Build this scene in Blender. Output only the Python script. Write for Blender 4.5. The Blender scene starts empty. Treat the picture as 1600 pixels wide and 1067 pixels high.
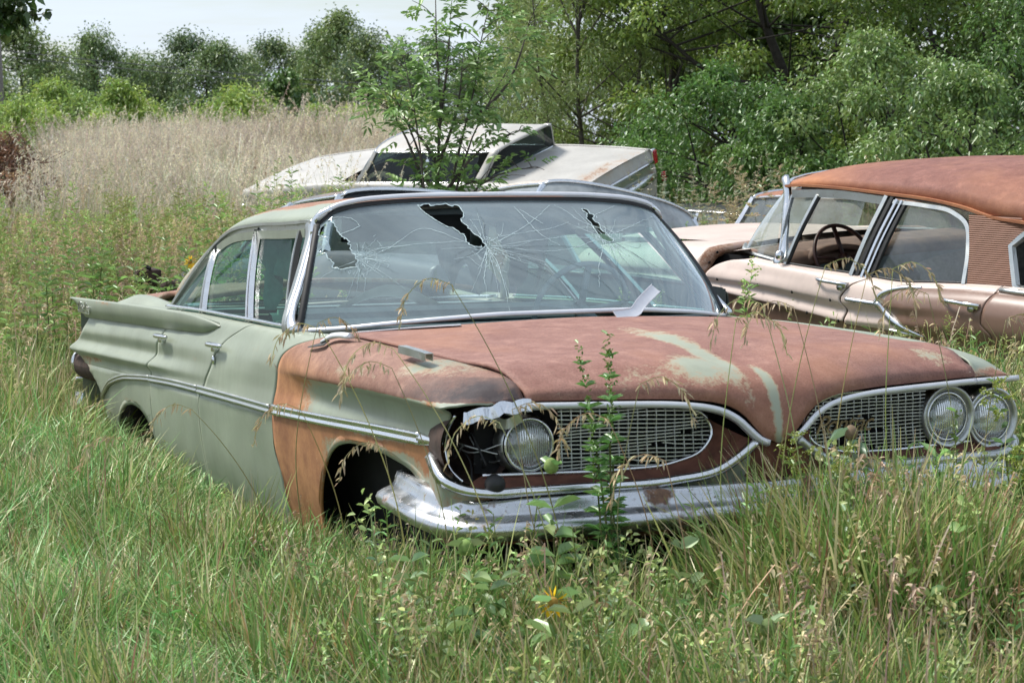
import bpy, math, random
import numpy as np
from mathutils import Matrix, Vector
from mathutils.geometry import delaunay_2d_cdt
random.seed(7); RS = np.random.RandomState(11)
SC = bpy.context.scene; COL = SC.collection
R = math.radians
# ------------------------------------------------------------------ frame: the green car's own axes -> level world
SLOPE = R(2.8); HEAD = R(150)
NUP = Vector((-math.tan(SLOPE)*math.cos(HEAD), -math.tan(SLOPE)*math.sin(HEAD), 1)).normalized()
RT = NUP.rotation_difference(Vector((0, 0, 1))).to_matrix()
G0 = Vector((-1.8, 0, .2))
def W(p): return RT @ (Vector(p) - G0)
# ------------------------------------------------------------------ camera
def cam_axes():
    y, p, r = R(155.397), R(-3.033), R(-.954)
    f = Vector((math.cos(y)*math.cos(p), math.sin(y)*math.cos(p), math.sin(p)))
    ri = f.cross(Vector((0, 0, 1))).normalized(); u = ri.cross(f)
    c, s = math.cos(r), math.sin(r)
    return c*ri + s*u, -s*ri + c*u, f
cr_, cu_, cf_ = [RT @ a for a in cam_axes()]
CAM = W((5.94, -3.153, 1.277))
cd = bpy.data.cameras.new('camera'); cam = bpy.data.objects.new('camera', cd); COL.objects.link(cam)
m = Matrix((cr_, cu_, -cf_)).transposed().to_4x4(); m.translation = CAM; cam.matrix_world = m
cd.sensor_width = 36; cd.lens = 36*3018/1600; cd.clip_start = .1; cd.clip_end = 3000
cd.dof.use_dof = True; cd.dof.focus_distance = 8.0; cd.dof.aperture_fstop = 11
SC.camera = cam
# ------------------------------------------------------------------ sky, sun, exposure
SUN_EL, SUN_AZ = R(56), R(214)     # azimuth of the direction TO the sun, measured from +X
wd = bpy.data.worlds.new('World'); SC.world = wd; wd.use_nodes = True
nt = wd.node_tree; nt.nodes.clear()
def N(nt, t, **kw):
    n = nt.nodes.new(t)
    for k, v in kw.items():
        if k in n.inputs.keys(): n.inputs[k].default_value = v
        else: setattr(n, k, v)
    return n
sky = N(nt, 'ShaderNodeTexSky', sky_type='NISHITA', sun_disc=False, sun_elevation=SUN_EL, sun_rotation=R(90)-SUN_AZ, air_density=1.0, dust_density=2.0, ozone_density=1.0)
tc = N(nt, 'ShaderNodeTexCoord'); mp = N(nt, 'ShaderNodeMapping'); mp.inputs['Scale'].default_value = (2.6, 2.6, 24)
mp.inputs['Rotation'].default_value = (.12, .05, .3)
nz = N(nt, 'ShaderNodeTexNoise', Scale=2.2, Detail=7.0, Roughness=.55)
rp = N(nt, 'ShaderNodeValToRGB'); rp.color_ramp.elements[0].position = .36; rp.color_ramp.elements[1].position = .60
mx = N(nt, 'ShaderNodeMix', data_type='RGBA'); mx.inputs[7].default_value = (5.1, 5.75, 6.6, 1)
ma = N(nt, 'ShaderNodeMath', operation='MULTIPLY_ADD'); ma.inputs[1].default_value = .72; ma.inputs[2].default_value = .26
bg = N(nt, 'ShaderNodeBackground', Strength=.092); wo = N(nt, 'ShaderNodeOutputWorld')
for a, b in ((tc.outputs['Generated'], mp.inputs[0]), (mp.outputs[0], nz.inputs['Vector']), (nz.outputs[0], rp.inputs[0]), (rp.outputs[0], ma.inputs[0]), (ma.outputs[0], mx.inputs[0]),
             (sky.outputs[0], mx.inputs[6]), (mx.outputs[2], bg.inputs[0]), (bg.outputs[0], wo.inputs[0])): nt.links.new(a, b)
sd = bpy.data.lights.new('sun', 'SUN'); so = bpy.data.objects.new('sun', sd); COL.objects.link(so)
sd.energy = 2.7; sd.angle = R(14); sd.color = (1, .96, .9)
dv = Vector((math.cos(SUN_EL)*math.cos(SUN_AZ), math.cos(SUN_EL)*math.sin(SUN_AZ), math.sin(SUN_EL)))
so.rotation_euler = dv.to_track_quat('Z', 'Y').to_euler()
SC.view_settings.view_transform = 'Standard'; SC.view_settings.look = 'None'
SC.view_settings.exposure = .86; SC.view_settings.gamma = 1
SC.render.engine = 'CYCLES'
SC.cycles.adaptive_threshold = .02; SC.cycles.max_bounces = 7; SC.cycles.transparent_max_bounces = 16; SC.cycles.diffuse_bounces = 2; SC.cycles.glossy_bounces = 3
# ------------------------------------------------------------------ materials
MATS = {}
def newmat(name):
    m = bpy.data.materials.new(name); m.use_nodes = True; m.node_tree.nodes.clear(); MATS[name] = m
    return m, m.node_tree
def link(nt, *prs):
    for a, b in prs: nt.links.new(a, b)
def mixc(nt, fac, a, b, bt='MIX'):
    n = N(nt, 'ShaderNodeMix', data_type='RGBA', blend_type=bt)
    for i, v in ((0, fac), (6, a), (7, b)):
        if hasattr(v, 'is_output'): nt.links.new(v, n.inputs[i])
        else: n.inputs[i].default_value = v if i == 0 else (*v, 1)
    return n.outputs[2]
def mathn(nt, op, a, b=0., c=0., clamp=False):
    n = N(nt, 'ShaderNodeMath', operation=op); n.use_clamp = clamp
    for i, v in enumerate((a, b, c)):
        if hasattr(v, 'is_output'): nt.links.new(v, n.inputs[i])
        else: n.inputs[i].default_value = v
    return n.outputs[0]
def noise(nt, scale, detail=5., rough=.6, vec=None, off=0.):
    n = N(nt, 'ShaderNodeTexNoise', Scale=scale, Detail=detail, Roughness=rough)
    if vec is None:
        t = N(nt, 'ShaderNodeTexCoord'); mp = N(nt, 'ShaderNodeMapping'); mp.inputs[1].default_value = (off, off*.7, -off)
        link(nt, (t.outputs['Object'], mp.inputs[0]), (mp.outputs[0], n.inputs['Vector']))
    else: link(nt, (vec, n.inputs['Vector']))
    return n.outputs[0]
def ramp(nt, v, a, b):
    n = N(nt, 'ShaderNodeMapRange'); n.clamp = True; n.inputs[1].default_value = a; n.inputs[2].default_value = b
    link(nt, (v, n.inputs[0])); return n.outputs[0]
def bsdf(nt, col, rough=.5, metal=0., bump=None, bs=.2, spec=.5):
    p = N(nt, 'ShaderNodeBsdfPrincipled'); o = N(nt, 'ShaderNodeOutputMaterial')
    for k, v in (('Base Color', col), ('Roughness', rough), ('Metallic', metal), ('Specular IOR Level', spec)):
        if hasattr(v, 'is_output'): nt.links.new(v, p.inputs[k])
        else: p.inputs[k].default_value = (*v, 1) if k == 'Base Color' else v
    if bump is not None:
        b = N(nt, 'ShaderNodeBump', Strength=bs, Distance=.01); link(nt, (bump, b.inputs['Height']), (b.outputs[0], p.inputs['Normal']))
    link(nt, (p.outputs[0], o.inputs[0])); return p
def flat(name, col, rough=.6, metal=0., var=.25, scale=14., bs=.1):
    m, nt = newmat(name); n = noise(nt, scale); c = mixc(nt, ramp(nt, n, .3, .7), tuple(x*(1-var) for x in col), tuple(min(1, x*(1+var)) for x in col))
    bsdf(nt, c, rough, metal, n, bs); return m
def rustpaint(name, paint, rust=((.185, .083, .058), (.34, .19, .135)), orange=((.50, .235, .095), (.28, .115, .05)), rough=.45, chips=.5, dust=.2):
    """paint with wear: point attribute 'wear' = (rust, dark, orange); noise breaks the borders up"""
    m, nt = newmat(name)
    at = N(nt, 'ShaderNodeAttribute', attribute_name='wear'); sp = N(nt, 'ShaderNodeSeparateColor'); link(nt, (at.outputs['Color'], sp.inputs[0]))
    n1 = noise(nt, 5.5, 9., .68); n2 = noise(nt, 38., 6., .7, off=3.); n3 = noise(nt, 2.2, 4., .5, off=7.); n4 = noise(nt, 150., 4., .65, off=5.); n5 = noise(nt, 15., 7., .7, off=9.)
    tcs = N(nt, 'ShaderNodeTexCoord'); mps = N(nt, 'ShaderNodeMapping'); mps.inputs['Scale'].default_value = (22, 22, 1.6); link(nt, (tcs.outputs['Object'], mps.inputs[0])); ns_ = noise(nt, 1., 5., .6, vec=mps.outputs[0])
    k = mathn(nt, 'ADD', sp.outputs[0], mathn(nt, 'MULTIPLY', mathn(nt, 'SUBTRACT', n1, .5), .95))
    k = mathn(nt, 'ADD', k, mathn(nt, 'MULTIPLY', mathn(nt, 'SUBTRACT', n2, .5), .75))
    k = mathn(nt, 'ADD', k, mathn(nt, 'MULTIPLY', mathn(nt, 'SUBTRACT', n4, .5), .30))
    fr = ramp(nt, k, .43, .59)
    fr = mathn(nt, 'MAXIMUM', fr, mathn(nt, 'MULTIPLY', ramp(nt, mathn(nt, 'ADD', mathn(nt, 'MULTIPLY', n2, .6), mathn(nt, 'MULTIPLY', n4, .4)), .665, .70), chips))
    rc = mixc(nt, ramp(nt, mathn(nt, 'ADD', mathn(nt, 'MULTIPLY', n1, .45), mathn(nt, 'MULTIPLY', n5, .55)), .36, .62), rust[0], rust[1])
    rc = mixc(nt, mathn(nt, 'MULTIPLY', ramp(nt, n4, .48, .68), .55), rc, tuple(x*.45 for x in rust[0]))
    rc = mixc(nt, mathn(nt, 'MULTIPLY', ramp(nt, n5, .56, .74), .5), rc, (rust[1][0]*1.35, rust[1][1]*1.4, rust[1][2]*1.4))
    rc = mixc(nt, mathn(nt, 'MULTIPLY', ramp(nt, n3, .50, .66), .4), rc, (.36, .165, .085))
    oc = mixc(nt, ramp(nt, mathn(nt, 'ADD', mathn(nt, 'MULTIPLY', n1, .5), mathn(nt, 'MULTIPLY', n5, .5)), .38, .62), orange[1], orange[0])
    rc = mixc(nt, sp.outputs[2], rc, oc)
    pc = mixc(nt, ramp(nt, n3, .3, .7), tuple(x*.86 for x in paint), tuple(x*1.12 for x in paint))
    pc = mixc(nt, mathn(nt, 'MULTIPLY', ramp(nt, ns_, .48, .75), .28), pc, tuple(x*.62 for x in paint))
    pc = mixc(nt, mathn(nt, 'MULTIPLY', ramp(nt, n2, .56, .74), dust), pc, (.32, .28, .23))
    # thin orange halo where paint meets rust
    halo = mathn(nt, 'MULTIPLY', ramp(nt, k, .30, .48), .65)
    pc = mixc(nt, halo, pc, (.42, .27, .15))
    c = mixc(nt, fr, pc, rc)
    c = mixc(nt, mathn(nt, 'MULTIPLY', sp.outputs[1], ramp(nt, n1, .25, .6)), c, (.035, .024, .026))
    rg = mathn(nt, 'ADD', rough, mathn(nt, 'MULTIPLY', fr, .28)); rg = mathn(nt, 'ADD', rg, mathn(nt, 'MULTIPLY', mathn(nt, 'SUBTRACT', n2, .5), .25))
    hb = mathn(nt, 'ADD', mathn(nt, 'MULTIPLY', fr, mathn(nt, 'ADD', mathn(nt, 'MULTIPLY', n4, .5), mathn(nt, 'MULTIPLY', n2, .6))), mathn(nt, 'MULTIPLY', n3, .8))
    bsdf(nt, c, rg, 0., hb, .22); return m
def glass(name, tint, dust=.2, dcol=(.55, .6, .6), lo=.35, hi=.7, sc=4., refl=1.6):  # the diffuse dust film also carries painted reflection on some panes
    m, nt = newmat(name)
    t = N(nt, 'ShaderNodeBsdfTransparent'); t.inputs[0].default_value = (*tint, 1)
    g = N(nt, 'ShaderNodeBsdfGlossy', Roughness=.03); g.inputs[0].default_value = (.95, .98, 1, 1)
    lw = N(nt, 'ShaderNodeLayerWeight', Blend=.5); fz = mathn(nt, 'MULTIPLY_ADD', mathn(nt, 'POWER', lw.outputs['Facing'], 5.), .95, .045); d = N(nt, 'ShaderNodeBsdfDiffuse'); d.inputs[0].default_value = (*dcol, 1)
    a = N(nt, 'ShaderNodeMixShader'); b = N(nt, 'ShaderNodeMixShader'); o = N(nt, 'ShaderNodeOutputMaterial')
    n = noise(nt, sc, 6.); df = mathn(nt, 'MULTIPLY', ramp(nt, n, lo-.3, hi), dust)
    link(nt, (mathn(nt, 'MULTIPLY', fz, refl, clamp=True), a.inputs[0]), (t.outputs[0], a.inputs[1]), (g.outputs[0], a.inputs[2]), (df, b.inputs[0]), (a.outputs[0], b.inputs[1]), (d.outputs[0], b.inputs[2]), (b.outputs[0], o.inputs[0]))
    return m
def chrome_mat(name, col=(.72, .73, .74), rough=.13, pit=.35, big=0.):
    m, nt = newmat(name)
    n = noise(nt, 60., 5., .7); n2 = noise(nt, 9., 4.); n3 = noise(nt, 20., 3., off=2.)
    c = mixc(nt, mathn(nt, 'MULTIPLY', ramp(nt, n, .58, .70), pit), col, (.22, .13, .08))
    pk_ = mathn(nt, 'MULTIPLY', ramp(nt, n, .58, .70), pit)
    if big: nb = noise(nt, 4.2, 8., .65, off=11.); bm = mathn(nt, 'MULTIPLY', ramp(nt, nb, .57, .62), big); c = mixc(nt, bm, c, mixc(nt, ramp(nt, n, .35, .65), (.10, .045, .025), (.24, .12, .06))); pk_ = mathn(nt, 'MAXIMUM', pk_, bm)
    rg = mathn(nt, 'ADD', rough, mathn(nt, 'ADD', mathn(nt, 'MULTIPLY', ramp(nt, n2, .35, .75), .2), mathn(nt, 'MULTIPLY', pk_, .5)))
    bsdf(nt, c, rg, mathn(nt, 'SUBTRACT', 1., pk_), n3, .06); return m
CHROME = chrome_mat('chrome'); DULL = chrome_mat('dull_chrome', (.52, .54, .52), .28, .55)
BRIGHT = flat('bleached_aluminium', (.72, .72, .74), .35, .35, .06)
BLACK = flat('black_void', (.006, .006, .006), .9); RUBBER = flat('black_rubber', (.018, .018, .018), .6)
DARKRUST = flat('dark_rusty_steel', (.05, .028, .02), .85, var=.5, scale=25)
BROWNRUST = flat('brown_rust', (.13, .05, .03), .85, var=.4, scale=18)
SAGE = rustpaint('sage_paint', (.275, .31, .235))
GLASSF = glass('windshield_glass', (.88, .98, .97), .33, (.60, .74, .77), .1, 1.0, 2.2, refl=2.)  # pale cyan film: dust plus a painted veil of sky reflection
GLASSS = glass('side_glass', (.44, .72, .60), .05, (.25, .40, .33), refl=.30)
CLEARG = glass('rear_glass', (.80, .90, .86), .08, (.4, .5, .46), refl=.5)
CRACK = flat('shattered_glass_edge', (.46, .56, .56), .25, var=.2, scale=60)
CRACKD = flat('dark_crack', (.10, .13, .14), .4)
# ------------------------------------------------------------------ mesh helpers
def mk(name, v, f, mat, parent=None, smooth=True, wear=None, loc=None, mi=None):
    me = bpy.data.meshes.new(name); v = np.asarray(v, float)
    me.from_pydata(v.tolist(), [], [tuple(int(i) for i in q) for q in f])
    for mt in (mat if isinstance(mat, (list, tuple)) else [mat]): me.materials.append(mt)
    if mi is not None: me.polygons.foreach_set('material_index', np.asarray(mi, np.int32))
    if smooth: me.polygons.foreach_set('use_smooth', np.ones(len(me.polygons), bool))
    if wear is not None:
        a = me.attributes.new('wear', 'FLOAT_COLOR', 'POINT'); w = np.ones((len(v), 4)); w[:, :3] = np.clip(wear, -1, 2); a.data.foreach_set('color', w.ravel())
    me.update()
    o = bpy.data.objects.new(name, me); COL.objects.link(o)
    if parent is not None:
        o.parent = parent
        if 'offset' in parent: o.location = -Vector(parent['offset'])
    if loc is not None: o.location = loc
    return o
def gridfaces(n, m, flip=False, keep=None):
    i, j = np.meshgrid(np.arange(n-1), np.arange(m-1), indexing='ij'); a = (i*m+j).ravel()
    f = np.stack([a, a+m, a+m+1, a+1], 1)
    if keep is not None: f = f[keep.ravel()]
    return f[:, ::-1] if flip else f
def grid(name, P, mat, parent=None, wear=None, flip=False, keep=None, thick=0., **k):
    P = np.asarray(P, float); n, m = P.shape[:2]; v = P.reshape(-1, 3)
    w = None if wear is None else np.array([wear(*p) for p in v])
    o = mk(name, v, gridfaces(n, m, flip, keep), mat, parent, wear=w, **k)
    if thick: 
        s = o.modifiers.new('thickness', 'SOLIDIFY'); s.thickness = abs(thick); s.offset = -1 if thick > 0 else 1
    return o
def pch(x, xp, yp):
    """monotone cubic through points (clamped ends)"""
    xp = np.asarray(xp, float); yp = np.asarray(yp, float); x = np.asarray(x, float)
    if xp[0] > xp[-1]: xp, yp = xp[::-1], yp[::-1]
    h = np.diff(xp); d = np.diff(yp)/h; mm = np.zeros(len(xp))
    if len(xp) == 2: return np.interp(x, xp, yp)
    for i in range(1, len(xp)-1):
        if d[i-1]*d[i] > 0: w1 = 2*h[i]+h[i-1]; w2 = h[i]+2*h[i-1]; mm[i] = (w1+w2)/(w1/d[i-1]+w2/d[i])
    mm[0] = d[0]; mm[-1] = d[-1]
    xc = np.clip(x, xp[0], xp[-1]); i = np.clip(np.searchsorted(xp, xc)-1, 0, len(h)-1); t = (xc-xp[i])/h[i]
    return (2*t**3-3*t**2+1)*yp[i]+(t**3-2*t**2+t)*h[i]*mm[i]+(-2*t**3+3*t**2)*yp[i+1]+(t**3-t**2)*h[i]*mm[i+1]
def path(pts, n, closed=False):
    p = np.asarray(pts, float)
    if closed: p = np.vstack([p, p[:1]])
    s = np.r_[0, np.cumsum(np.linalg.norm(np.diff(p, axis=0), axis=1))]; t = np.linspace(0, s[-1], n)
    if closed:
        q = np.vstack([p[-2], p, p[1]]); sq = np.r_[-np.linalg.norm(p[0]-p[-2]), s, s[-1]+np.linalg.norm(p[1]-p[0])]
    else: q, sq = p, s
    out = np.zeros((n, p.shape[1]))
    for k in range(p.shape[1]):
        mm = np.gradient(q[:, k], sq) if len(q) > 2 else np.full(len(q), (q[1, k]-q[0, k])/(sq[1]-sq[0]))
        i = np.clip(np.searchsorted(sq, t, side='right')-1, 0, len(sq)-2); h = sq[i+1]-sq[i]; u = (t-sq[i])/h
        out[:, k] = (2*u**3-3*u**2+1)*q[i, k]+(u**3-2*u**2+u)*h*mm[i]+(-2*u**3+3*u**2)*q[i+1, k]+(u**3-u**2)*h*mm[i+1]
    return out
def sweep(pts, prof, up=(0, 0, 1), closed=False, taper=None, cap=True):
    """sweep a closed 2D profile (side, up) along pts -> verts, faces"""
    p = np.asarray(pts, float); n = len(p); prof = np.asarray(prof, float); m = len(prof)
    t = np.gradient(p, axis=0) if not closed else np.roll(p, -1, 0)-np.roll(p, 1, 0)
    t /= np.linalg.norm(t, axis=1)[:, None]+1e-12
    U = np.asarray(up, float); U = np.broadcast_to(U, p.shape)
    s = np.cross(t, U); s /= np.linalg.norm(s, axis=1)[:, None]+1e-12; u = np.cross(s, t)
    k = np.ones(n) if taper is None else np.asarray(taper)
    v = (p[:, None]+s[:, None]*prof[None, :, 0, None]*k[:, None, None]+u[:, None]*prof[None, :, 1, None]*k[:, None, None]).reshape(-1, 3)
    f = []
    for i in range(n if closed else n-1):
        a, b = i*m, ((i+1) % n)*m
        for j in range(m): f.append((a+j, a+(j+1) % m, b+(j+1) % m, b+j))
    if cap and not closed: f.append(tuple(range(m))[::-1]); f.append(tuple((n-1)*m+j for j in range(m)))
    return v, f
def circ(r, n=8, ry=None): a = np.arange(n)*2*np.pi/n; return np.stack([r*np.cos(a), (ry or r)*np.sin(a)], 1)
def rect(w, h): return np.array([(-w/2, -h/2), (w/2, -h/2), (w/2, h/2), (-w/2, h/2)])
def dome(w, h, n=7):
    a = np.linspace(np.pi, 0, n); return np.vstack([np.stack([w/2*np.cos(a), h*np.sin(a)], 1)])[::-1]
def tube(name, pts, prof, mat, parent=None, n=None, smooth=True, wear=None, **k):
    if n: pts = path(pts, n, k.get('closed', False))
    if k.get('closed') and n: pts = pts[:-1]
    v, f = sweep(pts, prof, **k)
    w = None if wear is None else np.array([wear(*q) for q in v])
    return mk(name, v, f, mat, parent, smooth, wear=w)
def join(parts):
    V, F, o = [], [], 0
    for v, f in parts:
        V.append(np.asarray(v, float)); F += [tuple(i+o for i in q) for q in f]; o += len(v)
    return np.vstack(V), F
def boxm(c, s, rz=0., bev=0.):
    x, y, z = np.asarray(s)/2.; a = np.array([(-x, -y, -z), (x, -y, -z), (x, y, -z), (-x, y, -z), (-x, -y, z), (x, -y, z), (x, y, z), (-x, y, z)])
    r = np.array([[math.cos(rz), -math.sin(rz), 0], [math.sin(rz), math.cos(rz), 0], [0, 0, 1]])
    return a@r.T+np.asarray(c), [(3, 2, 1, 0), (4, 5, 6, 7), (0, 1, 5, 4), (1, 2, 6, 5), (2, 3, 7, 6), (3, 0, 4, 7)]
def lathe(prof, n=32):
    """prof: (r, h) list -> around local X axis pointing +X"""
    pr = np.asarray(prof, float); a = np.arange(n)*2*np.pi/n; k = len(pr)
    v = np.stack([np.repeat(pr[None, :, 1], n, 0), pr[None, :, 0]*np.cos(a)[:, None], pr[None, :, 0]*np.sin(a)[:, None]], 2).reshape(-1, 3)
    f = [(i*k+j, i*k+j+1, ((i+1) % n)*k+j+1, ((i+1) % n)*k+j) for i in range(n) for j in range(k-1)]
    return v, f
def tag(o, label, cat, group=None, kind=None):
    if label: o['label'] = label
    if cat: o['category'] = cat
    if group: o['group'] = group
    if kind: o['kind'] = kind
    return o
def root(name, label, cat, mat4, offset=(0, 0, 0), group=None):
    o = bpy.data.objects.new(name, None); COL.objects.link(o); o.matrix_world = mat4; o.empty_display_size = .2
    o['offset'] = [float(c) for c in offset]
    return tag(o, label, cat, group)
def bev(o, w, seg=2):
    b = o.modifiers.new('edge', 'BEVEL'); b.width = w; b.segments = seg; b.limit_method = 'ANGLE'; b.angle_limit = R(40); return o
def blob(x, z, cx, cz, rx, rz): return math.exp(-(((x-cx)/rx)**2+((z-cz)/rz)**2))
def text(body, size, shear=.35, space=1., extr=.002, bevel=0.):
    c = bpy.data.curves.new('lettering', 'FONT'); c.body = body; c.size = size; c.shear = shear; c.space_character = space; c.extrude = extr; c.bevel_depth = bevel
    t = bpy.data.objects.new('lettering', c); COL.objects.link(t); dg = bpy.context.evaluated_depsgraph_get()
    me = t.evaluated_get(dg).to_mesh(); v = np.array([x.co[:] for x in me.vertices]); f = [tuple(p.vertices) for p in me.polygons]
    COL.objects.unlink(t); bpy.data.objects.remove(t); return v, f
# ================================================================== the green sedan (its own axes: X forward from the front axle, Y left, Z up)
CARM = RT.to_4x4()
car = root('derelict_sedan', 'rusting pale green finned sedan with cracked windshield, rust-brown hood and no wheels', 'car', CARM, tuple(G0))
# longitudinal control rows of the right-hand body side: x, |y|, z
ROWS = [
 [(-4.43,.86,.99),(-3.6,.87,.985),(-2.7,.885,.985),(-2.4,.90,.985),(-1.5,.912,.968),(-.94,.915,.955),(-.5,.865,.946),(0,.845,.925),(.4,.835,.906),(.7,.82,.885),(.85,.812,.857),(.893,.80,.806)],
 [(-4.43,.95,.955),(-2.7,.94,.96),(-1.5,.94,.953),(-.8,.945,.943),(-.5,.93,.942),(0,.93,.925),(.4,.925,.904),(.7,.915,.872),(.82,.91,.84),(.868,.91,.803)],
 [(-4.43,.965,.90),(-2.7,.965,.90),(-1.5,.97,.90),(-.8,.98,.90),(-.5,.99,.893),(0,1.0,.885),(.4,1.01,.862),(.7,1.01,.828),(.828,1.0,.798)],
 [(-4.43,.99,.83),(-2.7,.99,.84),(-1.9,.995,.84),(-1.2,1.0,.84),(-.8,1.005,.825),(-.4,1.028,.812),(0,1.035,.807),(.5,1.037,.802),(.80,1.028,.793)],
 [(-4.43,.98,.785),(-2.7,.982,.785),(-2.2,.996,.785),(-1.2,1.008,.79),(-.8,1.005,.79),(-.4,1.006,.786),(0,1.0,.782),(.5,.997,.774),(.775,.99,.768)],
 [(-4.43,1.012,.735),(-2.7,1.018,.735),(-2.3,1.014,.735),(-1.8,1.012,.735),(-.8,1.008,.735),(-.3,.992,.73),(.3,.988,.722),(.732,.985,.717)],
 [(-4.43,.985,.698),(-2.7,.995,.698),(-2.2,1.008,.70),(-1.2,1.015,.70),(-.8,1.015,.70),(0,1.0,.70),(.722,.985,.692)],
 [(-4.43,.98,.665),(-2.7,1.0,.665),(-1.8,1.02,.667),(-.8,1.02,.667),(0,1.008,.667),(.718,.985,.664)],
 [(-4.43,.97,.56),(-2.7,1.0,.56),(-1.8,1.015,.56),(-.8,1.015,.56),(0,1.005,.565),(.735,.975,.585)],
 [(-4.43,.95,.40),(-2.7,.985,.40),(-1.8,1.0,.40),(-.8,.995,.40),(.3,.985,.42),(.79,.955,.49)],
 [(-4.43,.9,.24),(-1.8,.955,.22),(-.8,.95,.22),(.3,.95,.30),(.81,.93,.45)]]
NR = len(ROWS)
RX = [np.array(r) for r in ROWS]
PCACHE = {}
def rowsat(x, RX=None, key='g'):
    k = (key, round(float(x), 4))
    if k not in PCACHE: PCACHE[k] = np.array([(pch(x, r[:, 0], r[:, 1]), pch(x, r[:, 0], r[:, 2])) for r in (RX or globals()['RX'])])
    return PCACHE[k]
def spl(P, v):
    NR = len(P); i = int(min(max(math.floor(v), 0), NR-2)); u = v-i
    p0, p1, p2, p3 = P[max(i-1, 0)], P[i], P[i+1], P[min(i+2, NR-1)]
    def tn(a, b, c):
        d0 = math.hypot(*(b-a))+1e-9; d1 = math.hypot(*(c-b))+1e-9
        return ((b-a)/d0*d1+(c-b)/d1*d0)/(d0+d1)
    L = math.hypot(*(p2-p1)); m1 = tn(p0, p1, p2)*L*.9 if i > 0 else (p2-p1); m2 = tn(p1, p2, p3)*L*.9 if i < NR-2 else (p2-p1)
    return (2*u**3-3*u**2+1)*p1+(u**3-2*u**2+u)*m1+(-2*u**3+3*u**2)*p2+(u**3-u**2)*m2
def prof(x, v): return spl(rowsat(x), v)       # point on the body side at station x, row coordinate v
def side_y(x, z):
    vs = np.linspace(0, NR-1, 60); zz = [prof(x, v)[1] for v in vs]
    v = np.interp(-z, -np.array(zz), vs); return prof(x, v)[0]
def panel_pts(xl, xr, v0, v1, nu, nv, us=None):
    us = np.linspace(0, 1, nu) if us is None else us; P = np.zeros((len(us), nv, 3))
    for j, v in enumerate(np.linspace(v0, v1, nv)):
        a = b = None
        zl = prof(xl(.7), v)[1]; a = xl(prof(xl(zl), v)[1]); zr = prof(xr(.7), v)[1]; b = xr(prof(xr(zr), v)[1])
        for i, u in enumerate(us):
            x = a+(b-a)*u; y, z = prof(x, v); P[i, j] = (x, -y, z)
    return P
def lower_pts(xs, xl, xr, arch, vM, zb, nv):
    """columns below row vM, cut off at the wheel arch"""
    P = np.zeros((len(xs), nv, 3)); vs = np.linspace(vM, NR-1, 40)
    for i, x in enumerate(xs):
        pr_ = np.array([prof(x, v) for v in vs]); zlow = max(zb, arch(x)); zt = pr_[0, 1]
        zz = np.linspace(zt, min(zlow, zt-.004), nv)
        for j, z in enumerate(zz):
            xx = min(max(x, xl(z)), xr(z)); P[i, j] = (xx, -np.interp(-z, -pr_[:, 1], pr_[:, 0]), z)
    return P
FG = lambda z: float(pch(z, [.3,.40,.548,.70,.762,.86,.907,.945,.955], [-.80,-.80,-.842,-.840,-.826,-.784,-.69,-.50,-.46]))
MG = lambda z: float(pch(z, [.3,.44,.60,.75,.891,.945,.97], [-1.854,-1.854,-1.850,-1.72,-1.567,-1.40,-1.33]))
RG = lambda z: float(pch(z, [.3,.494,.65,.72,.83,.90,1.0], [-2.715,-2.717,-2.73,-2.71,-2.61,-2.56,-2.50]))
TE = lambda z: float(pch(z, [.3,.5,.58,.64,.70,.735,.78,.83,.886,.95,1.0], [-3.75,-3.80,-3.93,-4.10,-4.26,-4.42,-4.36,-4.20,-4.14,-4.10,-4.0]))
FE = lambda z: float(pch(z, [.3,.45,.50,.585,.665,.717,.768,.793,.799,.803,.806], [.80,.80,.785,.735,.718,.732,.775,.80,.828,.868,.893]))
GAP = .0048
FARX = [-.47,-.42,-.345,-.267,-.166,-.071,.135,.322,.482,.558,.605,.63]; FARZ = [.20,.369,.478,.558,.609,.627,.631,.614,.578,.528,.46,.36]
RARX = [-3.56,-3.49,-3.342,-3.168,-3.028,-2.90,-2.80,-2.74,-2.70]; RARZ = [.25,.42,.502,.535,.536,.515,.475,.43,.25]
farch = lambda x: float(np.interp(x, FARX, FARZ)) if -.47 < x < .605 else (.43 if x >= .605 else 0.)
rarch = lambda x: float(np.interp(x, RARX, RARZ)) if -3.56 < x < -2.70 else 0.
none = lambda x: 0.
def w_fender(x, y, z):
    r = d = o = 0.
    if z > .806:      # upper side and top
        r = .92-.52*blob(x, z, .46, .895, .13, .03)-.42*blob(x, z, .0, .855, .30, .03)-.36*blob(x, z, .64, .885, .10, .025)-.25*blob(x, z, -.25, .92, .2, .02)
        d = 1.15*blob(x, z, .80, .83, .26, .06)*(1 if z < .872 else .4)+.35*blob(x, z, .35, .815, .35, .014); o = .75*blob(x, z, -.7, .83, .3, .06)+.3*blob(x, z, -.2, .83, .3, .03)
    elif z > .672:
        r = 1.25*blob(x, z, -.85, .72, .38, .3)+.45*blob(x, z, .73, .74, .07, .1)+.25*blob(x, z, .3, .80, 1., .02)-.05; o = .95
        r += .22*blob(x, z, -.1, .69, .3, .05)
    else:
        r = .15+1.2*blob(x, z, -.75, .5, .42, .5)+.8*blob(x, z, .62, .63, .14, .07)+.6*blob(x, z, .0, .64, .9, .02); o = .9
        r -= .3*blob(x, z, .74, .5, .1, .08)
    return r, d, o
def w_door(x, y, z):
    r = -.02+.30*blob(x, z, -1.05, .87, .22, .05)+.2*blob(x, z, -1.2, .96, .5, .015)+.25*blob(x, z, -2.0, .80, .15, .03)+(.4 if z < .3 else 0)
    return r, 0, .4
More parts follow.
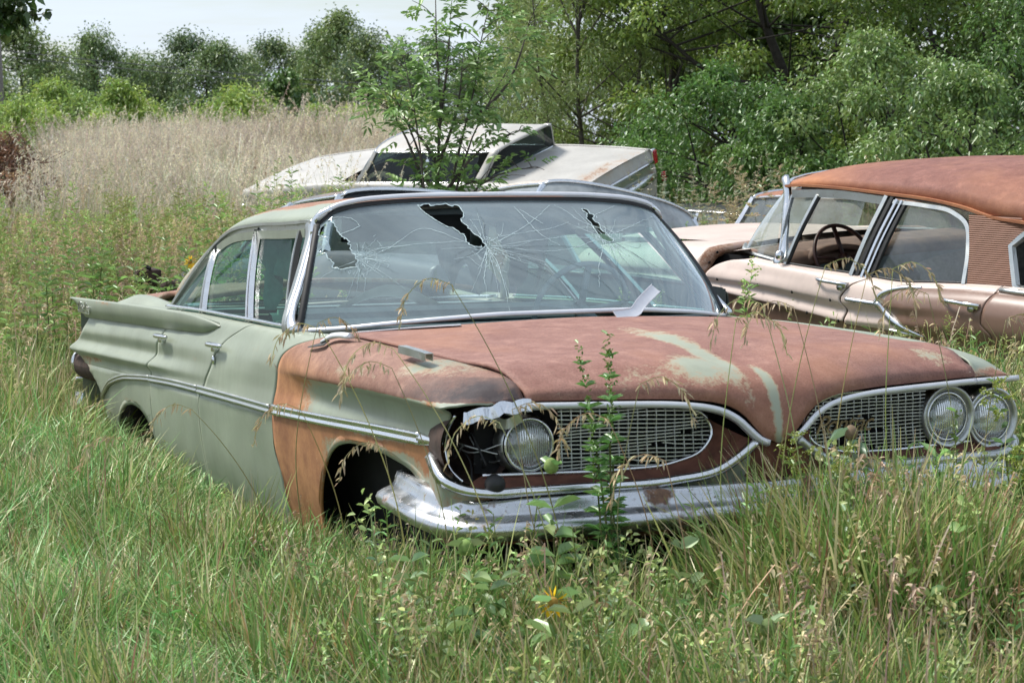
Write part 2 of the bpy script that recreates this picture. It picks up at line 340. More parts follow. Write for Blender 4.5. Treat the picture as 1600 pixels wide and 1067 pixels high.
def w_quart(x, y, z):
    r = -.02+.5*blob(x, z, -4.2, .66, .2, .05)+.45*blob(x, z, -3.9, .70, .3, .02)+.4*blob(x, z, -3.15, .54, .35, .02)
    return r, 0, .2
def side_panels(sg):
    """every outer panel of one side; sg -1 right, +1 left"""
    fl = sg > 0; mir = np.array([1, -sg, 1])
    def g(nm, P, w): return grid(nm, P*mir, SAGE, car, w, flip=not fl, thick=.0)
    vM = 7
    def xs(a, b, extra=()): return np.array(sorted(set(np.round(np.r_[np.linspace(a, b, 46), [e for e in extra if a < e < b]], 4))))
    def mkpanel(nm, xl, xr, w, arch, ax, nu):
        if nm == 'front_fender': us = np.unique(np.r_[np.linspace(0, .85, 40), np.linspace(.85, 1, 22)])
        else: us = np.linspace(0, 1, nu)
        up = panel_pts(xl, xr, 0, vM, nu, 57, us)
        zq = np.linspace(.22, .667, 12); a = min(xl(z) for z in zq); b = max(xr(z) for z in zq); X = xs(a, b, list(ax)+[q+e for q in ax for e in (-.012, .012)])
        lo = lower_pts(X, xl, xr, arch, vM, .21, 16)
        v1 = up.reshape(-1, 3)*mir; v2 = lo.reshape(-1, 3)*mir
        f1 = gridfaces(up.shape[0], up.shape[1], not fl); f2 = gridfaces(len(X), 16, not fl)
        v, f = join([(v1, f1), (v2, f2)])
        v[:, 1] += .0016*np.sin(v[:, 0]*11+v[:, 2]*7)*np.sin(v[:, 2]*13-v[:, 0]*5)+.0012*np.sin(v[:, 0]*23+1)*np.sin(v[:, 2]*19)
        o = mk(nm, v, f, SAGE, car, wear=np.array([w(*p) for p in v])); s = o.modifiers.new('thickness', 'SOLIDIFY'); s.thickness = .006; s.offset = -1
        return o
    F = mkpanel('front_fender', lambda z: FG(z)+GAP, FE, w_fender if sg < 0 else w_lfender, farch, FARX, 60)
    D1 = mkpanel('front_door', lambda z: MG(z)+GAP, lambda z: FG(z)-GAP, w_door, none, (), 34)
    D2 = mkpanel('rear_door', lambda z: RG(z)+GAP, lambda z: MG(z)-GAP, w_door, none, (), 34)
    Q = mkpanel('quarter_panel', TE, lambda z: RG(z)-GAP, w_quart, rarch, RARX, 44)
    return F, D1, D2, Q
def w_lfender(x, y, z):
    r = -.12+1.0*blob(x, z, .85, .80, .06, .04)+.4*blob(x, z, 0, .95, .5, .015); return r, .2*blob(x, z, .5, .8, .5, .03), .2
FEN, DOR, RDO, QUA = side_panels(-1); side_panels(1)
def onside(x, z, out=0.): return (x, -(side_y(x, z)+out), z)
# lip of the wheel arches
for (ax, az, nm) in ((FARX, FARZ, FEN), (RARX, RARZ, QUA)):
    pts = path([onside(x, max(z, .22), -.004) for x, z in zip(ax, az)], 50)
    v, f = sweep(pts, rect(.03, .008), up=(0, -1, 0)); tw = np.array([w_fender(*p) if p[0] > -1 else (.25, 0, .2) for p in v])
    o = mk('wheel_arch_lip', v, f, SAGE, nm, wear=tw); o.matrix_parent_inverse = Matrix.Identity(4); o.location = (0, 0, 0)
def sub(o): o.location = (0, 0, 0); return o      # child of a part that already carries the offset
# --- blade fin on each rear quarter
def fin(sg):
    xs = np.r_[np.linspace(-4.44, -2.0, 40), np.linspace(-1.96, -1.73, 12)]; P = []
    for x in xs:
        zt = float(pch(x, [-4.44,-2.675,-2.114,-1.90,-1.816,-1.731], [1.006,.994,.983,.970,.960,.943]))
        zb = float(pch(x, [-4.44,-2.65,-2.41,-1.95,-1.80,-1.731], [.912,.908,.908,.912,.926,.943]))
        k = min(1., (x+4.44)/.30); zb = zt-(zt-zb)*(k if x < -4.14 else 1)-.002
        yo = float(pch(x, [-4.44,-2.7,-1.9,-1.731], [1.0,.995,.985,.955])); yb = float(pch(x, [-4.44,-2.7,-1.9,-1.731], [.985,.978,.976,.953]))
        yi = float(pch(x, [-4.44,-2.7,-2.1,-1.731], [.90,.895,.915,.95])); zi = zt-.012*min(1, (-1.731-x)/.3)
        P.append([(x, yb-.03, zb-.004), (x, yb, zb), (x, yb+(yo-yb)*.55, zb+(zt-zb)*.5), (x, yo, zt-.006), (x, yo-.004, zt), (x, yo-.02, zt+.001), (x, (yo+yi)/2, (zt+zi)/2-.003), (x, yi, zi-.01), (x, yi-.03, zi-.05)])
    P = np.array(P); P[:, :, 1] *= sg
    def w(x, y, z): return (.05+.45*blob(x, z, -3.6, .99, .2, .012), 0, .6)
    return grid('tail_fin', P, SAGE, car, w, flip=sg < 0)
FIN = fin(-1); fin(1)
v, f = text('Catalina', .088, .45, .92, .003)
v = np.stack([v[:, 0], -v[:, 2], v[:, 1]], 1); v[:, 0] += -4.24; v[:, 1] += -1.000; v[:, 2] += .932; v[:, 2] -= (v[:, 0]+4.24)*.02
sub(mk('script_badge', v, f, CHROME, FIN, False))
# --- deck between the fins, inner ridge, sprung trunk lid
def w_deck(x, y, z): return (.1, 0, 0)
X, Y = np.linspace(-4.3, -2.6, 14), np.linspace(-.89, .89, 15)
grid('rear_deck', [[(x, y, .962-.03*(1-abs(y)/.89)) for y in Y] for x in X], SAGE, car, w_deck, flip=True)
for sg in (-1, 1):
    xs = np.linspace(-4.15, -2.75, 30); P = []
    for x in xs:
        h = .062*math.sin(min(1, max(0, (x+4.15)/.5))*math.pi/2)*(1-max(0, (x+3.5)/.75))**1.0; h = max(h, 0)
        P.append([(x, sg*.885, .962), (x, sg*.84, .965+h*.75), (x, sg*.80, .968+h), (x, sg*.775, .968+h*.9), (x, sg*.75, .955)])
    grid('deck_ridge', P, SAGE, car, w_deck, flip=sg < 0)
xs = np.linspace(-4.2, -3.0, 20); ys = np.linspace(-.73, .73, 30)
def w_lid(x, y, z): return (.75+.3*math.sin(x*5+y*3), 0, 0)
o = grid('trunk_lid', [[(x, y, 1.015+.055*(1-(y/.73)**2)-.05*((x+3.0)/1.2)**2+(.018*math.cos((x+3.35)*7) if y < -.4 else .01)) for y in ys] for x in xs], SAGE, car, w_lid, flip=True, thick=.02)
# --- roof
DRIP = path([(-1.115,.742,1.358),(-1.20,.742,1.364),(-1.315,.738,1.362),(-1.48,.738,1.360),(-1.92,.738,1.358),(-2.27,.740,1.332),(-2.50,.752,1.264),(-2.70,.787,1.15),(-2.87,.85,.995)], 60)
CENT = path([(-1.04,0,1.443),(-1.2,0,1.458),(-1.6,0,1.468),(-2.1,0,1.468),(-2.5,0,1.452),(-2.8,0,1.41),(-3.0,0,1.36)], 60)
SS = np.r_[np.linspace(-1, -.8, 9), np.linspace(-.76, .76, 27), np.linspace(.8, 1, 9)]
RP = np.zeros((60, len(SS), 3))
for i in range(60):
    for j, s in enumerate(SS):
        a = abs(s); k = (1-a**2.6)**.62; x = DRIP[i, 0]+(CENT[i, 0]-DRIP[i, 0])*(1-a**2.2); RP[i, j] = (x, DRIP[i, 1]*s, DRIP[i, 2]+(CENT[i, 2]-DRIP[i, 2])*k)
keep = np.ones((59, len(SS)-1), bool)
for i in range(59):
    for j in range(len(SS)-1):
        if i >= 45 and abs(SS[j]+SS[j+1])/2 < .80: keep[i, j] = False
def w_roof(x, y, z):
    e = 1-abs(y)/.74
    r = .78*min(1, max(0, (e-.04)/.16))-.1+.35*blob(x, y, -2.3, -.6, .3, .12)
    if abs(y) > .55 and x > -1.6: r -= .4
    if x < -2.3: r = .35
    return r, 0, .25
ROOF = grid('roof', RP, SAGE, car, w_roof, flip=True, keep=keep, thick=.006)
HL = RP.copy(); HL[:, :, 2] -= .035; HL[:, :, 1] *= .97; HL = HL[2:44]
HEADLINER = flat('brown_headliner', (.24, .19, .185), .9, scale=6, var=.35)
grid('headliner', HL, HEADLINER, car)
for sg in (-1, 1):
    d = DRIP*np.array([1, sg, 1])
    tube('drip_rail', d+np.array([0, sg*.008, -.006]), rect(.016, .012), DULL if sg < 0 else SAGE, car, up=(0, 0, 1), smooth=False)
# rear window
T = RP[45, 9:-9]; B_ = np.array([(-3.16+.30*abs(t)**2.5, t*.80, .985) for t in np.linspace(-1, 1, len(T))])
grid('rear_window', [[a*(1-t)+b*t for b, a in zip(B_, T)] for t in np.linspace(0, 1, 8)], CLEARG, car)
tube('rear_window_trim', B_, dome(.03, .018), CHROME, car, n=40)
# --- windshield (curved sheet with real holes and cracks)
WB = np.array([(0,-.42,1.004),(.24,-.438,1.003),(.46,-.505,.991),(.65,-.61,.975),(.80,-.73,.958),(.905,-.85,.950)])
WT = np.array([(0,-1.04,1.436),(.3,-1.045,1.434),(.53,-1.055,1.423),(.68,-1.065,1.395),(.745,-1.085,1.345)])
def ws(s, t, off=0.):
    a = abs(s); b = np.array([pch(a*.905, WB[:, 0], WB[:, k]) for k in (1, 0, 2)]); b[1] = a*.905
    q = np.array([pch(a*.745, WT[:, 0], WT[:, k]) for k in (1, 0, 2)]); q[1] = a*.745
    p = b+(q-b)*t; w_ = 4*t*(1-t); p[0] += .035*w_; p[1] += .012*w_*a; p += np.array([.75, .35*a*a, .62])*off; p[1] *= 1 if s >= 0 else -1; return p
HOLES = [[(-.984,.908),(-.964,.936),(-.937,.947),(-.911,.881),(-.9,.828),(-.885,.779),(-.867,.751),(-.85,.718),(-.842,.677),(-.831,.62),(-.819,.563),(-.811,.518),(-.822,.484),(-.858,.487),(-.889,.496),(-.909,.509),(-.915,.561),(-.938,.636),(-.964,.69),(-.979,.711),(-.953,.73),(-.941,.756),(-.945,.802),(-.983,.866)],
 [(-.478,.955),(-.435,.96),(-.392,.945),(-.334,.957),(-.305,.94),(-.267,.945),(-.255,.88),(-.263,.845),(-.289,.817),(-.28,.77),(-.265,.723),(-.252,.671),(-.235,.619),(-.23,.574),(-.264,.564),(-.296,.578),(-.316,.608),(-.313,.664),(-.331,.705),(-.364,.747),(-.404,.795),(-.441,.856)],
 [(.433,.906),(.461,.895),(.454,.86),(.473,.848),(.448,.819),(.446,.786),(.457,.767),(.439,.719),(.442,.693),(.456,.654),(.461,.616),(.428,.6),(.404,.612),(.393,.631),(.399,.683),(.406,.737),(.411,.777),(.407,.816),(.436,.852)]]
rs = np.random.RandomState(5)
def jag(l, n=3, a=.006):
    out = []
    for p, q in zip(l, l[1:]+l[:1]):
        for k in range(n): t = k/n; out.append((p[0]+(q[0]-p[0])*t+(rs.uniform(-a, a) if k else 0), p[1]+(q[1]-p[1])*t+(rs.uniform(-a*1.6, a*1.6) if k else 0)))
    return out
HJ = [jag(h) for h in HOLES]
def inpoly(p, l):
    x, y = p; c = False
    for (x1, y1), (x2, y2) in zip(l, l[1:]+l[:1]):
        if (y1 > y) != (y2 > y) and x < (x2-x1)*(y-y1)/(y2-y1)+x1: c = not c
    return c
ns, ntt = 73, 19
out_ = [(s, 0.) for s in np.linspace(-1, 1, ns)]+[(1., t) for t in np.linspace(0, 1, ntt)[1:]]+[(s, 1.) for s in np.linspace(1, -1, ns)[1:]]+[(-1., t) for t in np.linspace(1, 0, ntt)[1:-1]]
V2 = [Vector(p) for p in out_]; E2 = [(i, (i+1) % len(out_)) for i in range(len(out_))]
for h in HJ:
    o_ = len(V2); V2 += [Vector(p) for p in h]; E2 += [(o_+i, o_+(i+1) % len(h)) for i in range(len(h))]
for s in np.linspace(-1, 1, ns)[1:-1]:
    for t in np.linspace(0, 1, ntt)[1:-1]:
        if not any(inpoly((s, t), h) for h in HJ): V2.append(Vector((s, t)))
rv, re, rf, *_ = delaunay_2d_cdt(V2, E2, [], 0, 1e-5)
rf = [q for q in rf if not any(inpoly((sum(rv[i][0] for i in q)/len(q), sum(rv[i][1] for i in q)/len(q)), h) for h in HJ)]
GV = np.array([ws(p[0], p[1]) for p in rv]); GF = []
for q in rf:
    a_, b_, c_ = GV[q[0]], GV[q[1]], GV[q[2]]; GF.append(tuple(q) if np.dot(np.cross(b_-a_, c_-a_), a_-np.array([-1.9, 0, .95])) > 0 else tuple(q)[::-1]); GM = [0]*len(GF)
# cracks as thin ridges in the glass
def ribbon(pts, w0, w1, jit=.004, n=24, off=.0025):
    p = path(pts, n); p[1:-1] += rs.normal(0, jit*.5, (n-2, 2)); P3 = np.array([ws(np.clip(a, -1, 1), np.clip(b, 0, 1), off) for a, b in p])
    return sweep(P3, rect(1, .0016), up=(.75, 0, .62), taper=None, cap=False), np.linspace(w0, w1, n)
parts = [(GV, GF)]; mis = [0]*len(GF)
def addcrack(pts, w0, w1, mi, jit=.004, n=24):
    p = path(pts, n); p[1:-1] += rs.normal(0, jit*.5, (n-2, 2)); P3 = np.array([ws(np.clip(a, -1, 1), np.clip(b, 0, 1), .003) for a, b in p])
    t = np.gradient(P3, axis=0); t /= np.linalg.norm(t, axis=1)[:, None]+1e-9; s = np.cross(t, np.array([.75, 0, .62])); w = np.linspace(w0, w1, n)[:, None]
    w = w*rs.uniform(.5, 1.4, (n, 1)); v = np.stack([P3-s*w, P3+s*w], 1).reshape(-1, 3); f = [(2*i, 2*i+1, 2*i+3, 2*i+2) for i in range(n-1)]
    parts.append((v, f)); mis.extend([mi]*len(f))
LONG = [[(-.231,.569),(-.22,.435),(-.233,.272),(-.26,.029)],[(-.231,.569),(-.31,.29),(-.334,.124)],[(-.816,.562),(-.717,.606),(-.579,.617),(-.328,.62)],[(-.811,.528),(-.683,.6),(-.497,.749),(-.319,.608)],[(.403,.618),(.219,.642),(-.011,.607),(-.166,.576)],[(.403,.618),(.329,.603),(.224,.551),(.066,.516),(-.17,.563)],[(.506,.684),(.675,.771),(.903,.911)],[(.439,.719),(.358,.789),(.315,.896),(.287,.937)],[(.478,.848),(.569,.896),(.666,.951)],[(.396,.605),(.251,.346),(.196,.198)],[(-.142,.651),(.004,.685),(.199,.735),(.287,.781)],[(-.154,.613),(.052,.763),(.261,.937)],[(-.888,.779),(-.797,.816),(-.857,.913),(-.922,.943)],[(-.807,.464),(-.785,.373),(-.792,.26)],[(.045,.924),(.085,.657),(.139,.566)],[(.132,.762),(.065,.897)]]
DARKL = [[(-.183,.519),(-.037,.431),(.124,.177),(.374,.039)],[(-.185,.513),(.051,.478),(.208,.31),(.264,.048)],[(.433,.594),(.441,.39),(.515,.18),(.602,.051)],[(.449,.608),(.531,.485),(.581,.236)],[(.457,.609),(.578,.554),(.649,.664)],[(-.2,.464),(-.05,.283),(.054,.041)],[(-.183,.55),(.1,.56),(.36,.53)],[(-.19,.50),(-.02,.36),(.09,.12)],[(.44,.60),(.60,.40),(.72,.30)],[(.42,.595),(.36,.35),(.30,.15)]]
for l in LONG: addcrack(l, .0014, .0007, 1)
for l in DARKL: addcrack(l, .0010, .0007, 2, .002)
for (cs, ct), R_, nn in (((-.80,.56), .22, 34), ((-.231,.569), .26, 34), ((.425,.61), .2, 26)):
    for k in range(nn):
        a = rs.uniform(0, 2*math.pi); L = R_*rs.uniform(.25, 1)**1.3; ex = .03
        p0 = (cs+math.cos(a)*ex*.8, ct+math.sin(a)*ex*2); p1 = (cs+math.cos(a+rs.normal(0, .12))*L, ct+math.sin(a+rs.normal(0, .12))*L*1.9)
        if any(inpoly(((p0[0]+p1[0])/2, (p0[1]+p1[1])/2), h) for h in HOLES) or not (-.98 < p1[0] < .98 and .02 < p1[1] < .97) or any(inpoly(p1, h) for h in HOLES): continue
        addcrack([p0, ((p0[0]+p1[0])/2+rs.normal(0, .008), (p0[1]+p1[1])/2+rs.normal(0, .014)), p1], .0011, .0004, 1 if k % 3 else 2, .003, 14)
    for k in range(9):   # rings
        a0 = rs.uniform(0, 6.28); rr = R_*rs.uniform(.15, .5); q = [(cs+math.cos(a0+b)*rr, ct+math.sin(a0+b)*rr*1.9) for b in np.linspace(0, rs.uniform(.4, 1.), 5)]
        if any(inpoly(x_, h) for h in HOLES for x_ in q) or min(x_[0] for x_ in q) < -.97 or max(x_[1] for x_ in q) > .96: continue
        addcrack(q, .0009, .0005, 1, .004, 12)
for cs, ct in ((-.80, .54), (-.225, .56), (.425, .60)):   # crushed glass close to the blows
    for k in range(110):
        a = rs.uniform(0, 6.283); r = abs(rs.normal(0, .045))+.012; p0 = (cs+math.cos(a)*r, ct+math.sin(a)*r*1.9); L = rs.uniform(.004, .016); b = rs.uniform(0, 6.283); p1 = (p0[0]+math.cos(b)*L, p0[1]+math.sin(b)*L*1.9)
        if any(inpoly(p0, h) or inpoly(p1, h) for h in HOLES) or not (-.97 < p1[0] < .97 and -.97 < p0[0]): continue
        addcrack([p0, ((p0[0]+p1[0])/2, (p0[1]+p1[1])/2), p1], .0012, .0006, 1 if k % 4 else 2, .0005, 4)
for h in HJ:   # bright ground edge of each hole
    addcrack(h+h[:1], .0022, .0022, 1, .0015, 160)
v, f = join(parts)
mk('windshield', v, f, [GLASSF, CRACK, CRACKD], car, True, mi=mis)
# dust and painted sky reflection share the pale film in the glass; trims round the glass
sT = np.linspace(-1, 1, 61)
tube('windshield_header_trim', [ws(s, 1.0)+np.array([.0, 0, .018]) for s in sT], dome(.024, .010, 6), BRIGHT, car, up=(.6, 0, .8))
tube('windshield_gasket', [ws(s, .995) for s in sT]+[ws(1, t) for t in np.linspace(.97, .02, 20)], rect(.02, .012), RUBBER, car, up=(.7, 0, .7))
tube('windshield_gasket', [ws(-1, t) for t in np.linspace(.02, .99, 20)], rect(.024, .016), RUBBER, car, up=(.7, -.5, .3))
tube('windshield_base_trim', [ws(s, 0.)+np.array([.008, 0, .002]) for s in sT], dome(.021, .010, 6), BRIGHT, car, up=(.7, 0, .7))
for sg in (-1, 1):
    pp = path([(-.84,.925,.948),(-.875,.925,.975),(-.915,.905,1.025),(-.975,.855,1.11),(-1.035,.80,1.215),(-1.085,.757,1.31),(-1.11,.748,1.355)], 30)*np.array([1, sg, 1])
    tube('windshield_pillar', pp, np.array([(-.023,-.006),(-.017,.008),(0,.013),(.014,.008),(.018,-.006)]), CHROME, car, up=(.45, sg*.9, .1), taper=np.r_[np.linspace(1.7, 1, 8), np.ones(22)])
    tube('pillar_skin', pp+np.array([-.045, -.0*sg, 0]), rect(.05, .02), DULL, car, up=(.2, sg, .2), taper=np.r_[np.linspace(1.3, 1, 8), np.ones(22)])
    tube('header_corner_trim', path([ws(sg*.93, 1.)+np.array([0, 0, .016]), (-1.09, sg*.742, 1.372), (-1.10, sg*.752, 1.35), (-1.085, sg*.76, 1.31)], 16), dome(.03, .012, 6), CHROME, car, up=(.6, sg*.6, .6))
# --- side windows: frames, pillars, glass
def sw(x, t):      # right-hand side glass plane: t 0 at the belt, 1 under the drip rail
    i = np.interp(-x, -DRIP[:, 0], np.arange(60)); d = np.array([np.interp(i, np.arange(60), DRIP[:, k]) for k in range(3)])
    yb = float(pch(x, ROWS_T[:, 0], ROWS_T[:, 1])); zb = float(pch(x, ROWS_T[:, 0], ROWS_T[:, 2]))
    yy = yb-.012+(d[1]-.02-yb+.012)*t+.012*4*t*(1-t); return np.array([x, -yy, zb+(d[2]-.012-zb)*t])
ROWS_T = np.array(ROWS[0])
def swl(xb, xt, t, t1=1.): x = xb+(xt-xb)*t; return sw(x, t*t1)
def winframe(sg):
    M_ = np.array([1, -sg, 1])
    top = path([sw(x, .965) for x in np.r_[np.linspace(-1.13, -2.5, 24), np.linspace(-2.55, -2.86, 10)]], 60)
    tube('window_surround', top*M_, rect(.026, .034), DULL, car, up=(0, 0, 1), smooth=False)
    top2 = path([sw(x, .90) for x in np.r_[np.linspace(-1.20, -2.42, 24)]], 50)
    tube('door_frame', (top2+np.array([0, -.004, 0]))*M_, rect(.020, .034), SAGE, car, up=(0, 0, 1), smooth=False, wear=lambda *a: (0.1, .25, 0))
    belt = path([sw(x, .0)+np.array([0, -.014, .006]) for x in np.linspace(-.93, -2.84, 40)], 60)
    tube('belt_trim', belt*M_, dome(.02, .012, 5), CHROME, car)
    def post(nm, xb, xt, w, mat, t0=0, t1=.95, out=.012):
        p = np.array([sw(xb+(xt-xb)*t, t)+np.array([0, -out, 0]) for t in np.linspace(t0, t1, 16)])*M_
        return tube(nm, p, rect(w, .02), mat, car, up=(0, -sg, 0), smooth=False)
    post('window_post', -1.435, -1.868, .013, CHROME); post('window_post', -1.475, -1.906, .013, CHROME); post('window_post', -1.455, -1.887, .03, RUBBER, out=.004)
    post('vent_window_post', -.965, -1.31, .016, DULL, t1=.92); post('vent_window_post', -.94, -1.285, .006, RUBBER, t1=.92)
    post('quarter_window_post', -2.14, -2.47, .013, CHROME, t1=.96); post('quarter_window_post', -2.18, -2.50, .014, DULL, t1=.96)
    def pane(nm, xb0, xb1, xt0, xt1, nn=10):
        P = [[sw((xb0+(xb1-xb0)*u)*(1-t)+(xt0+(xt1-xt0)*u)*t, t*.93) for t in np.linspace(0, 1, nn)] for u in np.linspace(0, 1, nn)]
        grid(nm, np.array(P)*M_, GLASSS, car)
    pane('side_window', -.97, -1.435, -1.32, -1.865); pane('side_window', -1.475, -2.14, -1.906, -2.45); pane('quarter_window', -2.18, -2.83, -2.50, -2.56)
    pane('vent_window', -.91, -.955, -1.16, -1.29)
winframe(-1); winframe(1)
# --- side moulding
def strip(nm, xz, w, par, out=.006, n=60):
    p = path([onside(x, z, out) for x, z in xz], n); v, f = sweep(p, np.array([(-w/2,-.004),(-w/2,.006),(-w*.2,.008),(-w*.12,.003),(w*.12,.003),(w*.2,.009),(w/2,.006),(w/2,-.004)]), up=np.array([0, -1, .05])); return mk(nm, v, f, CHROME if par is FEN else DULL, car)
strip('side_moulding', [(-3.80,.513),(-3.72,.55),(-3.607,.592),(-3.45,.622),(-3.32,.640),(-3.02,.660),(-2.735,.672)], .026, QUA)
strip('side_moulding', [(-2.725,.672),(-2.3,.680),(-1.86,.681)], .030, RDO)
strip('side_moulding', [(-1.845,.681),(-1.3,.676),(-.853,.670)], .034, DOR)
o = strip('side_moulding', [(-.825,.671),(-.35,.674),(.231,.680),(.55,.681)], .038, FEN)
p = path([onside(x, .680, .004) for x in (.54, .64, .715)], 14); v, f = sweep(p, np.array([(-.019,-.004),(-.019,.006),(0,.011),(.019,.006),(.019,-.004)]), up=(0, -1, .05), taper=np.linspace(1, .35, 14)); mk('moulding_tip', v, f, CHROME, car)
# --- handles
def handle(x, z):
    y = side_y(x, z); a = lathe([(0,-.07),(.012,-.068),(.015,-.05),(.013,.05),(.009,.075),(0,.078)], 10)
    v = a[0]*np.array([1.35, 1, .8])+np.array([x, -(y+.035), z]); b = boxm((x-.03, -(y+.014), z-.014), (.035, .04, .03)); c = boxm((x-.06, -(y+.012), z-.006), (.02, .03, .02))
    v2, f2 = lathe([(0,.0),(.014,.0),(.014,.008),(.006,.012),(0,.012)], 12)
    vv, ff = join([(v, a[1]), b, c]); bev(mk('door_handle', vv, ff, CHROME, car), .003)
    if x > -2: 
        k = np.stack([v2[:, 1]*.6, -v2[:, 0], v2[:, 2]*1.4], 1)+np.array([x-.04, -(side_y(x, z-.062)+.001), z-.062]); mk('door_lock', k, f2, CHROME, car)
handle(-1.60, .872); handle(-2.47, .873)
# --- hood
def hoodP():
    ny, nx = 61, 40; P = np.zeros((nx, ny, 3))
    for j, q in enumerate(np.linspace(-1, 1, ny)):
        a = abs(q); y = q
        xr = -.335-.20*a**2.4; zr = .978-.036*a**1.6                       # rear edge
        xf = float(pch(a, [0,.06,.12,.2,.3,.45,.65,.85,1], [.975,.970,.967,.962,.953,.94,.925,.905,.893])); zf = float(pch(a, [0,.06,.10,.14,.20,.27,.40,.65,1], [.648,.668,.700,.735,.765,.780,.792,.800,.806]))
        zt = float(pch(a, [0,.1,.3,.6,1], [.835,.842,.858,.862,.852])); xt = xf-.035-.012*min(1, (zt-zf)/.1)
        yr, ym, yf = .845, .83, .80
        pts = [(xr, yr*q, zr), (xr*.5, .84*q, zr-.008), (.15, .835*q, .944-.030*a**2+.010*math.exp(-(a/.10)**2)), (.5, .825*q, .925-.030*a**2+.012*math.exp(-(a/.12)**2)), (xt-.17, .815*q, zt+.038), (xt-.07, .808*q, zt+.018), (xt, .802*q, zt-.018), (xf-.004, yf*q, zf+(zt-zf)*.35), (xf, yf*q, zf)]
        P[:, j] = path(pts, nx)
    return P
def w_hood(x, y, z):
    c = y-(.02-.02*x)
    r = 1.0-.80*blob(x, y, .55, -.09, .40, .036)-.58*blob(x, y, .80, -.20, .14, .10)-.26*blob(x, y, .84, -.32, .10, .34)-.22*blob(x, y, .1, .0, .5, .12)-.2*blob(x, y, .5, -.7, .4, .05)-.5*blob(x, y, .30, -.04, .3, .02)-.9*blob(x, y, .95, .0, .14, .022)-.55*blob(x, y, .80, .68, .10, .10)-.3*blob(x, y, .9, -.5, .06, .3)-.25*blob(x, y, -.3, -.1, .1, .4)
    return r, .3*blob(x, y, .9, .45, .05, .12), .06+.22*blob(x, y, .9, -.2, .15, .3)
HOODR = rustpaint('hood_paint', (.31, .33, .245), rust=((.19, .080, .062), (.32, .168, .132)), orange=((.40, .17, .08), (.30, .115, .06)), dust=.35)
HP = hoodP(); HOOD = grid('hood', HP, HOODR, car, w_hood, flip=True, thick=.012)
tube('hood_ridge', [(x, .012*math.sin(x*4), float(z)+.002) for x, z in zip(np.linspace(-.1, .93, 20), np.interp(np.linspace(-.1, .93, 20), HP[:, 30, 0], HP[:, 30, 2]))], dome(.012, .004, 5), HOODR, HOOD, wear=lambda x, y, z: (.75-.5*(x > .4), 0, .3)).location = (0, 0, 0)
# cowl: the vented panel under the windshield
xc = lambda y: -.42-.43*(abs(y)/.905)**2.6
grid('cowl_panel', [[(xc(y)+dx, y*k, .972-.028*(abs(y)/.9)**2-dz) for y in np.linspace(-.9, .9, 41)] for dx, dz, k in ((-.01, .0, 1), (.03, .006, 1), (.075, .016, .98), (.15, .035, .97))], SAGE, car, lambda x, y, z: (.45+.3*math.sin(y*9), .5, .2), flip=True)
for y in np.linspace(-.7, .8, 22): mk('cowl_vent', *boxm((xc(y)+.035, y, .970-.028*(abs(y)/.9)**2), (.022, rs.uniform(.02, .06), .012)), BLACK, car, False)
tube('cowl_flashing', [(-.52,-.80,.956),(-.45,-.70,.965),(-.37,-.58,.974),(-.33,-.48,.978)], rect(.05, .003), BRIGHT, car, n=14, up=(0, 0, 1), smooth=False)
# --- front end
BZ = lambda y: float(pch(abs(y), [0,.06,.10,.14,.20,.27,.40,.65,.80,1.0], [.648,.668,.700,.735,.765,.780,.792,.800,.803,.803])); BX = lambda y: float(pch(abs(y), [0,.06,.12,.2,.3,.45,.65,.80,.99], [.975,.970,.967,.962,.953,.94,.915,.893,.862]))
def brow(y0, y1, n, par, mat=BRIGHT, z0=0., k=1.):
    p = [(BX(y)+.008, y, BZ(y)-.010+z0) for y in np.linspace(y0, y1, n)]
    return tube('grille_eyebrow', p, np.array([(-.008,-.009),(-.010,.010),(.006,.011),(.010,-.009)])*k, mat, car, up=(1, 0, .15))
brow(-.795, -.035, 50, HOOD); brow(.05, .795, 50, HOOD); brow(.80, .992, 12, None)
pb = path([(.905,-.795,.796),(.90,-.85,.793),(.895,-.89,.788),(.885,-.94,.775),(.875,-.985,.768),(.872,-.992,.766)], 22)
v, f = sweep(pb+np.stack([.006*np.sin(np.arange(22)*1.3), 0*np.arange(22), .004*np.sin(np.arange(22)*.9)], 1), rect(.036, .014), up=(1, 0, .3)); mk('crumpled_eyebrow', v, f, CHROME, car, False)
tube('headlight_hanger', [(.88,-.90,.765),(.86,-.87,.745),(.84,-.83,.742),(.85,-.80,.76)], rect(.03, .004), DULL, car, n=14, up=(1, 0, 0), smooth=False)
def oval(sg, n=90):
    pts = [(.66,1.005,.640),(.74,1.022,.612),(.815,1.022,.580),(.852,.985,.560),(.874,.93,.549),(.893,.80,.548),(.915,.65,.550),(.948,.35,.555),(.961,.195,.580),(.966,.115,.625),(.968,.075,.655)]
    return path([(x, sg*y, z) for x, y, z in pts], n)
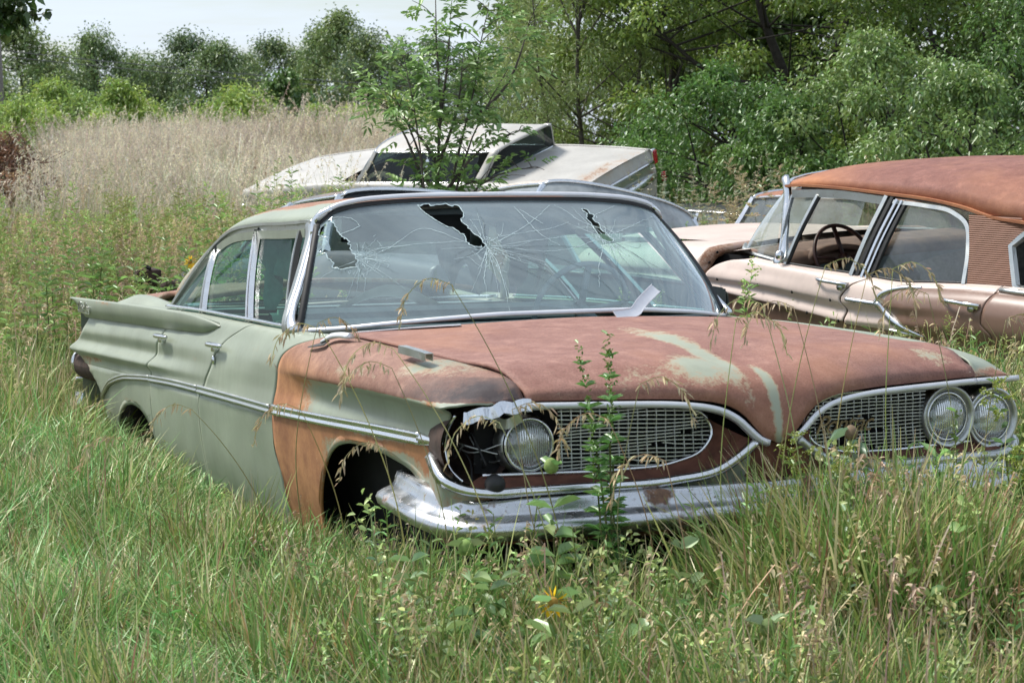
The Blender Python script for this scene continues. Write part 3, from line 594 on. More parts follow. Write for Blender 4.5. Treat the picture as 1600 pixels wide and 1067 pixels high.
for sg in (-1, 1):
    p = oval(sg); tube('grille_surround', p+np.array([.004, 0, 0]), np.array([(-.012,-.014),(-.014,.006),(0,.016),(.014,.008),(.016,-.014)]), CHROME if sg < 0 else DULL, car, up=(1, 0, 0))
    # inner backing panel between grille and surround
    top = [(BX(y)-.02, sg*y, BZ(y)-.022) for y in np.linspace(.99, .04, 60)]; q = oval(sg, 60)[3:]; q = path(q, 60)
    # grille outline (inner): rounded towards the centre
    gi = path([(.795,.90,.588),(.82,.70,.585),(.842,.46,.583),(.856,.29,.596),(.863,.195,.632),(.866,.165,.68),(.86,.185,.73),(.853,.25,.760),(.835,.46,.776),(.815,.70,.778),(.80,.90,.778)], 80)*np.array([1, sg, 1])
    # rust coloured tray from grille outline out to the surround
    lowg = path(gi[:46], 60); lows = path(np.array([p_ for p_ in oval(sg, 90) if abs(p_[1]) < .98]), 60)
    P = [[a*(1-t)+b*t-np.array([.02*math.sin(t*3.14), 0, 0]) for t in np.linspace(0, 1, 6)] for a, b in zip(lowg, lows)]
    grid('grille_tray', P, BROWNRUST, car, flip=sg > 0)
    tube('grille_rim', gi[:58], np.array([(-.006,-.006),(-.006,.006),(.006,.006),(.006,-.006)]), CHROME, car, up=(1, 0, 0))
    # the mesh: flat horizontal bars and thin uprights, clipped to the outline
    ya, za = np.abs(gi[:, 1]), gi[:, 2]; bars = []
    def yin(z):   # inner end of a bar at height z
        k = np.where(np.diff(np.sign(za-z)))[0]; ys_ = [ya[i]+(ya[i+1]-ya[i])*(z-za[i])/(za[i+1]-za[i]+1e-9) for i in k]; return min(ys_) if ys_ else None
    gx = lambda y: float(pch(abs(y), [.16,.3,.46,.7,.9], [.862,.852,.838,.815,.79]))-.008
    yo = .665 if sg > 0 else .66
    for z in np.arange(.594, .780, .0112):
        y0 = yin(z)
        if y0 is None: continue
        cut = rs.uniform(y0+.05, yo-.08) if rs.uniform() < .22 else None
        for ya_, yb_ in (((y0, cut), (cut+rs.uniform(.02, .06), yo)) if cut else ((y0, yo),)):
            yy = np.linspace(ya_, yb_, 14); wob = (.0028 if sg < 0 else .0012)*np.sin(yy*19+z*60)+(.004*np.exp(-((yy-(cut or 9))/.03)**2)*rs.choice([-1, 1]))
            bars.append(sweep([(gx(a)+.004*math.sin(a*7)*(sg < 0)+.002*math.sin(a*31+z*90), sg*a, z+w_) for a, w_ in zip(yy, wob)], rect(.0034, .010), up=(1, 0, 0)))
    for y in np.arange(.19, yo, .0305):
        zz = [za[i]+(za[i+1]-za[i])*(y-ya[i])/(ya[i+1]-ya[i]+1e-9) for i in np.where(np.diff(np.sign(ya-y)))[0]]
        if len(zz) >= 2: bars.append(sweep([(gx(y)-.006+.002*math.sin(k*2.), sg*y, min(zz)+(max(zz)-min(zz))*k/5) for k in range(6)], rect(.003, .008), up=(1, 0, 0)))
    v, f = join(bars); mk('grille', v, f, DULL, car, False)
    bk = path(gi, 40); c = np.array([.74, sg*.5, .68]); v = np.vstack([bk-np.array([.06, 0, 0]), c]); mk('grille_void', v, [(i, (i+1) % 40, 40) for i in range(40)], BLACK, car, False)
# V-shaped nose panel under the hood point
P = [[(.955-.02*t-abs(y)*.12, y, .648+.03*abs(y)/.14-t*(.12)) for y in np.linspace(-.14, .14, 13)] for t in np.linspace(0, 1, 6)]
grid('nose_panel', P, BROWNRUST, car)
v, f = text('Pontiac', .082, .55, .92, .003, .0); v = np.stack([0*v[:, 0]+v[:, 2], v[:, 0], v[:, 1]], 1)
v[:, 1] += .205; v[:, 2] += .652; v[:, 0] += np.array([gx(a) for a in v[:, 1]])+.012
BRONZE = flat('bronze_script', (.26, .19, .10), .4, .5); mk('grille_script', v, f, BRONZE, car, False)
# headlights
def lampglass():
    m, nt = newmat('headlight_lens'); g = N(nt, 'ShaderNodeBsdfGlossy', Roughness=.06); t = N(nt, 'ShaderNodeBsdfTransparent'); t.inputs[0].default_value = (.86, .9, .88, 1)
    tcn = N(nt, 'ShaderNodeTexCoord'); wv = N(nt, 'ShaderNodeTexWave', Scale=42.0, Distortion=.6, bands_direction='Y'); bp = N(nt, 'ShaderNodeBump', Strength=.35, Distance=.006)
    d = N(nt, 'ShaderNodeBsdfDiffuse'); d.inputs[0].default_value = (.55, .6, .58, 1); ms = N(nt, 'ShaderNodeMixShader'); m2 = N(nt, 'ShaderNodeMixShader'); m2.inputs[0].default_value = .16; o = N(nt, 'ShaderNodeOutputMaterial'); fr = N(nt, 'ShaderNodeFresnel', IOR=1.7)
    link(nt, (tcn.outputs['Object'], wv.inputs['Vector']), (wv.outputs['Fac'], bp.inputs['Height']), (bp.outputs[0], g.inputs['Normal']), (bp.outputs[0], fr.inputs['Normal']), (mathn(nt, 'MULTIPLY_ADD', fr.outputs[0], 1.3, .12, clamp=True), ms.inputs[0]), (t.outputs[0], ms.inputs[1]), (g.outputs[0], ms.inputs[2]), (ms.outputs[0], m2.inputs[1]), (d.outputs[0], m2.inputs[2]), (m2.outputs[0], o.inputs[0])); return m
LENS = lampglass(); REFL = chrome_mat('reflector_silver', (.8, .82, .8), .22, .1)
def lamp(y, z, x, bezel):
    c = np.array([x, y, z]); T_ = lambda vf: (vf[0]+c, vf[1])
    v, f = T_(lathe([(.074,.0),(.070,.012),(.05,.021),(.025,.026),(.0,.027)], 36)); hl = mk('headlight', v, f, LENS, car)
    v, f = T_(lathe([(.072,-.002),(.066,-.02),(.05,-.045),(.03,-.058),(.0,-.062)], 30)); sub(mk('reflector', v, f, REFL, hl))
    v, f = T_(lathe([(.073,-.01),(.079,.004),(.082,.010),(.080,.016),(.074,.014)], 36)); sub(mk('retaining_ring', v, f, CHROME, hl))
    v, f = T_(lathe([(.02,-.055),(.022,-.03),(.012,-.02),(0,-.018)], 14)); sub(mk('bulb_shield', v, f, DULL, hl))
    if bezel:
        v, f = T_(lathe([(.081,.006),(.088,.020),(.097,.026),(.103,.022),(.104,-.02),(.10,-.07)], 44)); sub(mk('bezel', v, f, DULL, hl))
    else:
        v, f = T_(lathe([(.082,.004),(.088,-.004),(.090,-.05)], 36)); sub(mk('lamp_can', v, f, DULL, hl))
    return hl
lamp(-.755, .672, .800, False); lamp(.752, .676, .805, True); lamp(.936, .660, .795, True)
# dark hole of the missing outer lamp: bucket, wires, chrome edge
v, f = lathe([(.115,.0),(.11,-.05),(.09,-.16),(.0,-.2)], 30); mk('empty_lamp_bucket', v*np.array([1, 1, 1.0])+np.array([.77,-.905,.675]), f, DARKRUST, car)
tube('lamp_hole_edge', path([(.803,-.985,.769),(.755,-.99,.72),(.735,-.992,.67),(.75,-.985,.615),(.80,-.965,.575)], 24), rect(.008, .004), CHROME, car, up=(1, -.5, 0))
for k in range(9):
    a, b = rs.uniform(-.98, -.83), rs.uniform(-.98, -.80)
    tube('loose_wire', [(.66,a,rs.uniform(.60,.76)),(.73,(a+b)/2+rs.uniform(-.03,.03),rs.uniform(.6,.74)),(.80,b,rs.uniform(.57,.70))], circ(.003, 5), RUBBER if k % 3 else DULL, car, n=12)
v, f = lathe([(0,-.03),(.022,-.026),(.03,-.008),(.028,.012),(.018,.028),(0,.03)], 14); mk('rubber_plug', v+np.array([.875,-.895,.572]), f, RUBBER, car)
# lower fender corner and valance behind the bumper
def w_val(x, y, z): return (.55+.3*math.sin(y*7)+.3*(z < .48), .15, .2)
for sg in (-1, 1):
    o_ = oval(sg, 60); P = [[(q[0]-.015-.03*t-.02*math.sin(3.1*t), q[1]*(1-.03*t), q[2]-.012-(q[2]-.40)*t) for t in np.linspace(0, 1, 9)] for q in o_]
    grid('front_valance', P, SAGE, car, w_val, flip=sg > 0)
P = [[(.80-.3*t, y, .66-t*.1) for y in np.linspace(-.98, .98, 10)] for t in np.linspace(0, 1, 4)]
# bumper
def bump():
    half = [(.30,1.02,.505),(.48,1.045,.50),(.66,1.055,.487),(.80,1.035,.476),(.885,.985,.470),(.935,.88,.471),(.972,.70,.474),(1.01,.45,.478),(1.045,.18,.482),(1.05,.0,.482)]
    full = [(x, -y, z) for x, y, z in half]+[(x, y, z+.012) for x, y, z in half[::-1][1:]]
    p = path(full, 120); pr_ = np.array([(-.10,.050),(-.060,.054),(-.046,.050),(-.040,.036),(-.036,.020),(-.026,.008),(.0,-.002),(.018,-.012),(.024,-.024),(.018,-.042),(-.01,-.056),(-.05,-.060)])
    pr_ = pr_[:, ::1]; return p, pr_
p, pr_ = bump(); t = np.gradient(p, axis=0); t[:, 2] = 0; t /= np.linalg.norm(t, axis=1)[:, None]; nrm = np.stack([t[:, 1], -t[:, 0], 0*t[:, 0]], 1)
P = p[:, None]+nrm[:, None]*pr_[None, :, 0, None]+np.array([0, 0, 1.])[None, None]*pr_[None, :, 1, None]
BCH = chrome_mat('bumper_chrome', (.56, .575, .59), .2, .8, .95)
o = grid('front_bumper', P, BCH, car, flip=False, thick=.004)
# tail: dark lamp pod
for sg in (-1, 1):
    ring = np.array([(-4.46+.02*math.cos(a), sg*(.90+.09*math.cos(a)), .655+.075*math.sin(a)) for a in np.linspace(0, 2*math.pi, 33)[:-1]])
    tube('tail_lamp_rim', ring, circ(.013, 7), CHROME, car, closed=True, up=(1, 0, 0))
    P = [[(-4.45+dx, sg*(.90+r*math.cos(a)), .645+r*.9*math.sin(a)) for a in np.linspace(0, 2*math.pi, 25)] for dx, r in ((0,.09),(.1,.092),(.3,.088),(.55,.07))]
    grid('tail_lamp_housing', P, DARKRUST, car)
P = [[(-4.47, y, .50+.12*math.cos(t)) for y in np.linspace(-.95, .95, 12)] for t in np.linspace(0, 3, 6)]
grid('rear_bumper', [[(-4.50+.05*abs(y)**3+.05*(t-.5)**2*4-.02, y, .42+.16*t) for y in np.linspace(-.98, .98, 20)] for t in np.linspace(0, 1, 7)], CHROME, car, thick=.01)
grid('rear_panel', [[(-4.40, y, z) for y in np.linspace(-.95, .95, 6)] for z in (.4, .6, .8, .95)], SAGE, car, w_deck)
# --- inside
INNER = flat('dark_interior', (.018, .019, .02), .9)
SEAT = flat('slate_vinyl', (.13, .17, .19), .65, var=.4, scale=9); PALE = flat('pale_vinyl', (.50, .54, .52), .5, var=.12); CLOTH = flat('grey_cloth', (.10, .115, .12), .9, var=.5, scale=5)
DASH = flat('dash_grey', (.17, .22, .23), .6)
def inner(xs, v0, k, nm, mat, zmin=.2):
    for sg in (-1, 1):
        grid(nm, [[(x, sg*(prof(x, v)[0]-k), max(prof(x, v)[1]-.004, zmin)) for v in np.linspace(v0, 10, 14)] for x in xs], mat, car, flip=sg > 0)
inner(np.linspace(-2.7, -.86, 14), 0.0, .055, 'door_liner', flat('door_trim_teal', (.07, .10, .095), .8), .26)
inner(np.linspace(-.84, .70, 14), 0.6, .16, 'wheel_house', BLACK, .26); inner(np.linspace(-4.2, -2.72, 14), 1.4, .12, 'wheel_house', BLACK, .26)  # black liner: shade in wheel wells and panel gaps put in as colour
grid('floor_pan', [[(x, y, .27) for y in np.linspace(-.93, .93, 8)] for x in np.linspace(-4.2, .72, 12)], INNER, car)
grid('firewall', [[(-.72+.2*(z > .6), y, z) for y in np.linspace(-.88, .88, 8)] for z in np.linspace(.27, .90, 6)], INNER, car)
grid('front_bulkhead', [[(.66, y, z) for y in np.linspace(-.85, .85, 8)] for z in np.linspace(.27, .76, 6)], BLACK, car)
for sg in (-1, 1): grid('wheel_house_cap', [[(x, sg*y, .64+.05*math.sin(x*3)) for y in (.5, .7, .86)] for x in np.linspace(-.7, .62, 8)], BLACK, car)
P = [[(xc(y)-.05-u*.36, y, .965-.05*u-.02*(abs(y)/.9)-(.10 if u > .95 else 0)) for y in np.linspace(-.80, .80, 24)] for u in np.linspace(0, 1, 8)]
grid('dashboard', P, DASH, car, flip=False, thick=.02)
grid('dash_face', [[(-.86-.06*t-.1*(abs(y)/.8)**3, y, .885-.25*t) for y in np.linspace(-.78, .78, 12)] for t in np.linspace(0, 1, 5)], DASH, car)
def bench(x0, zt, nm):
    bev(mk(nm+'_cushion', *boxm((x0+.30, 0, .50), (.56, 1.42, .20)), SEAT, car), .06, 4)
    P = [[(x0-.03-.10*t+.05*math.cos(a), y, .52+(zt-.55)*t+.03*math.sin(a)) for y in np.linspace(-.70, .70, 20)] for t, a in ((0,0),(.3,0),(.6,0),(.9,.3),(.98,1.2),(1.,1.9),(.97,2.7),(.6,3.1),(0,3.1))]
    o = grid(nm+'_backrest', P, SEAT, car)
    return o
bench(-1.72, .985, 'front_seat'); bench(-2.75, .95, 'rear_seat')
for z in (.978, .930): tube('seat_piping', [(-1.765+.02*(z > .95), y, z+.012) for y in np.linspace(-.70, .70, 12)], rect(.020, .022), PALE, car, up=(1, 0, 0), smooth=False)
grid('parcel_shelf', [[(x, y, .972) for y in np.linspace(-.82, .82, 8)] for x in (-3.15, -2.9, -2.75)], DASH, car, flip=True)
# torn lining hanging behind the rear side window and over the rear seat
def hang(cx, cy, w, h, zt, yaw, mat, nm='torn_lining'):
    P = []
    for u in np.linspace(-.5, .5, 16):
        c = []
        for t in np.linspace(0, 1, 14):
            hh = h*(1-.45*abs(math.sin(u*5+1))); s = w*u*(1-.35*t); d = .03*math.sin(u*17+t*3)*(.3+t)
            c.append((cx+s*math.cos(yaw)-d*math.sin(yaw), cy+s*math.sin(yaw)+d*math.cos(yaw), zt-hh*t))
        P.append(c)
    grid(nm, P, mat, car)
TEAL = flat('faded_teal_cloth', (.22, .36, .33), .9, var=.35, scale=7)
hang(-2.2, -.55, .5, .42, 1.37, .1, TEAL); hang(-2.15, .62, .5, .34, 1.37, .1, CLOTH); hang(-2.62, .5, .3, .36, 1.36, 1.3, CLOTH)
grid('seat_cover', [[(-2.80+.1*u, y, .97+.06*math.sin(y*4+1)*u+.04*math.sin(y*9)) for y in np.linspace(-.1, .68, 20)] for u in np.linspace(0, 1, 6)], PALE, car)
tube('visor_bar', [(-1.17, y, 1.385-.03*(y/.6)**2) for y in np.linspace(-.6, .6, 12)], circ(.02, 8), CLOTH, car)
grid('sun_visor', [[(-1.14-.02*t, y, 1.375-.10*t) for y in np.linspace(-.62, -.08, 8)] for t in (0, .5, 1)], BLACK, car, thick=.015); 
tube('torn_pillar_strip', [(-1.30,-.66,1.345),(-1.33,-.70,1.26),(-1.36,-.755,1.16)], rect(.02, .03), BLACK, car, n=10, up=(0, -1, 0))
# steering wheel
def wheel(parent, c, tilt, mat, rad=.205, sub_=False):
    Rm = Matrix.Rotation(tilt, 3, 'Y'); L = lambda p: np.array(c)+np.array(Rm @ Vector(p))
    sw_ = tube('steering_wheel', [L((0, rad*math.cos(a), rad*math.sin(a))) for a in np.linspace(0, 2*math.pi, 41)[:-1]], circ(.012, 8), mat, parent, closed=True, up=np.array(Rm @ Vector((1, 0, 0))))
    pt = [sweep([L((0, 0, 0)), L((-.0, rad*math.cos(a)*.5, rad*math.sin(a)*.5)), L((0, rad*math.cos(a), rad*math.sin(a)))], rect(.026, .012)) for a in (.15, math.pi-.15, math.pi/2)]
    pt.append(sweep([L((-.02, 0, 0)), L((.10, 0, 0)), L((.45, 0, 0))], circ(.032, 10)))
    v, f = join(pt); s = mk('wheel_spokes', v, f, mat, sw_); s.location = (0, 0, 0); return sw_
wheel(car, (-1.10, .38, .985), R(24), DASH)
# things lying on the hood and fender: their own objects
def loose(nm, label, cat, pts, pr2, mat, up=(0, 0, 1), n=14, group=None, smooth=False, taper=None):
    v, f = sweep(path(pts, n), pr2, up=up, taper=taper); o = mk(nm, v, f, mat, None, smooth); o.matrix_world = CARM @ Matrix.Translation(-G0); return tag(o, label, cat, group)
LO = loose
LO('bent_metal_strip', 'bent pale metal strip leaning up against the cracked windshield', 'metal strip', [(-.30,.12,.994),(-.33,.19,.996),(-.36,.235,1.002),(-.385,.272,1.03),(-.405,.315,1.058),(-.43,.36,1.083)], np.array([(-.022,-.001),(-.022,.006),(-.019,.006),(-.018,.002),(.018,.002),(.019,.006),(.022,.006),(.022,-.001)]), BRIGHT, up=(.8, 0, .6))
CHAN = np.array([(-.014,-.012),(-.014,.012),(.014,.012),(.014,-.012),(.011,-.012),(.011,.009),(-.011,.009),(-.011,-.012)])
LO('chrome_channel_trim', 'short hollow metal channel lying on the rusty fender top near the hood gap', 'trim piece', [(.29,-.945,.938),(.36,-.945,.934),(.43,-.943,.929),(.50,-.94,.922)], CHAN, DULL)
LO('trim_scrap', 'short black and white scrap of trim lying on the fender below the windshield corner', 'trim piece', [(-.40,-.975,.93),(-.36,-.95,.944),(-.30,-.935,.950),(-.24,-.925,.948)], dome(.032, .02, 6), BRIGHT, taper=np.r_[np.linspace(.4, 1, 5), np.ones(9)], smooth=True)
LO('trim_scrap', 'thin dark blade of trim lying on the fender beside the white scrap', 'trim piece', [(-.50,-.99,.912),(-.43,-.985,.920),(-.36,-.97,.931)], rect(.03, .003), RUBBER, up=(0, -.5, .8), taper=np.linspace(.3, 1, 14))
# ================================================================== the pink and copper sedan next to it (own axes as above)
def eul(y, p, r):
    cy, sy, cp, sp, c, s = math.cos(y), math.sin(y), math.cos(p), math.sin(p), math.cos(r), math.sin(r)
    return Matrix(((cy,-sy,0),(sy,cy,0),(0,0,1))) @ Matrix(((cp,0,-sp),(0,1,0),(sp,0,cp))) @ Matrix(((1,0,0),(0,c,-s),(0,s,c)))
def placed(t, y, p, r):
    m = (RT @ eul(R(y), R(p), R(r))).to_4x4(); m.translation = W(t); return m
PINKP = rustpaint('pink_paint', (.62, .50, .435), rust=((.16, .05, .03), (.30, .13, .07)), orange=((.22, .125, .088), (.20, .11, .075)), rough=.42, dust=.12)
COPPER = rustpaint('copper_paint', (.235, .145, .108), rust=((.16, .05, .03), (.30, .13, .07)), orange=((.30, .13, .06), (.2, .09, .05)), rough=.34, dust=.12)
RUSTROOF = rustpaint('rust_roof', (.33, .18, .12), rust=((.15, .050, .036), (.27, .115, .085)), orange=((.46, .19, .075), (.34, .125, .055)), rough=.5, dust=.1)
pk = root('derelict_sedan', 'pink and copper sedan with rusted roof, ribbed rear pillar and steering wheel in view', 'car', placed((-4.828,3.722,.252), 187.9, 3.83, -3.68))
KR = [[(.9,.78,.96),(-.3,.84,1.03),(-.56,.88,1.035),(-.80,.915,1.02),(-1.1,.92,.997),(-1.8,.925,.975),(-2.07,.93,.965),(-2.35,.93,.98),(-2.8,.93,1.0),(-3.5,.92,1.0),(-4.6,.88,.97)],
 [(.9,.86,.95),(-.3,.92,1.015),(-.56,.935,1.012),(-.8,.955,1.0),(-1.8,.965,.957),(-2.07,.965,.95),(-2.8,.965,.985),(-4.6,.92,.95)],
 [(.9,.93,.91),(-.3,.98,.96),(-.56,.985,.955),(-.8,.99,.945),(-1.8,1.0,.91),(-2.8,1.0,.94),(-4.6,.95,.91)],
 [(.9,.96,.86),(-.3,1.01,.885),(-.6,1.015,.882),(-1.0,1.018,.878),(-1.3,1.018,.861),(-1.6,1.018,.845),(-1.72,1.018,.833),(-2.8,1.018,.88),(-4.6,.97,.86)],
 [(.9,.945,.83),(-.3,.995,.855),(-.6,.998,.852),(-1.0,.998,.842),(-1.72,.998,.79),(-2.8,1.02,.83),(-4.6,.97,.82)],
 [(.9,.955,.80),(-.3,1.015,.818),(-.6,1.018,.813),(-.88,1.02,.795),(-1.16,1.022,.778),(-1.43,1.022,.756),(-1.72,1.022,.734),(-2.8,1.02,.77),(-4.6,.97,.77)],
 [(.9,.945,.77),(-.3,1.004,.785),(-.6,1.006,.78),(-1.72,1.008,.705),(-2.8,1.008,.71),(-4.6,.96,.71)],
 [(.9,.93,.55),(-.6,1.0,.55),(-2.8,1.0,.55),(-4.6,.94,.55)],
 [(.9,.90,.25),(-.6,.95,.22),(-2.8,.95,.22),(-4.6,.9,.25)]]
KX = [np.array(r) for r in KR]
def kp(x, v): return spl(rowsat(x, KX, 'p'), v)
def bulge(x, z):
    zt = float(pch(x, [-2.02,-2.10,-2.28,-2.8,-4.5], [.85,.925,.95,.965,.93])); zb = float(pch(x, [-2.02,-2.11,-2.335,-2.8,-4.5], [.845,.775,.715,.70,.70]))
    if x > -2.02 or not zb < z < zt: return 0.
    c = (zt+zb)/2; h = (zt-zb)/2; return .042*max(0, 1-((z-c)/h)**2)**.6*min(1, (-2.02-x)/.22)
def cop(x, z):
    if x > -1.73: zk = float(pch(x, KX[5][:, 0], KX[5][:, 2])); return z < zk-.004
    zt = float(pch(x, [-2.02,-2.10,-2.28,-2.8,-4.5], [.848,.925,.95,.975,.95]))
    if x > -2.02: return z < .715
    zb = float(pch(x, [-2.02,-2.335], [.846,.70])); 
    return z < zt and (z > zb or z < .712) if x > -2.335 else z < zt
def pside(sg, nm, xl, xr, mat=None):
    us = np.linspace(0, 1, 90); vs = np.r_[np.linspace(0, 6, 80), np.linspace(6.1, 8, 14)]; P = np.zeros((90, len(vs), 3))
    for j, v in enumerate(vs):
        a = xl(kp(xl(.8), v)[1]); b = xr(kp(xr(.8), v)[1])
        for i, u in enumerate(us): x = a+(b-a)*u; y, z = kp(x, v); P[i, j] = (x, sg*(y+bulge(x, z)), z)
    v = P.reshape(-1, 3); f = gridfaces(90, len(vs), sg < 0); cen = v[f].mean(1); mi = np.array([1 if cop(c[0], c[2]) else 0 for c in cen])
    w = np.array([(-.05+.35*blob(p[0], p[2], -.55, .9, .03, .3)+.35*blob(p[0], p[2], -1.9, .72, .2, .02), .0, .0) for p in v])
    o = mk(nm, v, f, [PINKP, COPPER], pk, wear=w, mi=mi); s = o.modifiers.new('thickness', 'SOLIDIFY'); s.thickness = .008; s.offset = -1; return o
K0 = lambda z: float(pch(z, [.2,.6,.78,.85,.90,.955,.98,1.0,1.014,1.03], [-.50,-.50,-.495,-.50,-.51,-.57,-.63,-.70,-.787,-.86]))
K1 = lambda z: float(pch(z, [.2,.665,.78,.847,.921,.977], [-1.70,-1.72,-1.735,-1.70,-1.75,-1.86])); K2 = lambda z: float(pch(z, [.2,.755,.823,.908,.973], [-2.86,-2.847,-2.783,-2.79,-2.811]))
for sg in (1, -1):
    pside(sg, 'front_door', lambda z: K1(z)+.008, K0); pside(sg, 'rear_door', lambda z: K2(z)+.004, lambda z: K1(z)-.008); pside(sg, 'quarter_panel', lambda z: -4.6, lambda z: K2(z)-.004)
# front fender pulled forward from its door: rolled rear edge
def pfend(sg):
    P = []; us = np.linspace(0, 1, 24)
    for u in us:
        x = .95-1.36*u; c = []
        for k, v in enumerate(np.linspace(-1, 8, 40)):
            if v < 0: q = rowsat(x, KX, 'p')[0]; y, z = q[0]+v*.28, q[1]+.012*(1-(1+v)**2)
            else: y, z = kp(x, v)
            c.append((x+(.0 if z > .9 else (.9-z)*.10*(u)), sg*(y-.015*u), z+.014*u))
        P.append(c)
    P = np.array(P); o = grid('front_fender', P, PINKP, pk, lambda x, y, z: (-.05+.6*blob(x, 0, -.41, 0, .05, 1), 0, .5), flip=sg > 0, thick=.01)
    e = P[-1, :34]; ctr = np.array([0, sg*.45, .75]); ins = e+(np.array([e[:, 0]*0-.52, sg*.45+0*e[:, 1], .70+0*e[:, 2]]).T-e)*np.array([0, 1, 1])*.10-np.array([.035, 0, 0])
    ins2 = e+(np.array([e[:, 0]*0, sg*.45+0*e[:, 1], .70+0*e[:, 2]]).T-e)*np.array([0, 1, 1])*.16
    grid('fender_flange', np.stack([e, (e+ins)/2-np.array([.02, 0, 0]), ins, ins2], 1), rustpaint('flange_rust', (.45,.30,.25), rust=((.12,.05,.03),(.26,.13,.09))) if 'flange_rust' not in MATS else MATS['flange_rust'], pk, lambda *a: (.5, 0, .2), flip=sg < 0)
    if sg > 0:
        v, f = join([(lathe([(.008,-.012),(.006,0),(.001,.001)], 8)[0]+e[k]*np.array([1, 1.0, 1])+(ins[k]-e[k])*.5-np.array([.02, 0, 0]), lathe([(.008,-.012),(.006,0),(.001,.001)], 8)[1]) for k in (8, 13, 20)])
        mk('bolt_holes', v, f, BLACK, pk)
pfend(1); pfend(-1)
grid('hood', [[(x, y, 1.045+.02*(1-(y/.6)**2)-.03*((x+.4)/1.3)**2) for y in np.linspace(-.62, .62, 24)] for x in np.linspace(-.42, .92, 20)], PINKP, pk, lambda x, y, z: (.1, 0, .5), flip=True)
grid('cowl_panel', [[(x-.15*(abs(y)/.85)**2.5, y, 1.03+.01*k) for y in np.linspace(-.86, .86, 24)] for k, x in enumerate((-.43, -.5, -.58))], PINKP, pk, lambda x, y, z: (.3, 0, .5), flip=False)
# hinge edge of the front door, dark door opening
for sg in (1, -1):
    grid('hinge_pillar', [[(-.52-.06*t, sg*(.96-.14*t), z) for t in np.linspace(0, 1, 4)] for z in np.linspace(.3, .90, 8)], BROWNRUST, pk)
    grid('cowl_side', [[(-.75+.75*t, sg*.80, z) for t in np.linspace(0, 1, 8)] for z in np.linspace(.3, 1.0, 6)], BLACK, pk)  # black sheet paints the dark of the gap between fender and door
    e = [(-1.735,.95,.78)]
    grid('door_opening', [[(x, sg*.93, z) for x in np.linspace(-2.9, -.6, 10)] for z in np.linspace(.25, .93, 6)], flat('trim_panel', (.075,.055,.047), .85) if 'trim_panel' not in MATS else MATS['trim_panel'], pk)
holes = []
for xs_, row in (((-.62,-1.0,-1.3,-1.62), 3), ((-.62,-.88,-1.16,-1.43,-1.69), 5)):
    for x in xs_: q = rowsat(x, KX, 'p')[row]; o = sweep([(x, q[0]-.01, q[1]-.006), (x, q[0]+.003, q[1]-.006)], circ(.0065, 6, .009), up=(0, 0, 1)); holes.append(o)
for h_ in holes: mk('trim_hole', *h_, BLACK, pk)
# chrome on the rear door
onp = lambda x, z, out=.006: (x, float(np.interp(-z, [-kp(x, v)[1] for v in np.linspace(0, 8, 60)], [kp(x, v)[0] for v in np.linspace(0, 8, 60)]))+bulge(x, z)+out, z)
def pstrip(nm, xz, w, n=30, mat=None, taper=None, out=.006):
    p = path([onp(x, z, out) for x, z in xz], n); v, f = sweep(p, np.array([(-w/2,-.006),(-w*.35,.008),(0,.013),(w*.35,.008),(w/2,-.006)]), up=(0, 1, 0), taper=taper); return mk(nm, v, f, mat or CHROME, pk)
pstrip('door_moulding', [(-1.755,.853),(-1.86,.850),(-2.0,.848)], .03)
pstrip('scallop_trim', [(-1.985,.850),(-2.01,.893),(-2.06,.920),(-2.14,.940),(-2.285,.953)], .032, taper=np.r_[np.ones(20), np.linspace(1, .6, 10)])
pstrip('scallop_trim', [(-1.99,.850),(-2.03,.815),(-2.11,.768),(-2.22,.728),(-2.335,.701)], .05, taper=np.r_[np.linspace(1, 1, 15), np.linspace(1, .25, 15)])
pstrip('scallop_trim', [(-2.085,.716),(-2.2,.708),(-2.335,.700)], .022, taper=np.r_[np.ones(10), np.linspace(1, .2, 20)])
pstrip('rear_moulding', [(-2.83,.985),(-2.95,.982),(-3.4,.985),(-4.4,.95)], .03, mat=DULL)
def phandle(x, z):
    y = onp(x, z, 0)[1]; a = sweep(path([(x+.125, y+.012, z+.004), (x+.09, y+.034, z+.004), (x, y+.04, z), (x-.10, y+.036, z-.004), (x-.13, y+.018, z-.008)], 16), circ(.011, 8, .009), up=(0, 1, 0))
    b = boxm((x-.10, y+.012, z-.012), (.05, .03, .026)); l = lathe([(0,0),(.016,0),(.014,.022),(0,.024)], 12); c = (np.stack([l[0][:, 1], l[0][:, 2], l[0][:, 1]], 1)*0+np.stack([l[0][:, 0]*0+l[0][:, 2], l[0][:, 1], l[0][:, 2]*0+np.roll(l[0][:, 2], 12)], 1)*1.0+np.array([x-.09, y+.03, z-.02]), l[1])
    v, f = join([a, b]); mk('door_handle', v, f, CHROME, pk)
    v, f = sweep([(x-.085, y+.01, z-.024), (x-.085, y+.038, z-.024)], circ(.018, 12), up=(0, 0, 1)); mk('push_button', v, f, DULL, pk)
phandle(-1.61, .938); phandle(-2.64, .915)
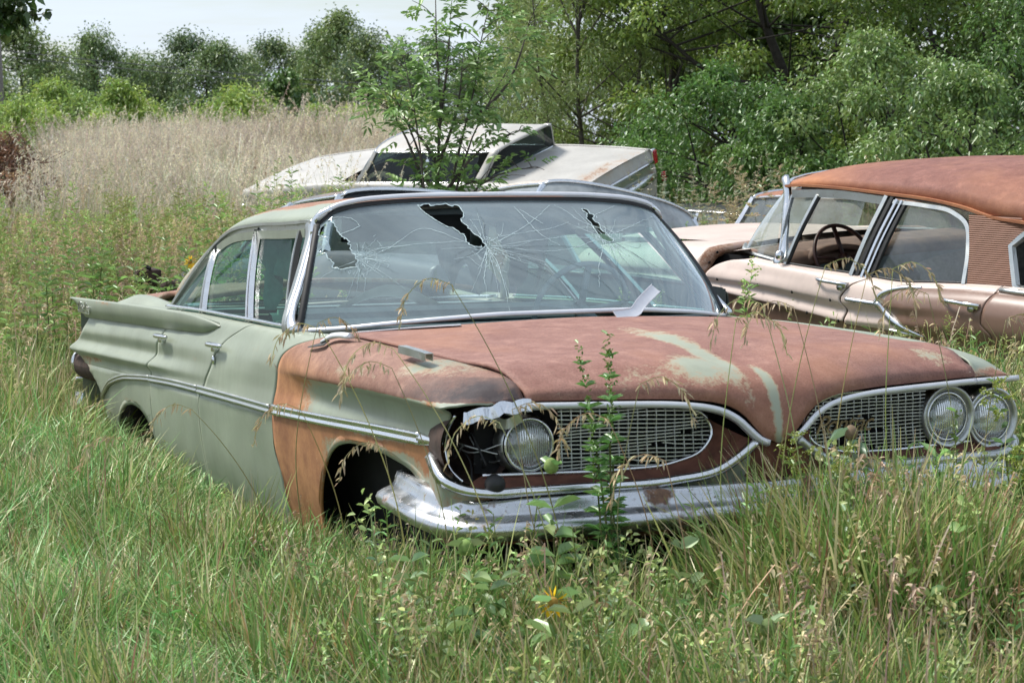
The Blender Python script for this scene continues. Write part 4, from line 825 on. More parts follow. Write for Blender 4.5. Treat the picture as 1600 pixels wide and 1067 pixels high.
# roof
PD = path([(-.955,.745,1.43),(-1.05,.752,1.437),(-1.39,.758,1.437),(-1.774,.76,1.420),(-2.2,.765,1.395),(-2.42,.77,1.365),(-2.56,.775,1.335),(-2.8,.785,1.315),(-3.1,.80,1.30),(-3.35,.80,1.29)], 50)
PC = path([(-.78,0,1.47),(-.95,0,1.515),(-1.3,0,1.55),(-1.9,0,1.572),(-2.6,0,1.568),(-3.1,0,1.53),(-3.4,0,1.49)], 50)
SS2 = np.r_[np.linspace(-1, -.8, 12), np.linspace(-.77, .77, 27), np.linspace(.8, 1, 12)]
P = np.array([[(PD[i, 0]+(PC[i, 0]-PD[i, 0])*(1-abs(s)**2.2), PD[i, 1]*s, PD[i, 2]+(PC[i, 2]-PD[i, 2])*(1-abs(s)**2.8)**.5) for s in SS2] for i in range(50)])
P[:, 2, 1] *= 1.012; P[:, -3, 1] *= 1.012
w = lambda x, y, z: (1.15-.35*blob(x, y, -1.15, .6, .25, .3), 0, .7*blob(x, z, -1.1, 1.47, .35, .06)+.6*max(0, 1-abs(z-float(np.interp(-x, -PD[:, 0], PD[:, 2])))/.05)*(1 if x < -1.6 else .7)+.25*blob(x, y, -2.6, .7, .3, .2))
grid('roof', P, RUSTROOF, pk, w, flip=True, thick=.008)
P2 = P.copy(); P2[:, :, 2] -= .03; P2[:, :, 1] *= .965; grid('headliner', P2[2:], flat('stained_headliner', (.20,.17,.15), .9, var=.5, scale=5), pk)
for sg in (1, -1): tube('drip_rail', PD*np.array([1, sg, 1])+np.array([0, sg*.010, -.004]), rect(.022, .014), RUSTROOF, pk, smooth=False, wear=lambda *a: (1, 0, .8))
# door frames, posts, glass
def pf(sg):
    M_ = np.array([1, sg, 1])
    tube('windshield_pillar', path([(-1.05,.925,.99),(-1.075,.905,1.02),(-1.055,.865,1.12),(-1.00,.80,1.28),(-.965,.758,1.38),(-.95,.748,1.43),(-.90,.72,1.47)], 30)*M_, np.array([(-.032,-.01),(-.024,.010),(0,.018),(.024,.010),(.032,-.01)]), CHROME, pk, up=(0, sg, .3), taper=np.r_[np.linspace(1.3, .9, 10), np.ones(20)*.9])
    fr = path([(-1.03,.762,1.385),(-1.39,.768,1.398),(-1.80,.772,1.378)], 30); tube('front_door_frame', fr*M_, rect(.03, .045), DULL, pk, smooth=False)
    fr = path([(-1.87,.772,1.372),(-2.12,.775,1.36),(-2.33,.785,1.335),(-2.44,.80,1.28),(-2.50,.85,1.16),(-2.545,.93,.985)], 40); tube('rear_door_frame', fr*M_, np.array([(-.011,-.012),(-.011,.010),(.011,.013),(.011,-.012)]), DULL, pk, up=(0, sg, .3), smooth=False)
    def post(nm, a, b, w, mat, d=.02): tube(nm, path([a, tuple((np.array(a)+np.array(b))/2+np.array([0, .012, 0])), b], 10)*M_, rect(w, d), mat, pk, up=(0, sg, 0), smooth=False)
    post('door_post', (-1.70,.93,.97), (-1.82,.772,1.40), .026, DULL, .03); post('door_post', (-1.74,.928,.968), (-1.86,.768,1.40), .022, RUBBER); post('door_post', (-1.785,.93,.966), (-1.905,.775,1.385), .016, CHROME, .03); post('door_post', (-1.82,.93,.965), (-1.94,.772,1.38), .012, CHROME, .03); post('door_post', (-1.85,.925,.965), (-1.965,.768,1.38), .02, RUBBER)
    post('vent_window_post', (-1.14,.925,.995), (-1.255,.775,1.385), .018, DULL, .02); post('vent_window_post', (-1.155,.92,.995), (-1.27,.77,1.385), .01, RUBBER, .014)
    post('vent_frame', (-1.07,.918,1.0), (-1.03,.77,1.375), .012, CHROME)
    belt = path([(x, float(pch(x, KX[0][:, 0], KX[0][:, 1]))-.006, float(pch(x, KX[0][:, 0], KX[0][:, 2]))+.004) for x in np.linspace(-1.05, -2.55, 30)], 40); tube('belt_trim', belt*M_, rect(.014, .012), RUBBER, pk)
    mir_ = mk('door_mirror', *lathe([(0,-.02),(.02,-.018),(.03,0),(.028,.012),(0,.014)], 12), CHROME, pk, loc=(-1.12, sg*.95, 1.045)) if sg > 0 else None
    CLEAR = MATS.get('clear_side_glass') or glass('clear_side_glass', (.80,.86,.82), .10)
    q = lambda xb, xt, zb, zt, y0=.915, y1=.765: [[(xb+(xt-xb)*t, sg*(y0+(y1-y0)*t), zb+(zt-zb)*t) for t in np.linspace(0, 1, 6)]]
    grid('vent_window', np.array(q(-1.07,-1.03,1.0,1.375)+q(-1.15,-1.26,.995,1.38)), CLEAR, pk)
    grid('side_window', np.array(q(-1.86,-1.97,.97,1.365)+q(-2.15,-2.18,.97,1.345)+q(-2.53,-2.40,.985,1.30)), CLEAR, pk)
    # ribbed rear pillar and the pointed chrome round the back window
    RIB = MATS.get('ribbed_panel')
    if RIB is None:
        RIB, nt = newmat('ribbed_panel'); t = N(nt, 'ShaderNodeTexCoord'); wv = N(nt, 'ShaderNodeTexWave', Scale=30.0, bands_direction='Z'); link(nt, (t.outputs['Object'], wv.inputs['Vector'])); n_ = noise(nt, 12)
        bsdf(nt, mixc(nt, mathn(nt, 'ADD', mathn(nt, 'MULTIPLY', wv.outputs['Fac'], .6), mathn(nt, 'MULTIPLY', n_, .4)), (.20,.085,.05), (.36,.17,.10)), .6, 0., wv.outputs['Fac'], 1.)
    P = []
    for t in np.linspace(0, 1, 24):
        z = 1.335-(1.335-.985)*t; y = .80+.13*t; xa = float(pch(z, [.985,1.16,1.28,1.335], [-2.56,-2.515,-2.47,-2.45])); xb = float(pch(z, [.985,1.08,1.192,1.277,1.335], [-2.875,-2.83,-2.775,-2.885,-2.95])); P.append([(xa+(xb-xa)*u, sg*(y-.03*u), z) for u in np.linspace(0, 1, 10)])
    grid('ribbed_pillar', P, RIB, pk, flip=sg < 0)
    tube('rear_window_trim', np.array([(-3.05,.80,1.30),(-2.885,.815,1.277),(-2.83,.828,1.235),(-2.785,.845,1.192),(-2.815,.865,1.11),(-2.865,.90,1.0),(-2.90,.90,.985),(-3.3,.86,.99)])*M_, np.array([(-.022,-.01),(-.012,.010),(.012,.012),(.022,-.01)]), DULL, pk, up=(0, sg, .2), smooth=False)
pf(1); pf(-1)
DG = glass('dark_glass', (.22,.27,.27), .05, (.3,.35,.35), refl=.6)
grid('rear_window', [[(-3.35+.48*abs(s)**3-.15*(1-t), s*(.80+.06*(1-t)), 1.29-.30*(1-t) if True else 0) for s in np.linspace(-1, 1, 30)] for t in np.linspace(0, 1, 8)], DG, pk)
B0 = np.array([(0,-.22,1.045),(.3,-.26,1.044),(.6,-.40,1.04),(.78,-.60,1.03),(.86,-.82,1.015),(.895,-1.03,1.0)]); T0 = np.array([(0,-.79,1.462),(.3,-.80,1.46),(.5,-.83,1.45),(.64,-.87,1.435),(.70,-.91,1.41),(.735,-.955,1.38)])
P = []
for s in np.linspace(-1, 1, 49):
    a = abs(s); b = [float(np.interp(a, np.linspace(0, 1, 6), B0[:, k])) for k in range(3)]; t_ = [float(np.interp(a, np.linspace(0, 1, 6), T0[:, k])) for k in range(3)]
    P.append([((b[1]+(t_[1]-b[1])*t+.03*4*t*(1-t)), math.copysign(b[0]+(t_[0]-b[0])*t, s), b[2]+(t_[2]-b[2])*t) for t in np.linspace(0, 1, 9)])
P = np.array(P); grid('windshield', P, glass('pink_car_windshield', (.78,.84,.80), .16), pk)
tube('windshield_base_trim', P[:, 0]+np.array([.01, 0, 0]), dome(.03, .016), DULL, pk, up=(.6, 0, .8)); tube('windshield_header_trim', P[:, -1]+np.array([.0, 0, .012]), dome(.04, .016), CHROME, pk, up=(.6, 0, .8))
# cabin
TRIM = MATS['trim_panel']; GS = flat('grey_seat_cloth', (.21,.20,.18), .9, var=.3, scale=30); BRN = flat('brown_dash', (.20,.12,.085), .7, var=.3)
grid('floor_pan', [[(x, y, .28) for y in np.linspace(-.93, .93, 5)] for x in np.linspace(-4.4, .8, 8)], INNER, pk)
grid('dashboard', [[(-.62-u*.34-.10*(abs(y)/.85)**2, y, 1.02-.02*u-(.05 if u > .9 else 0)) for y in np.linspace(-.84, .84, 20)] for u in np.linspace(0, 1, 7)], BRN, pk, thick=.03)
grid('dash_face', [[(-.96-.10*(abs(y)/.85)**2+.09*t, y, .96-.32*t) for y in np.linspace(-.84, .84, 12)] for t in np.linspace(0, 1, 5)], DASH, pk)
tube('instrument_hood', [(-.97, .40+.24*math.cos(a), .96+.085*math.sin(a)) for a in np.linspace(0, math.pi, 20)], rect(.03, .10), BRN, pk, up=(1, 0, 0))
def pbench(x0, zt, nm):
    bev(mk(nm+'_cushion', *boxm((x0+.32, 0, .52), (.56, 1.5, .22)), GS, pk), .07, 4)
    P = []
    for t, a in ((0,0),(.35,0),(.7,0),(.9,.4),(.98,1.2),(1.,1.9),(.96,2.7),(.6,3.1),(0,3.1)):
        P.append([(x0-.03-.12*t+.075*math.cos(a), y, .54+(zt-.57-.06*(abs(y)/.74)**5-.02*abs(math.sin(y*2.1)))*t+.03*math.sin(a)) for y in np.linspace(-.74, .74, 30)])
    grid(nm+'_backrest', P, GS, pk)
pbench(-1.82, 1.10, 'front_seat'); pbench(-2.85, 1.0, 'rear_seat')
MAROON = flat('maroon_rim', (.055,.018,.014), .45)
wheel(pk, (-1.055, .40, .975), R(26), MAROON, .215)
tube('rear_view_mirror', [(-1.0, -.10, 1.43), (-1.0, .10, 1.43)], circ(.02, 8, .03), RUBBER, pk, n=6)
grid('trunk_lid', [[(x, y, .99-.03*((x+3.3)/1.2)**2-.03*(y/.86)**4) for y in np.linspace(-.9, .9, 20)] for x in np.linspace(-4.6, -3.3, 12)], PINKP, pk, lambda *a: (.3, 0, .3), flip=True)
for nm, x in (('front_bumper', 1.05), ('rear_bumper', -4.72)):
    s_ = 1 if x > 0 else -1
    tube(nm, [(x-s_*.12*abs(y)**3, y, .45) for y in np.linspace(-1, 1, 20)], circ(.07, 10, .10), CHROME, pk, up=(0, 0, 1))
    grid(nm.split('_')[0]+'_panel', [[(x-s_*(.14+.08*abs(y)**3), y, z) for y in np.linspace(-.93, .93, 12)] for z in np.linspace(.35, .93, 6)], PINKP, pk, lambda *a: (.3, 0, .3))

# ================================================================== plainer derelicts further back
def sedan(name, label, M, paint, roofm, d, wfun=None, gl=None, deck=True):
    """three-box body; d: key stations and heights"""
    g = lambda k, v=None: d.get(k, v)
    rt = root(name, label, 'car', M, group=None); gl = gl or DG; wf = wfun or (lambda x, y, z: (.05, 0, .2))
    xf, xc_, xh, xr, xb, xt = g('x', (.95, -.75, -1.2, -3.05, -3.0, -4.45)); zb = g('zb', .97); zh = g('zh', .86); zt_ = g('zt', .94); zr = g('zr', 1.41); w0 = g('w', .96); wr = g('wr', .66)
    def top(x): return float(pch(x, [xt, xb, xc_, xf], [zt_, zb+.02, zb+.01, zh]))
    def wid(x): return w0*float(pch(x, [xt, xt+.5, -1.5, xf-.5, xf], [.93, .985, 1, .985, .92]))
    arch = lambda x: max(math.sqrt(max(0, .36**2-x**2)), math.sqrt(max(0, .36**2-(x+3.05)**2)))*.95
    xs = np.linspace(xt, xf, 110)
    for sg in (1, -1):
        P = []
        for x in xs:
            t, w = top(x), wid(x); zl = max(.24, .30+arch(x) if arch(x) > .02 else .24)
            pr2 = [(w-.10, t), (w-.045, t-.004), (w-.012, t-.03), (w, t-.08), (w-.008, t-.16), (w+.006, t-.22), (w+.012, t-.30)]
            pr2 += [(w+.008-.05*k/5, t-.30+(zl-t+.30)*k/5) for k in range(1, 6)]
            P.append([(x, sg*y, z) for y, z in pr2])
        grid('body_side', P, paint, rt, wf, flip=sg > 0, thick=.01)
    grid('hood', [[(x, y, top(x)+.03*(1-(y/(wid(x)-.1))**2)) for y in np.linspace(-1, 1, 20)*(wid(x)-.098)] for x in np.linspace(xc_, xf, 24)], paint, rt, wf, flip=True)
    grid('trunk_lid', [[(x, y, top(x)+.02*(1-(y/(wid(x)-.1))**2)) for y in np.linspace(-1, 1, 20)*(wid(x)-.098)] for x in np.linspace(xt, xb+.05, 20)], paint, rt, wf, flip=True)
    grid('front_panel', [[(xf+.03*math.sin(t*3.1), y*(wid(xf)-.02), zh-(zh-.35)*t) for y in np.linspace(-1, 1, 14)] for t in np.linspace(0, 1, 8)], paint, rt, wf)
    grid('rear_panel', [[(xt-.05*math.sin(t*3.1)+.02, y*(wid(xt)-.02), zt_-(zt_-.35)*t) for y in np.linspace(-1, 1, 14)] for t in np.linspace(0, 1, 8)], paint, rt, wf)
    grid('underbody', [[(x, y, .30) for y in np.linspace(-.88, .88, 5)] for x in np.linspace(xt+.1, xf-.1, 8)], BLACK, rt)
    grid('cabin_floor', [[(x, y, zb-.35) for y in np.linspace(-.8, .8, 5)] for x in np.linspace(xb, xc_, 6)], INNER, rt)
    # roof
    dr = g('drip') or [(xh-.03,wr,zr-.07),(xh-.3,wr+.02,zr-.055),((xh+xr)/2,wr+.03,zr-.06),(xr+.25,wr+.01,zr-.085),(xr,wr-.02,zr-.13)]
    dr = path(dr, 30); ce = path(g('cent') or [(xh+.05,0,zr-.025),(xh-.25,0,zr),((xh+xr)/2,0,zr+.012),(xr+.3,0,zr-.005),(xr-.05,0,zr-.05)], 30)
    ss = np.r_[np.linspace(-1, -.8, 7), np.linspace(-.75, .75, 17), np.linspace(.8, 1, 7)]
    RPn = np.array([[(dr[i, 0]+(ce[i, 0]-dr[i, 0])*(1-abs(s)**2.2), dr[i, 1]*s, dr[i, 2]+(ce[i, 2]-dr[i, 2])*(1-abs(s)**2.8)**.55) for s in ss] for i in range(30)])
    grid('roof', RPn, roofm, rt, wf, flip=True, thick=.02)
    cb = np.array([(xc_-.02-.28*abs(s)**2.5, s*(w0-.10), zb+.02) for s in np.linspace(-1, 1, 31)]); hd = RPn[0]; hd = path(hd, 31)
    grid('windshield', [[b*(1-t)+h*t+np.array([.03*4*t*(1-t), 0, 0]) for t in np.linspace(0, 1, 7)] for b, h in zip(cb, hd)], gl, rt)
    tube('windshield_trim', hd+np.array([.01, 0, .0]), rect(.03, .02), CHROME, rt, up=(.6, 0, .8)); tube('windshield_trim', cb, rect(.03, .02), CHROME, rt, up=(.6, 0, .8))
    bb = np.array([(xb-.04+g('bw', .25)*abs(s)**2.5, s*(w0-.12), zb+.025) for s in np.linspace(-1, 1, 31)]); re_ = path(RPn[-1], 31)
    grid('rear_window', [[b*(1-t)+h*t for t in np.linspace(.0, 1, 7)] for b, h in zip(bb, re_)], gl, rt); tube('rear_window_trim', bb, rect(.035, .025), CHROME, rt, up=(0, 0, 1))
    for sg in (1, -1):
        M_ = np.array([1, sg, 1]); fp = cb[-1]*np.array([1, 1, 1]); rp2 = bb[-1]
        tube('windshield_pillar', path([fp, (fp+dr[0])/2+np.array([-.03, .01, 0]), dr[0]], 10)*M_, rect(.045, .04), paint if not g('cp') else CHROME, rt, up=(0, sg, .2), smooth=False, wear=lambda *a: (0, 0, 0))
        cw = g('cw', .16)
        P = [[(rp2+(dr[-1]-rp2)*t)*M_+np.array([cw*k*(1-.2*t), 0, 0]) for k in (0, .5, 1)] for t in np.linspace(0, 1, 8)]
        grid('rear_pillar', P, paint, rt, wf, flip=sg > 0, thick=.03)
        xm = g('xm', -2.0); zz = zb+.01
        tube('door_post', np.array([(xm, w0-.07, zz), (xm-.06, wr+.03, zr-.08)])*M_, rect(.05, .03), CHROME, rt, up=(0, sg, 0), smooth=False)
        def pane(nm, a, b):
            P = []
            for u in np.linspace(0, 1, 8):
                x = a+(b-a)*u; i = np.interp(-x, -dr[:, 0], np.arange(30)); tp = np.array([np.interp(i, np.arange(30), dr[:, k]) for k in range(3)]); bt = np.array([x, w0-.08, zb]); 
                tp[0] = min(max(x, dr[-1, 0]), dr[0, 0]); P.append([(bt*(1-t)+tp*t)*M_ for t in np.linspace(0, .97, 6)])
            grid(nm, P, gl, rt)
        pane('side_window', fp[0]-.05, xm); pane('side_window', xm, rp2[0]+cw)
        tube('drip_rail', dr*M_+np.array([0, sg*.01, 0]), rect(.02, .02), CHROME, rt)
        tube('belt_trim', np.array([(x, wid(x)-.065, top(x)+.004) for x in np.linspace(xc_-.25, xb+.2, 20)])*M_, rect(.02, .012), CHROME, rt)
        for ax in (0, -3.05):
            v, f = lathe([(.16,-.06),(.2,-.08),(.31,-.085),(.335,-.06),(.335,.06),(.31,.085),(.2,.08),(.16,.06)], 24); v = np.stack([v[:, 1], v[:, 0], v[:, 2]], 1)+np.array([ax, sg*.80, .24]); mk('tyre', v, f, RUBBER, rt)
    for x, s_, nm in ((xf+.08, 1, 'front_bumper'), (xt-.10, -1, 'rear_bumper')):
        P = [[(x-s_*(.10*abs(y)**3+(.03 if k in (0, 4) else 0)), y*w0, g('zbump', .60)+.07*(2-k)/2) for k in range(5)] for y in np.linspace(-1, 1, 20)]; grid(nm, P, CHROME, rt, thick=.03)
    return rt, top, wid
WHITEP = rustpaint('chalky_white_paint', (.44,.425,.39), rust=((.14,.07,.05),(.28,.16,.12)), rough=.5, dust=.45)
CREAMP = rustpaint('grimy_cream_paint', (.52,.49,.44), rust=((.12,.09,.07),(.25,.2,.17)), rough=.6, dust=.6)
GREYP = rustpaint('grey_primer_paint', (.055,.06,.068), rust=((.10,.10,.105),(.17,.165,.16)), rough=.40, dust=.3)
REDP = rustpaint('faded_red_paint', (.50,.44,.38), rust=((.17,.055,.035),(.30,.13,.09)), rough=.5, dust=.3)
DARKP = flat('dark_paint', (.03,.035,.04), .5)
# white one, leaning over, tail towards the trees
ww = lambda x, y, z: (.12+.34*blob(x, y, -4.3, .3, .16, 1.1)+.2*blob(x, z, -2., 1.4, 1., .05)+.15*blob(x, z, -2, .7, 3, .1), .0, .1)
wh, top_, wid_ = sedan('derelict_sedan', 'chalky white sedan leaning over behind the sapling with its trunk and red tail lights showing', placed((-19.212,5.927,1.387), 211.71, 2.147, -17.34), WHITEP, WHITEP,
    dict(x=(1.0,-.72,-1.18,-3.12,-2.96,-4.43), zb=.985, zh=.86, zt=.955, zr=1.40, w=.955, wr=.625, drip=[(-1.22,.64,1.335),(-1.6,.66,1.345),(-2.3,.665,1.34),(-2.9,.64,1.335),(-3.14,.615,1.345)], cent=[(-1.12,0,1.385),(-1.5,0,1.41),(-2.2,0,1.42),(-2.8,0,1.41),(-3.2,0,1.395)], cw=.14, bw=.0, xm=-2.05), ww)
RED = flat('red_lens', (.35,.012,.02), .25, var=.2)
for sg in (1, -1):
    v, f = boxm((-4.455, sg*.885, .845), (.05, .075, .17)); bev(mk('tail_light', v, f, RED, wh), .01); v, f = boxm((-4.545, sg*.90, .585), (.05, .05, .12)); bev(mk('reflector_light', v, f, RED, wh), .01)
    v, f = boxm((-4.44, sg*.885, .85), (.04, .10, .20)); bev(mk('light_surround', v, f, CHROME, wh), .012)
tube('trunk_trim', [(-4.46, y, .80) for y in np.linspace(-.82, .82, 10)], rect(.03, .05), CHROME, wh, up=(1, 0, 0)); grid('tail_panel', [[(-4.462, y, z) for y in np.linspace(-.8, .8, 6)] for z in (.66, .78)], DULL, wh)
# grey one parked parallel behind the green car
sedan('derelict_sedan', 'dark grey sedan roof with chrome edge showing behind the green car and weeds', placed((-4.325,1.517,.175), 0, 2, -5.5), GREYP, GREYP,
    dict(x=(.9,-.6,-1.1,-3.0,-3.05,-4.4), zr=1.45, w=.98, wr=.72, cp=1, drip=[(-1.12,.735,1.36),(-1.5,.735,1.365),(-2.0,.735,1.36),(-2.5,.75,1.30),(-2.75,.79,1.18),(-2.92,.85,1.02)], cent=[(-1.05,0,1.44),(-1.6,0,1.468),(-2.1,0,1.468),(-2.5,0,1.45),(-3.0,0,1.36)], cw=.08), lambda x, y, z: (.6 if z > 1.3 else .1, 0, 0))
# cream one beyond the pink fender
sedan('derelict_sedan', 'grimy cream car with bright side glass between the green roof and the pink fender', placed((-7.489,4.21,.29), 0, 2, -12), CREAMP, CREAMP,
    dict(x=(.9,-.5,-.95,-2.9,-3.1,-4.5), zr=1.43, w=.97, wr=.72, cp=1, xm=-2.0, cw=.2, drip=[(-1.0,.72,1.35),(-1.4,.735,1.36),(-2.0,.735,1.355),(-2.6,.72,1.32),(-2.95,.72,1.22)], cent=[(-.9,0,1.435),(-1.5,0,1.49),(-2.1,0,1.49),(-2.6,0,1.46),(-3.05,0,1.36)]), lambda x, y, z: (.3 if z > 1.3 else .1, .1, 0), gl=glass('bright_reflection_glass', (.5,.56,.58), .55, (.55,.6,.62)))  # pale diffuse film paints in the bright reflection on this glass
# red and rust ones beyond the pink car
sedan('derelict_sedan', 'faded cream and rust car half hidden in weeds beyond the pink car', placed((-9.56,6.19,.324), 188, 2, -3), REDP, REDP,
    dict(zr=1.42, w=.97, wr=.70, cp=1), lambda x, y, z: (.85 if z > 1.3 else .35+.4*math.sin(x*3), 0, .3), gl=glass('weathered_glass', (.6,.66,.64), .3))
sedan('derelict_sedan', 'small dark car with a pale window deep in the weeds before the trees', placed((-19.487,10.535,.40), 195, 3, -3), DARKP, DARKP, dict(zr=1.42, w=.97, wr=.70, cp=1), gl=glass('pale_glass', (.6,.7,.7), .5))
# ================================================================== land, grass, plants, trees
FH = Vector((cf_.x, cf_.y, 0)).normalized(); RH = Vector((FH.y, -FH.x, 0))
fh, rh, ch = np.array(FH)[:2], np.array(RH)[:2], np.array(CAM)[:2]
def sstep(a, b, x): t = np.clip((x-a)/(b-a), 0, 1); return t*t*(3-2*t)
def dl(x, y): q = np.stack([np.asarray(x)-ch[0], np.asarray(y)-ch[1]], -1); return q@fh, q@rh
def hgt(x, y):
    d, l = dl(x, y)
    m = np.exp(-(((d-47)/19)**2)*np.where(d > 47, .4, 1)-((l+7.2)/6.2)**4*.9)*.75
    m = m+.5*sstep(45, 120, d)+.025*np.sin(x*1.7)*np.sin(y*1.3)+.02*np.sin(x*4.1+y*3.3)-.10*sstep(9, 5, d)*0
    return m
def spot(u, d, dz=0.):
    p = ch+fh*d+rh*((u-800)/3018*d); return Vector((p[0], p[1], float(hgt(p[0], p[1]))+dz))
def at(u, v, d):         # a point d metres ahead, used to place thin things where they stand
    return CAM+(cf_*d)+cr_*((u-800)/3018*d)-cu_*((v-533.5)/3018*d)
# ground sheet
gm, nt = newmat('meadow_soil'); n1 = noise(nt, 1.2); n2 = noise(nt, 14.)
bsdf(nt, mixc(nt, ramp(nt, mathn(nt, 'ADD', mathn(nt, 'MULTIPLY', n1, .5), mathn(nt, 'MULTIPLY', n2, .5)), .35, .65), (.030, .042, .014), (.085, .075, .035)), .95)
ds = np.r_[np.linspace(-30, 3, 12), np.linspace(3.5, 60, 150), np.linspace(62, 180, 60), np.linspace(200, 1400, 20)]; ls = np.r_[np.linspace(-1200, -45, 12), np.linspace(-40, 40, 120), np.linspace(45, 1200, 12)]
X = ch[0]+ds[:, None]*fh[0]+ls[None]*rh[0]; Y = ch[1]+ds[:, None]*fh[1]+ls[None]*rh[1]
gr = grid('ground', np.stack([X, Y, hgt(X, Y)-.01], 2), gm, None, flip=True); gr['kind'] = 'structure'
# ---- leaf material: colour from the plant, light passes through
def leafmat(name, trans=.35, gloss=.06, objrand=.0):
    m, nt = newmat(name); a = N(nt, 'ShaderNodeAttribute', attribute_name='col'); oi = N(nt, 'ShaderNodeObjectInfo')
    c = a.outputs['Color']
    if objrand:
        hs = N(nt, 'ShaderNodeHueSaturation'); link(nt, (mathn(nt, 'MULTIPLY_ADD', oi.outputs['Random'], objrand*.10, .5-objrand*.05), hs.inputs['Hue']), (mathn(nt, 'MULTIPLY_ADD', oi.outputs['Random'], objrand, 1-objrand*.5), hs.inputs['Value']), (c, hs.inputs['Color'])); c = hs.outputs[0]
    d = N(nt, 'ShaderNodeBsdfDiffuse'); t = N(nt, 'ShaderNodeBsdfTranslucent'); g = N(nt, 'ShaderNodeBsdfGlossy', Roughness=.38); a1 = N(nt, 'ShaderNodeMixShader'); a2 = N(nt, 'ShaderNodeMixShader'); o = N(nt, 'ShaderNodeOutputMaterial')
    a1.inputs[0].default_value = trans; a2.inputs[0].default_value = gloss; g.inputs[0].default_value = (.9, .95, .9, 1)
    tcg = mixc(nt, .35, c, (.5, .6, .1), 'MULTIPLY') if False else c
    link(nt, (c, d.inputs[0]), (tcg, t.inputs[0]), (d.outputs[0], a1.inputs[1]), (t.outputs[0], a1.inputs[2]), (a1.outputs[0], a2.inputs[1]), (g.outputs[0], a2.inputs[2]), (a2.outputs[0], o.inputs[0])); return m
LEAF = leafmat('leaf'); BLADE = leafmat('grass_blade', .24, .03, .6); STRAW = leafmat('dry_stalk', .2, .02)
BARK = flat('grey_bark', (.085, .072, .058), .9, var=.45, scale=20, bs=.4); DBARK = flat('dark_bark', (.035, .028, .022), .9, var=.5, scale=14, bs=.4)
def colmesh(name, v, f, c, mat, parent=None, smooth=True):
    o = mk(name, v, f, mat, parent, smooth); a = o.data.attributes.new('col', 'FLOAT_COLOR', 'POINT'); q = np.ones((len(v), 4)); q[:, :3] = c; a.data.foreach_set('color', q.ravel()); return o
def fastmesh(name, v, quads, c, mat):
    me = bpy.data.meshes.new(name); n, k = len(v), len(quads)
    me.vertices.add(n); me.vertices.foreach_set('co', np.asarray(v, np.float32).ravel()); me.loops.add(k*4); me.loops.foreach_set('vertex_index', np.asarray(quads, np.int32).ravel())
    me.polygons.add(k); me.polygons.foreach_set('loop_start', np.arange(k, dtype=np.int32)*4); me.polygons.foreach_set('use_smooth', np.ones(k, bool)); me.materials.append(mat); me.update(calc_edges=True)
    a = me.attributes.new('col', 'FLOAT_COLOR', 'POINT'); q = np.ones((n, 4), np.float32); q[:, :3] = c; a.data.foreach_set('color', q.ravel()); return me
def unit(a): return a/(np.linalg.norm(a, axis=-1, keepdims=True)+1e-9)
def leaves(pos, dirn, L, Wd, col, rs, fold=.25, droop=.25):
    """diamond leaves with a fold and a droop, 6 verts and 2 quads each"""
    n = len(pos); d = unit(dirn); up = np.array([0, 0, 1.])+rs.normal(0, .45, (n, 3)); s = unit(np.cross(d, up)); u = np.cross(s, d); L = np.broadcast_to(L, n)[:, None]; Wd = np.broadcast_to(Wd, n)[:, None]
    dr = np.array([0, 0, -1.])*L*droop
    p0 = pos; p3 = pos+d*L+dr; a = pos+d*L*.33+dr*.08; b = pos+d*L*.68+dr*.4
    v = np.stack([p0, a+s*Wd*.5+u*Wd*fold, b+s*Wd*.40+u*Wd*fold*.8, p3, b-s*Wd*.40+u*Wd*fold*.8, a-s*Wd*.5+u*Wd*fold], 1).reshape(-1, 3)
    # two quads sharing the midrib need the midrib points: use p0 and p3 as its ends
    i = np.arange(n)[:, None]*6; q = np.concatenate([i+np.array([[0, 1, 2, 3]]), i+np.array([[0, 3, 4, 5]])], 0)
    return v, q, np.repeat(col, 6, 0)
def jitcol(base, n, rs, v=.22, h=.10): b = np.asarray(base)[None]*np.exp(rs.normal(0, v, (n, 1)))*np.exp(rs.normal(0, h, (n, 3))); return np.clip(b, .004, .9)
def stack(parts):
    V, Q, C, o = [], [], [], 0
    for v, q, c in parts: V.append(v); Q.append(q+o); C.append(c); o += len(v)
    return np.vstack(V), np.vstack(Q), np.vstack(C)
# ---- blades
def blades(n, rs, spread, h, w, lean, bend, cols, segs=4, wind=(0, 0)):
    ang = rs.uniform(0, 6.283, n); r = spread*np.sqrt(rs.uniform(0, 1, n)); H = h*rs.uniform(.45, 1.15, n); az = rs.uniform(0, 6.283, n)
    base = np.stack([r*np.cos(ang), r*np.sin(ang), 0*r], 1); ld = np.stack([np.cos(az), np.sin(az)], 1)*(lean*rs.uniform(.2, 1.3, n))[:, None]+np.array(wind); bd = bend*rs.uniform(.3, 1.4, n)
    ts = np.linspace(0, 1, segs+1); V = []
    side = np.stack([-np.sin(az+rs.normal(0, .8, n)), np.cos(az), 0*az], 1); side = unit(side)
    for t in ts:
        c = base.copy(); k = t+bd*t**2.2; c[:, :2] += ld*(H*k)[:, None]; c[:, 2] = H*(t-.42*bd*t**2.6); wd = w*(1-t**1.8)*rs.uniform(.85, 1.15)*.5+.0004; V += [c-side*wd, c+side*wd]
    V = np.stack(V, 1); m = 2*(segs+1); v = V.reshape(-1, 3); i = np.arange(n)[:, None]*m; q = np.concatenate([i+np.array([[2*k, 2*k+1, 2*k+3, 2*k+2]]) for k in range(segs)], 0)
    ci = rs.choice(len(cols), n, p=[c[3] for c in cols]); cc = np.array([c[:3] for c in cols])[ci]*np.exp(rs.normal(0, .2, (n, 1)))
    col = np.repeat(cc[:, None], m, 1); 
    return v, q, col.reshape(-1, 3)
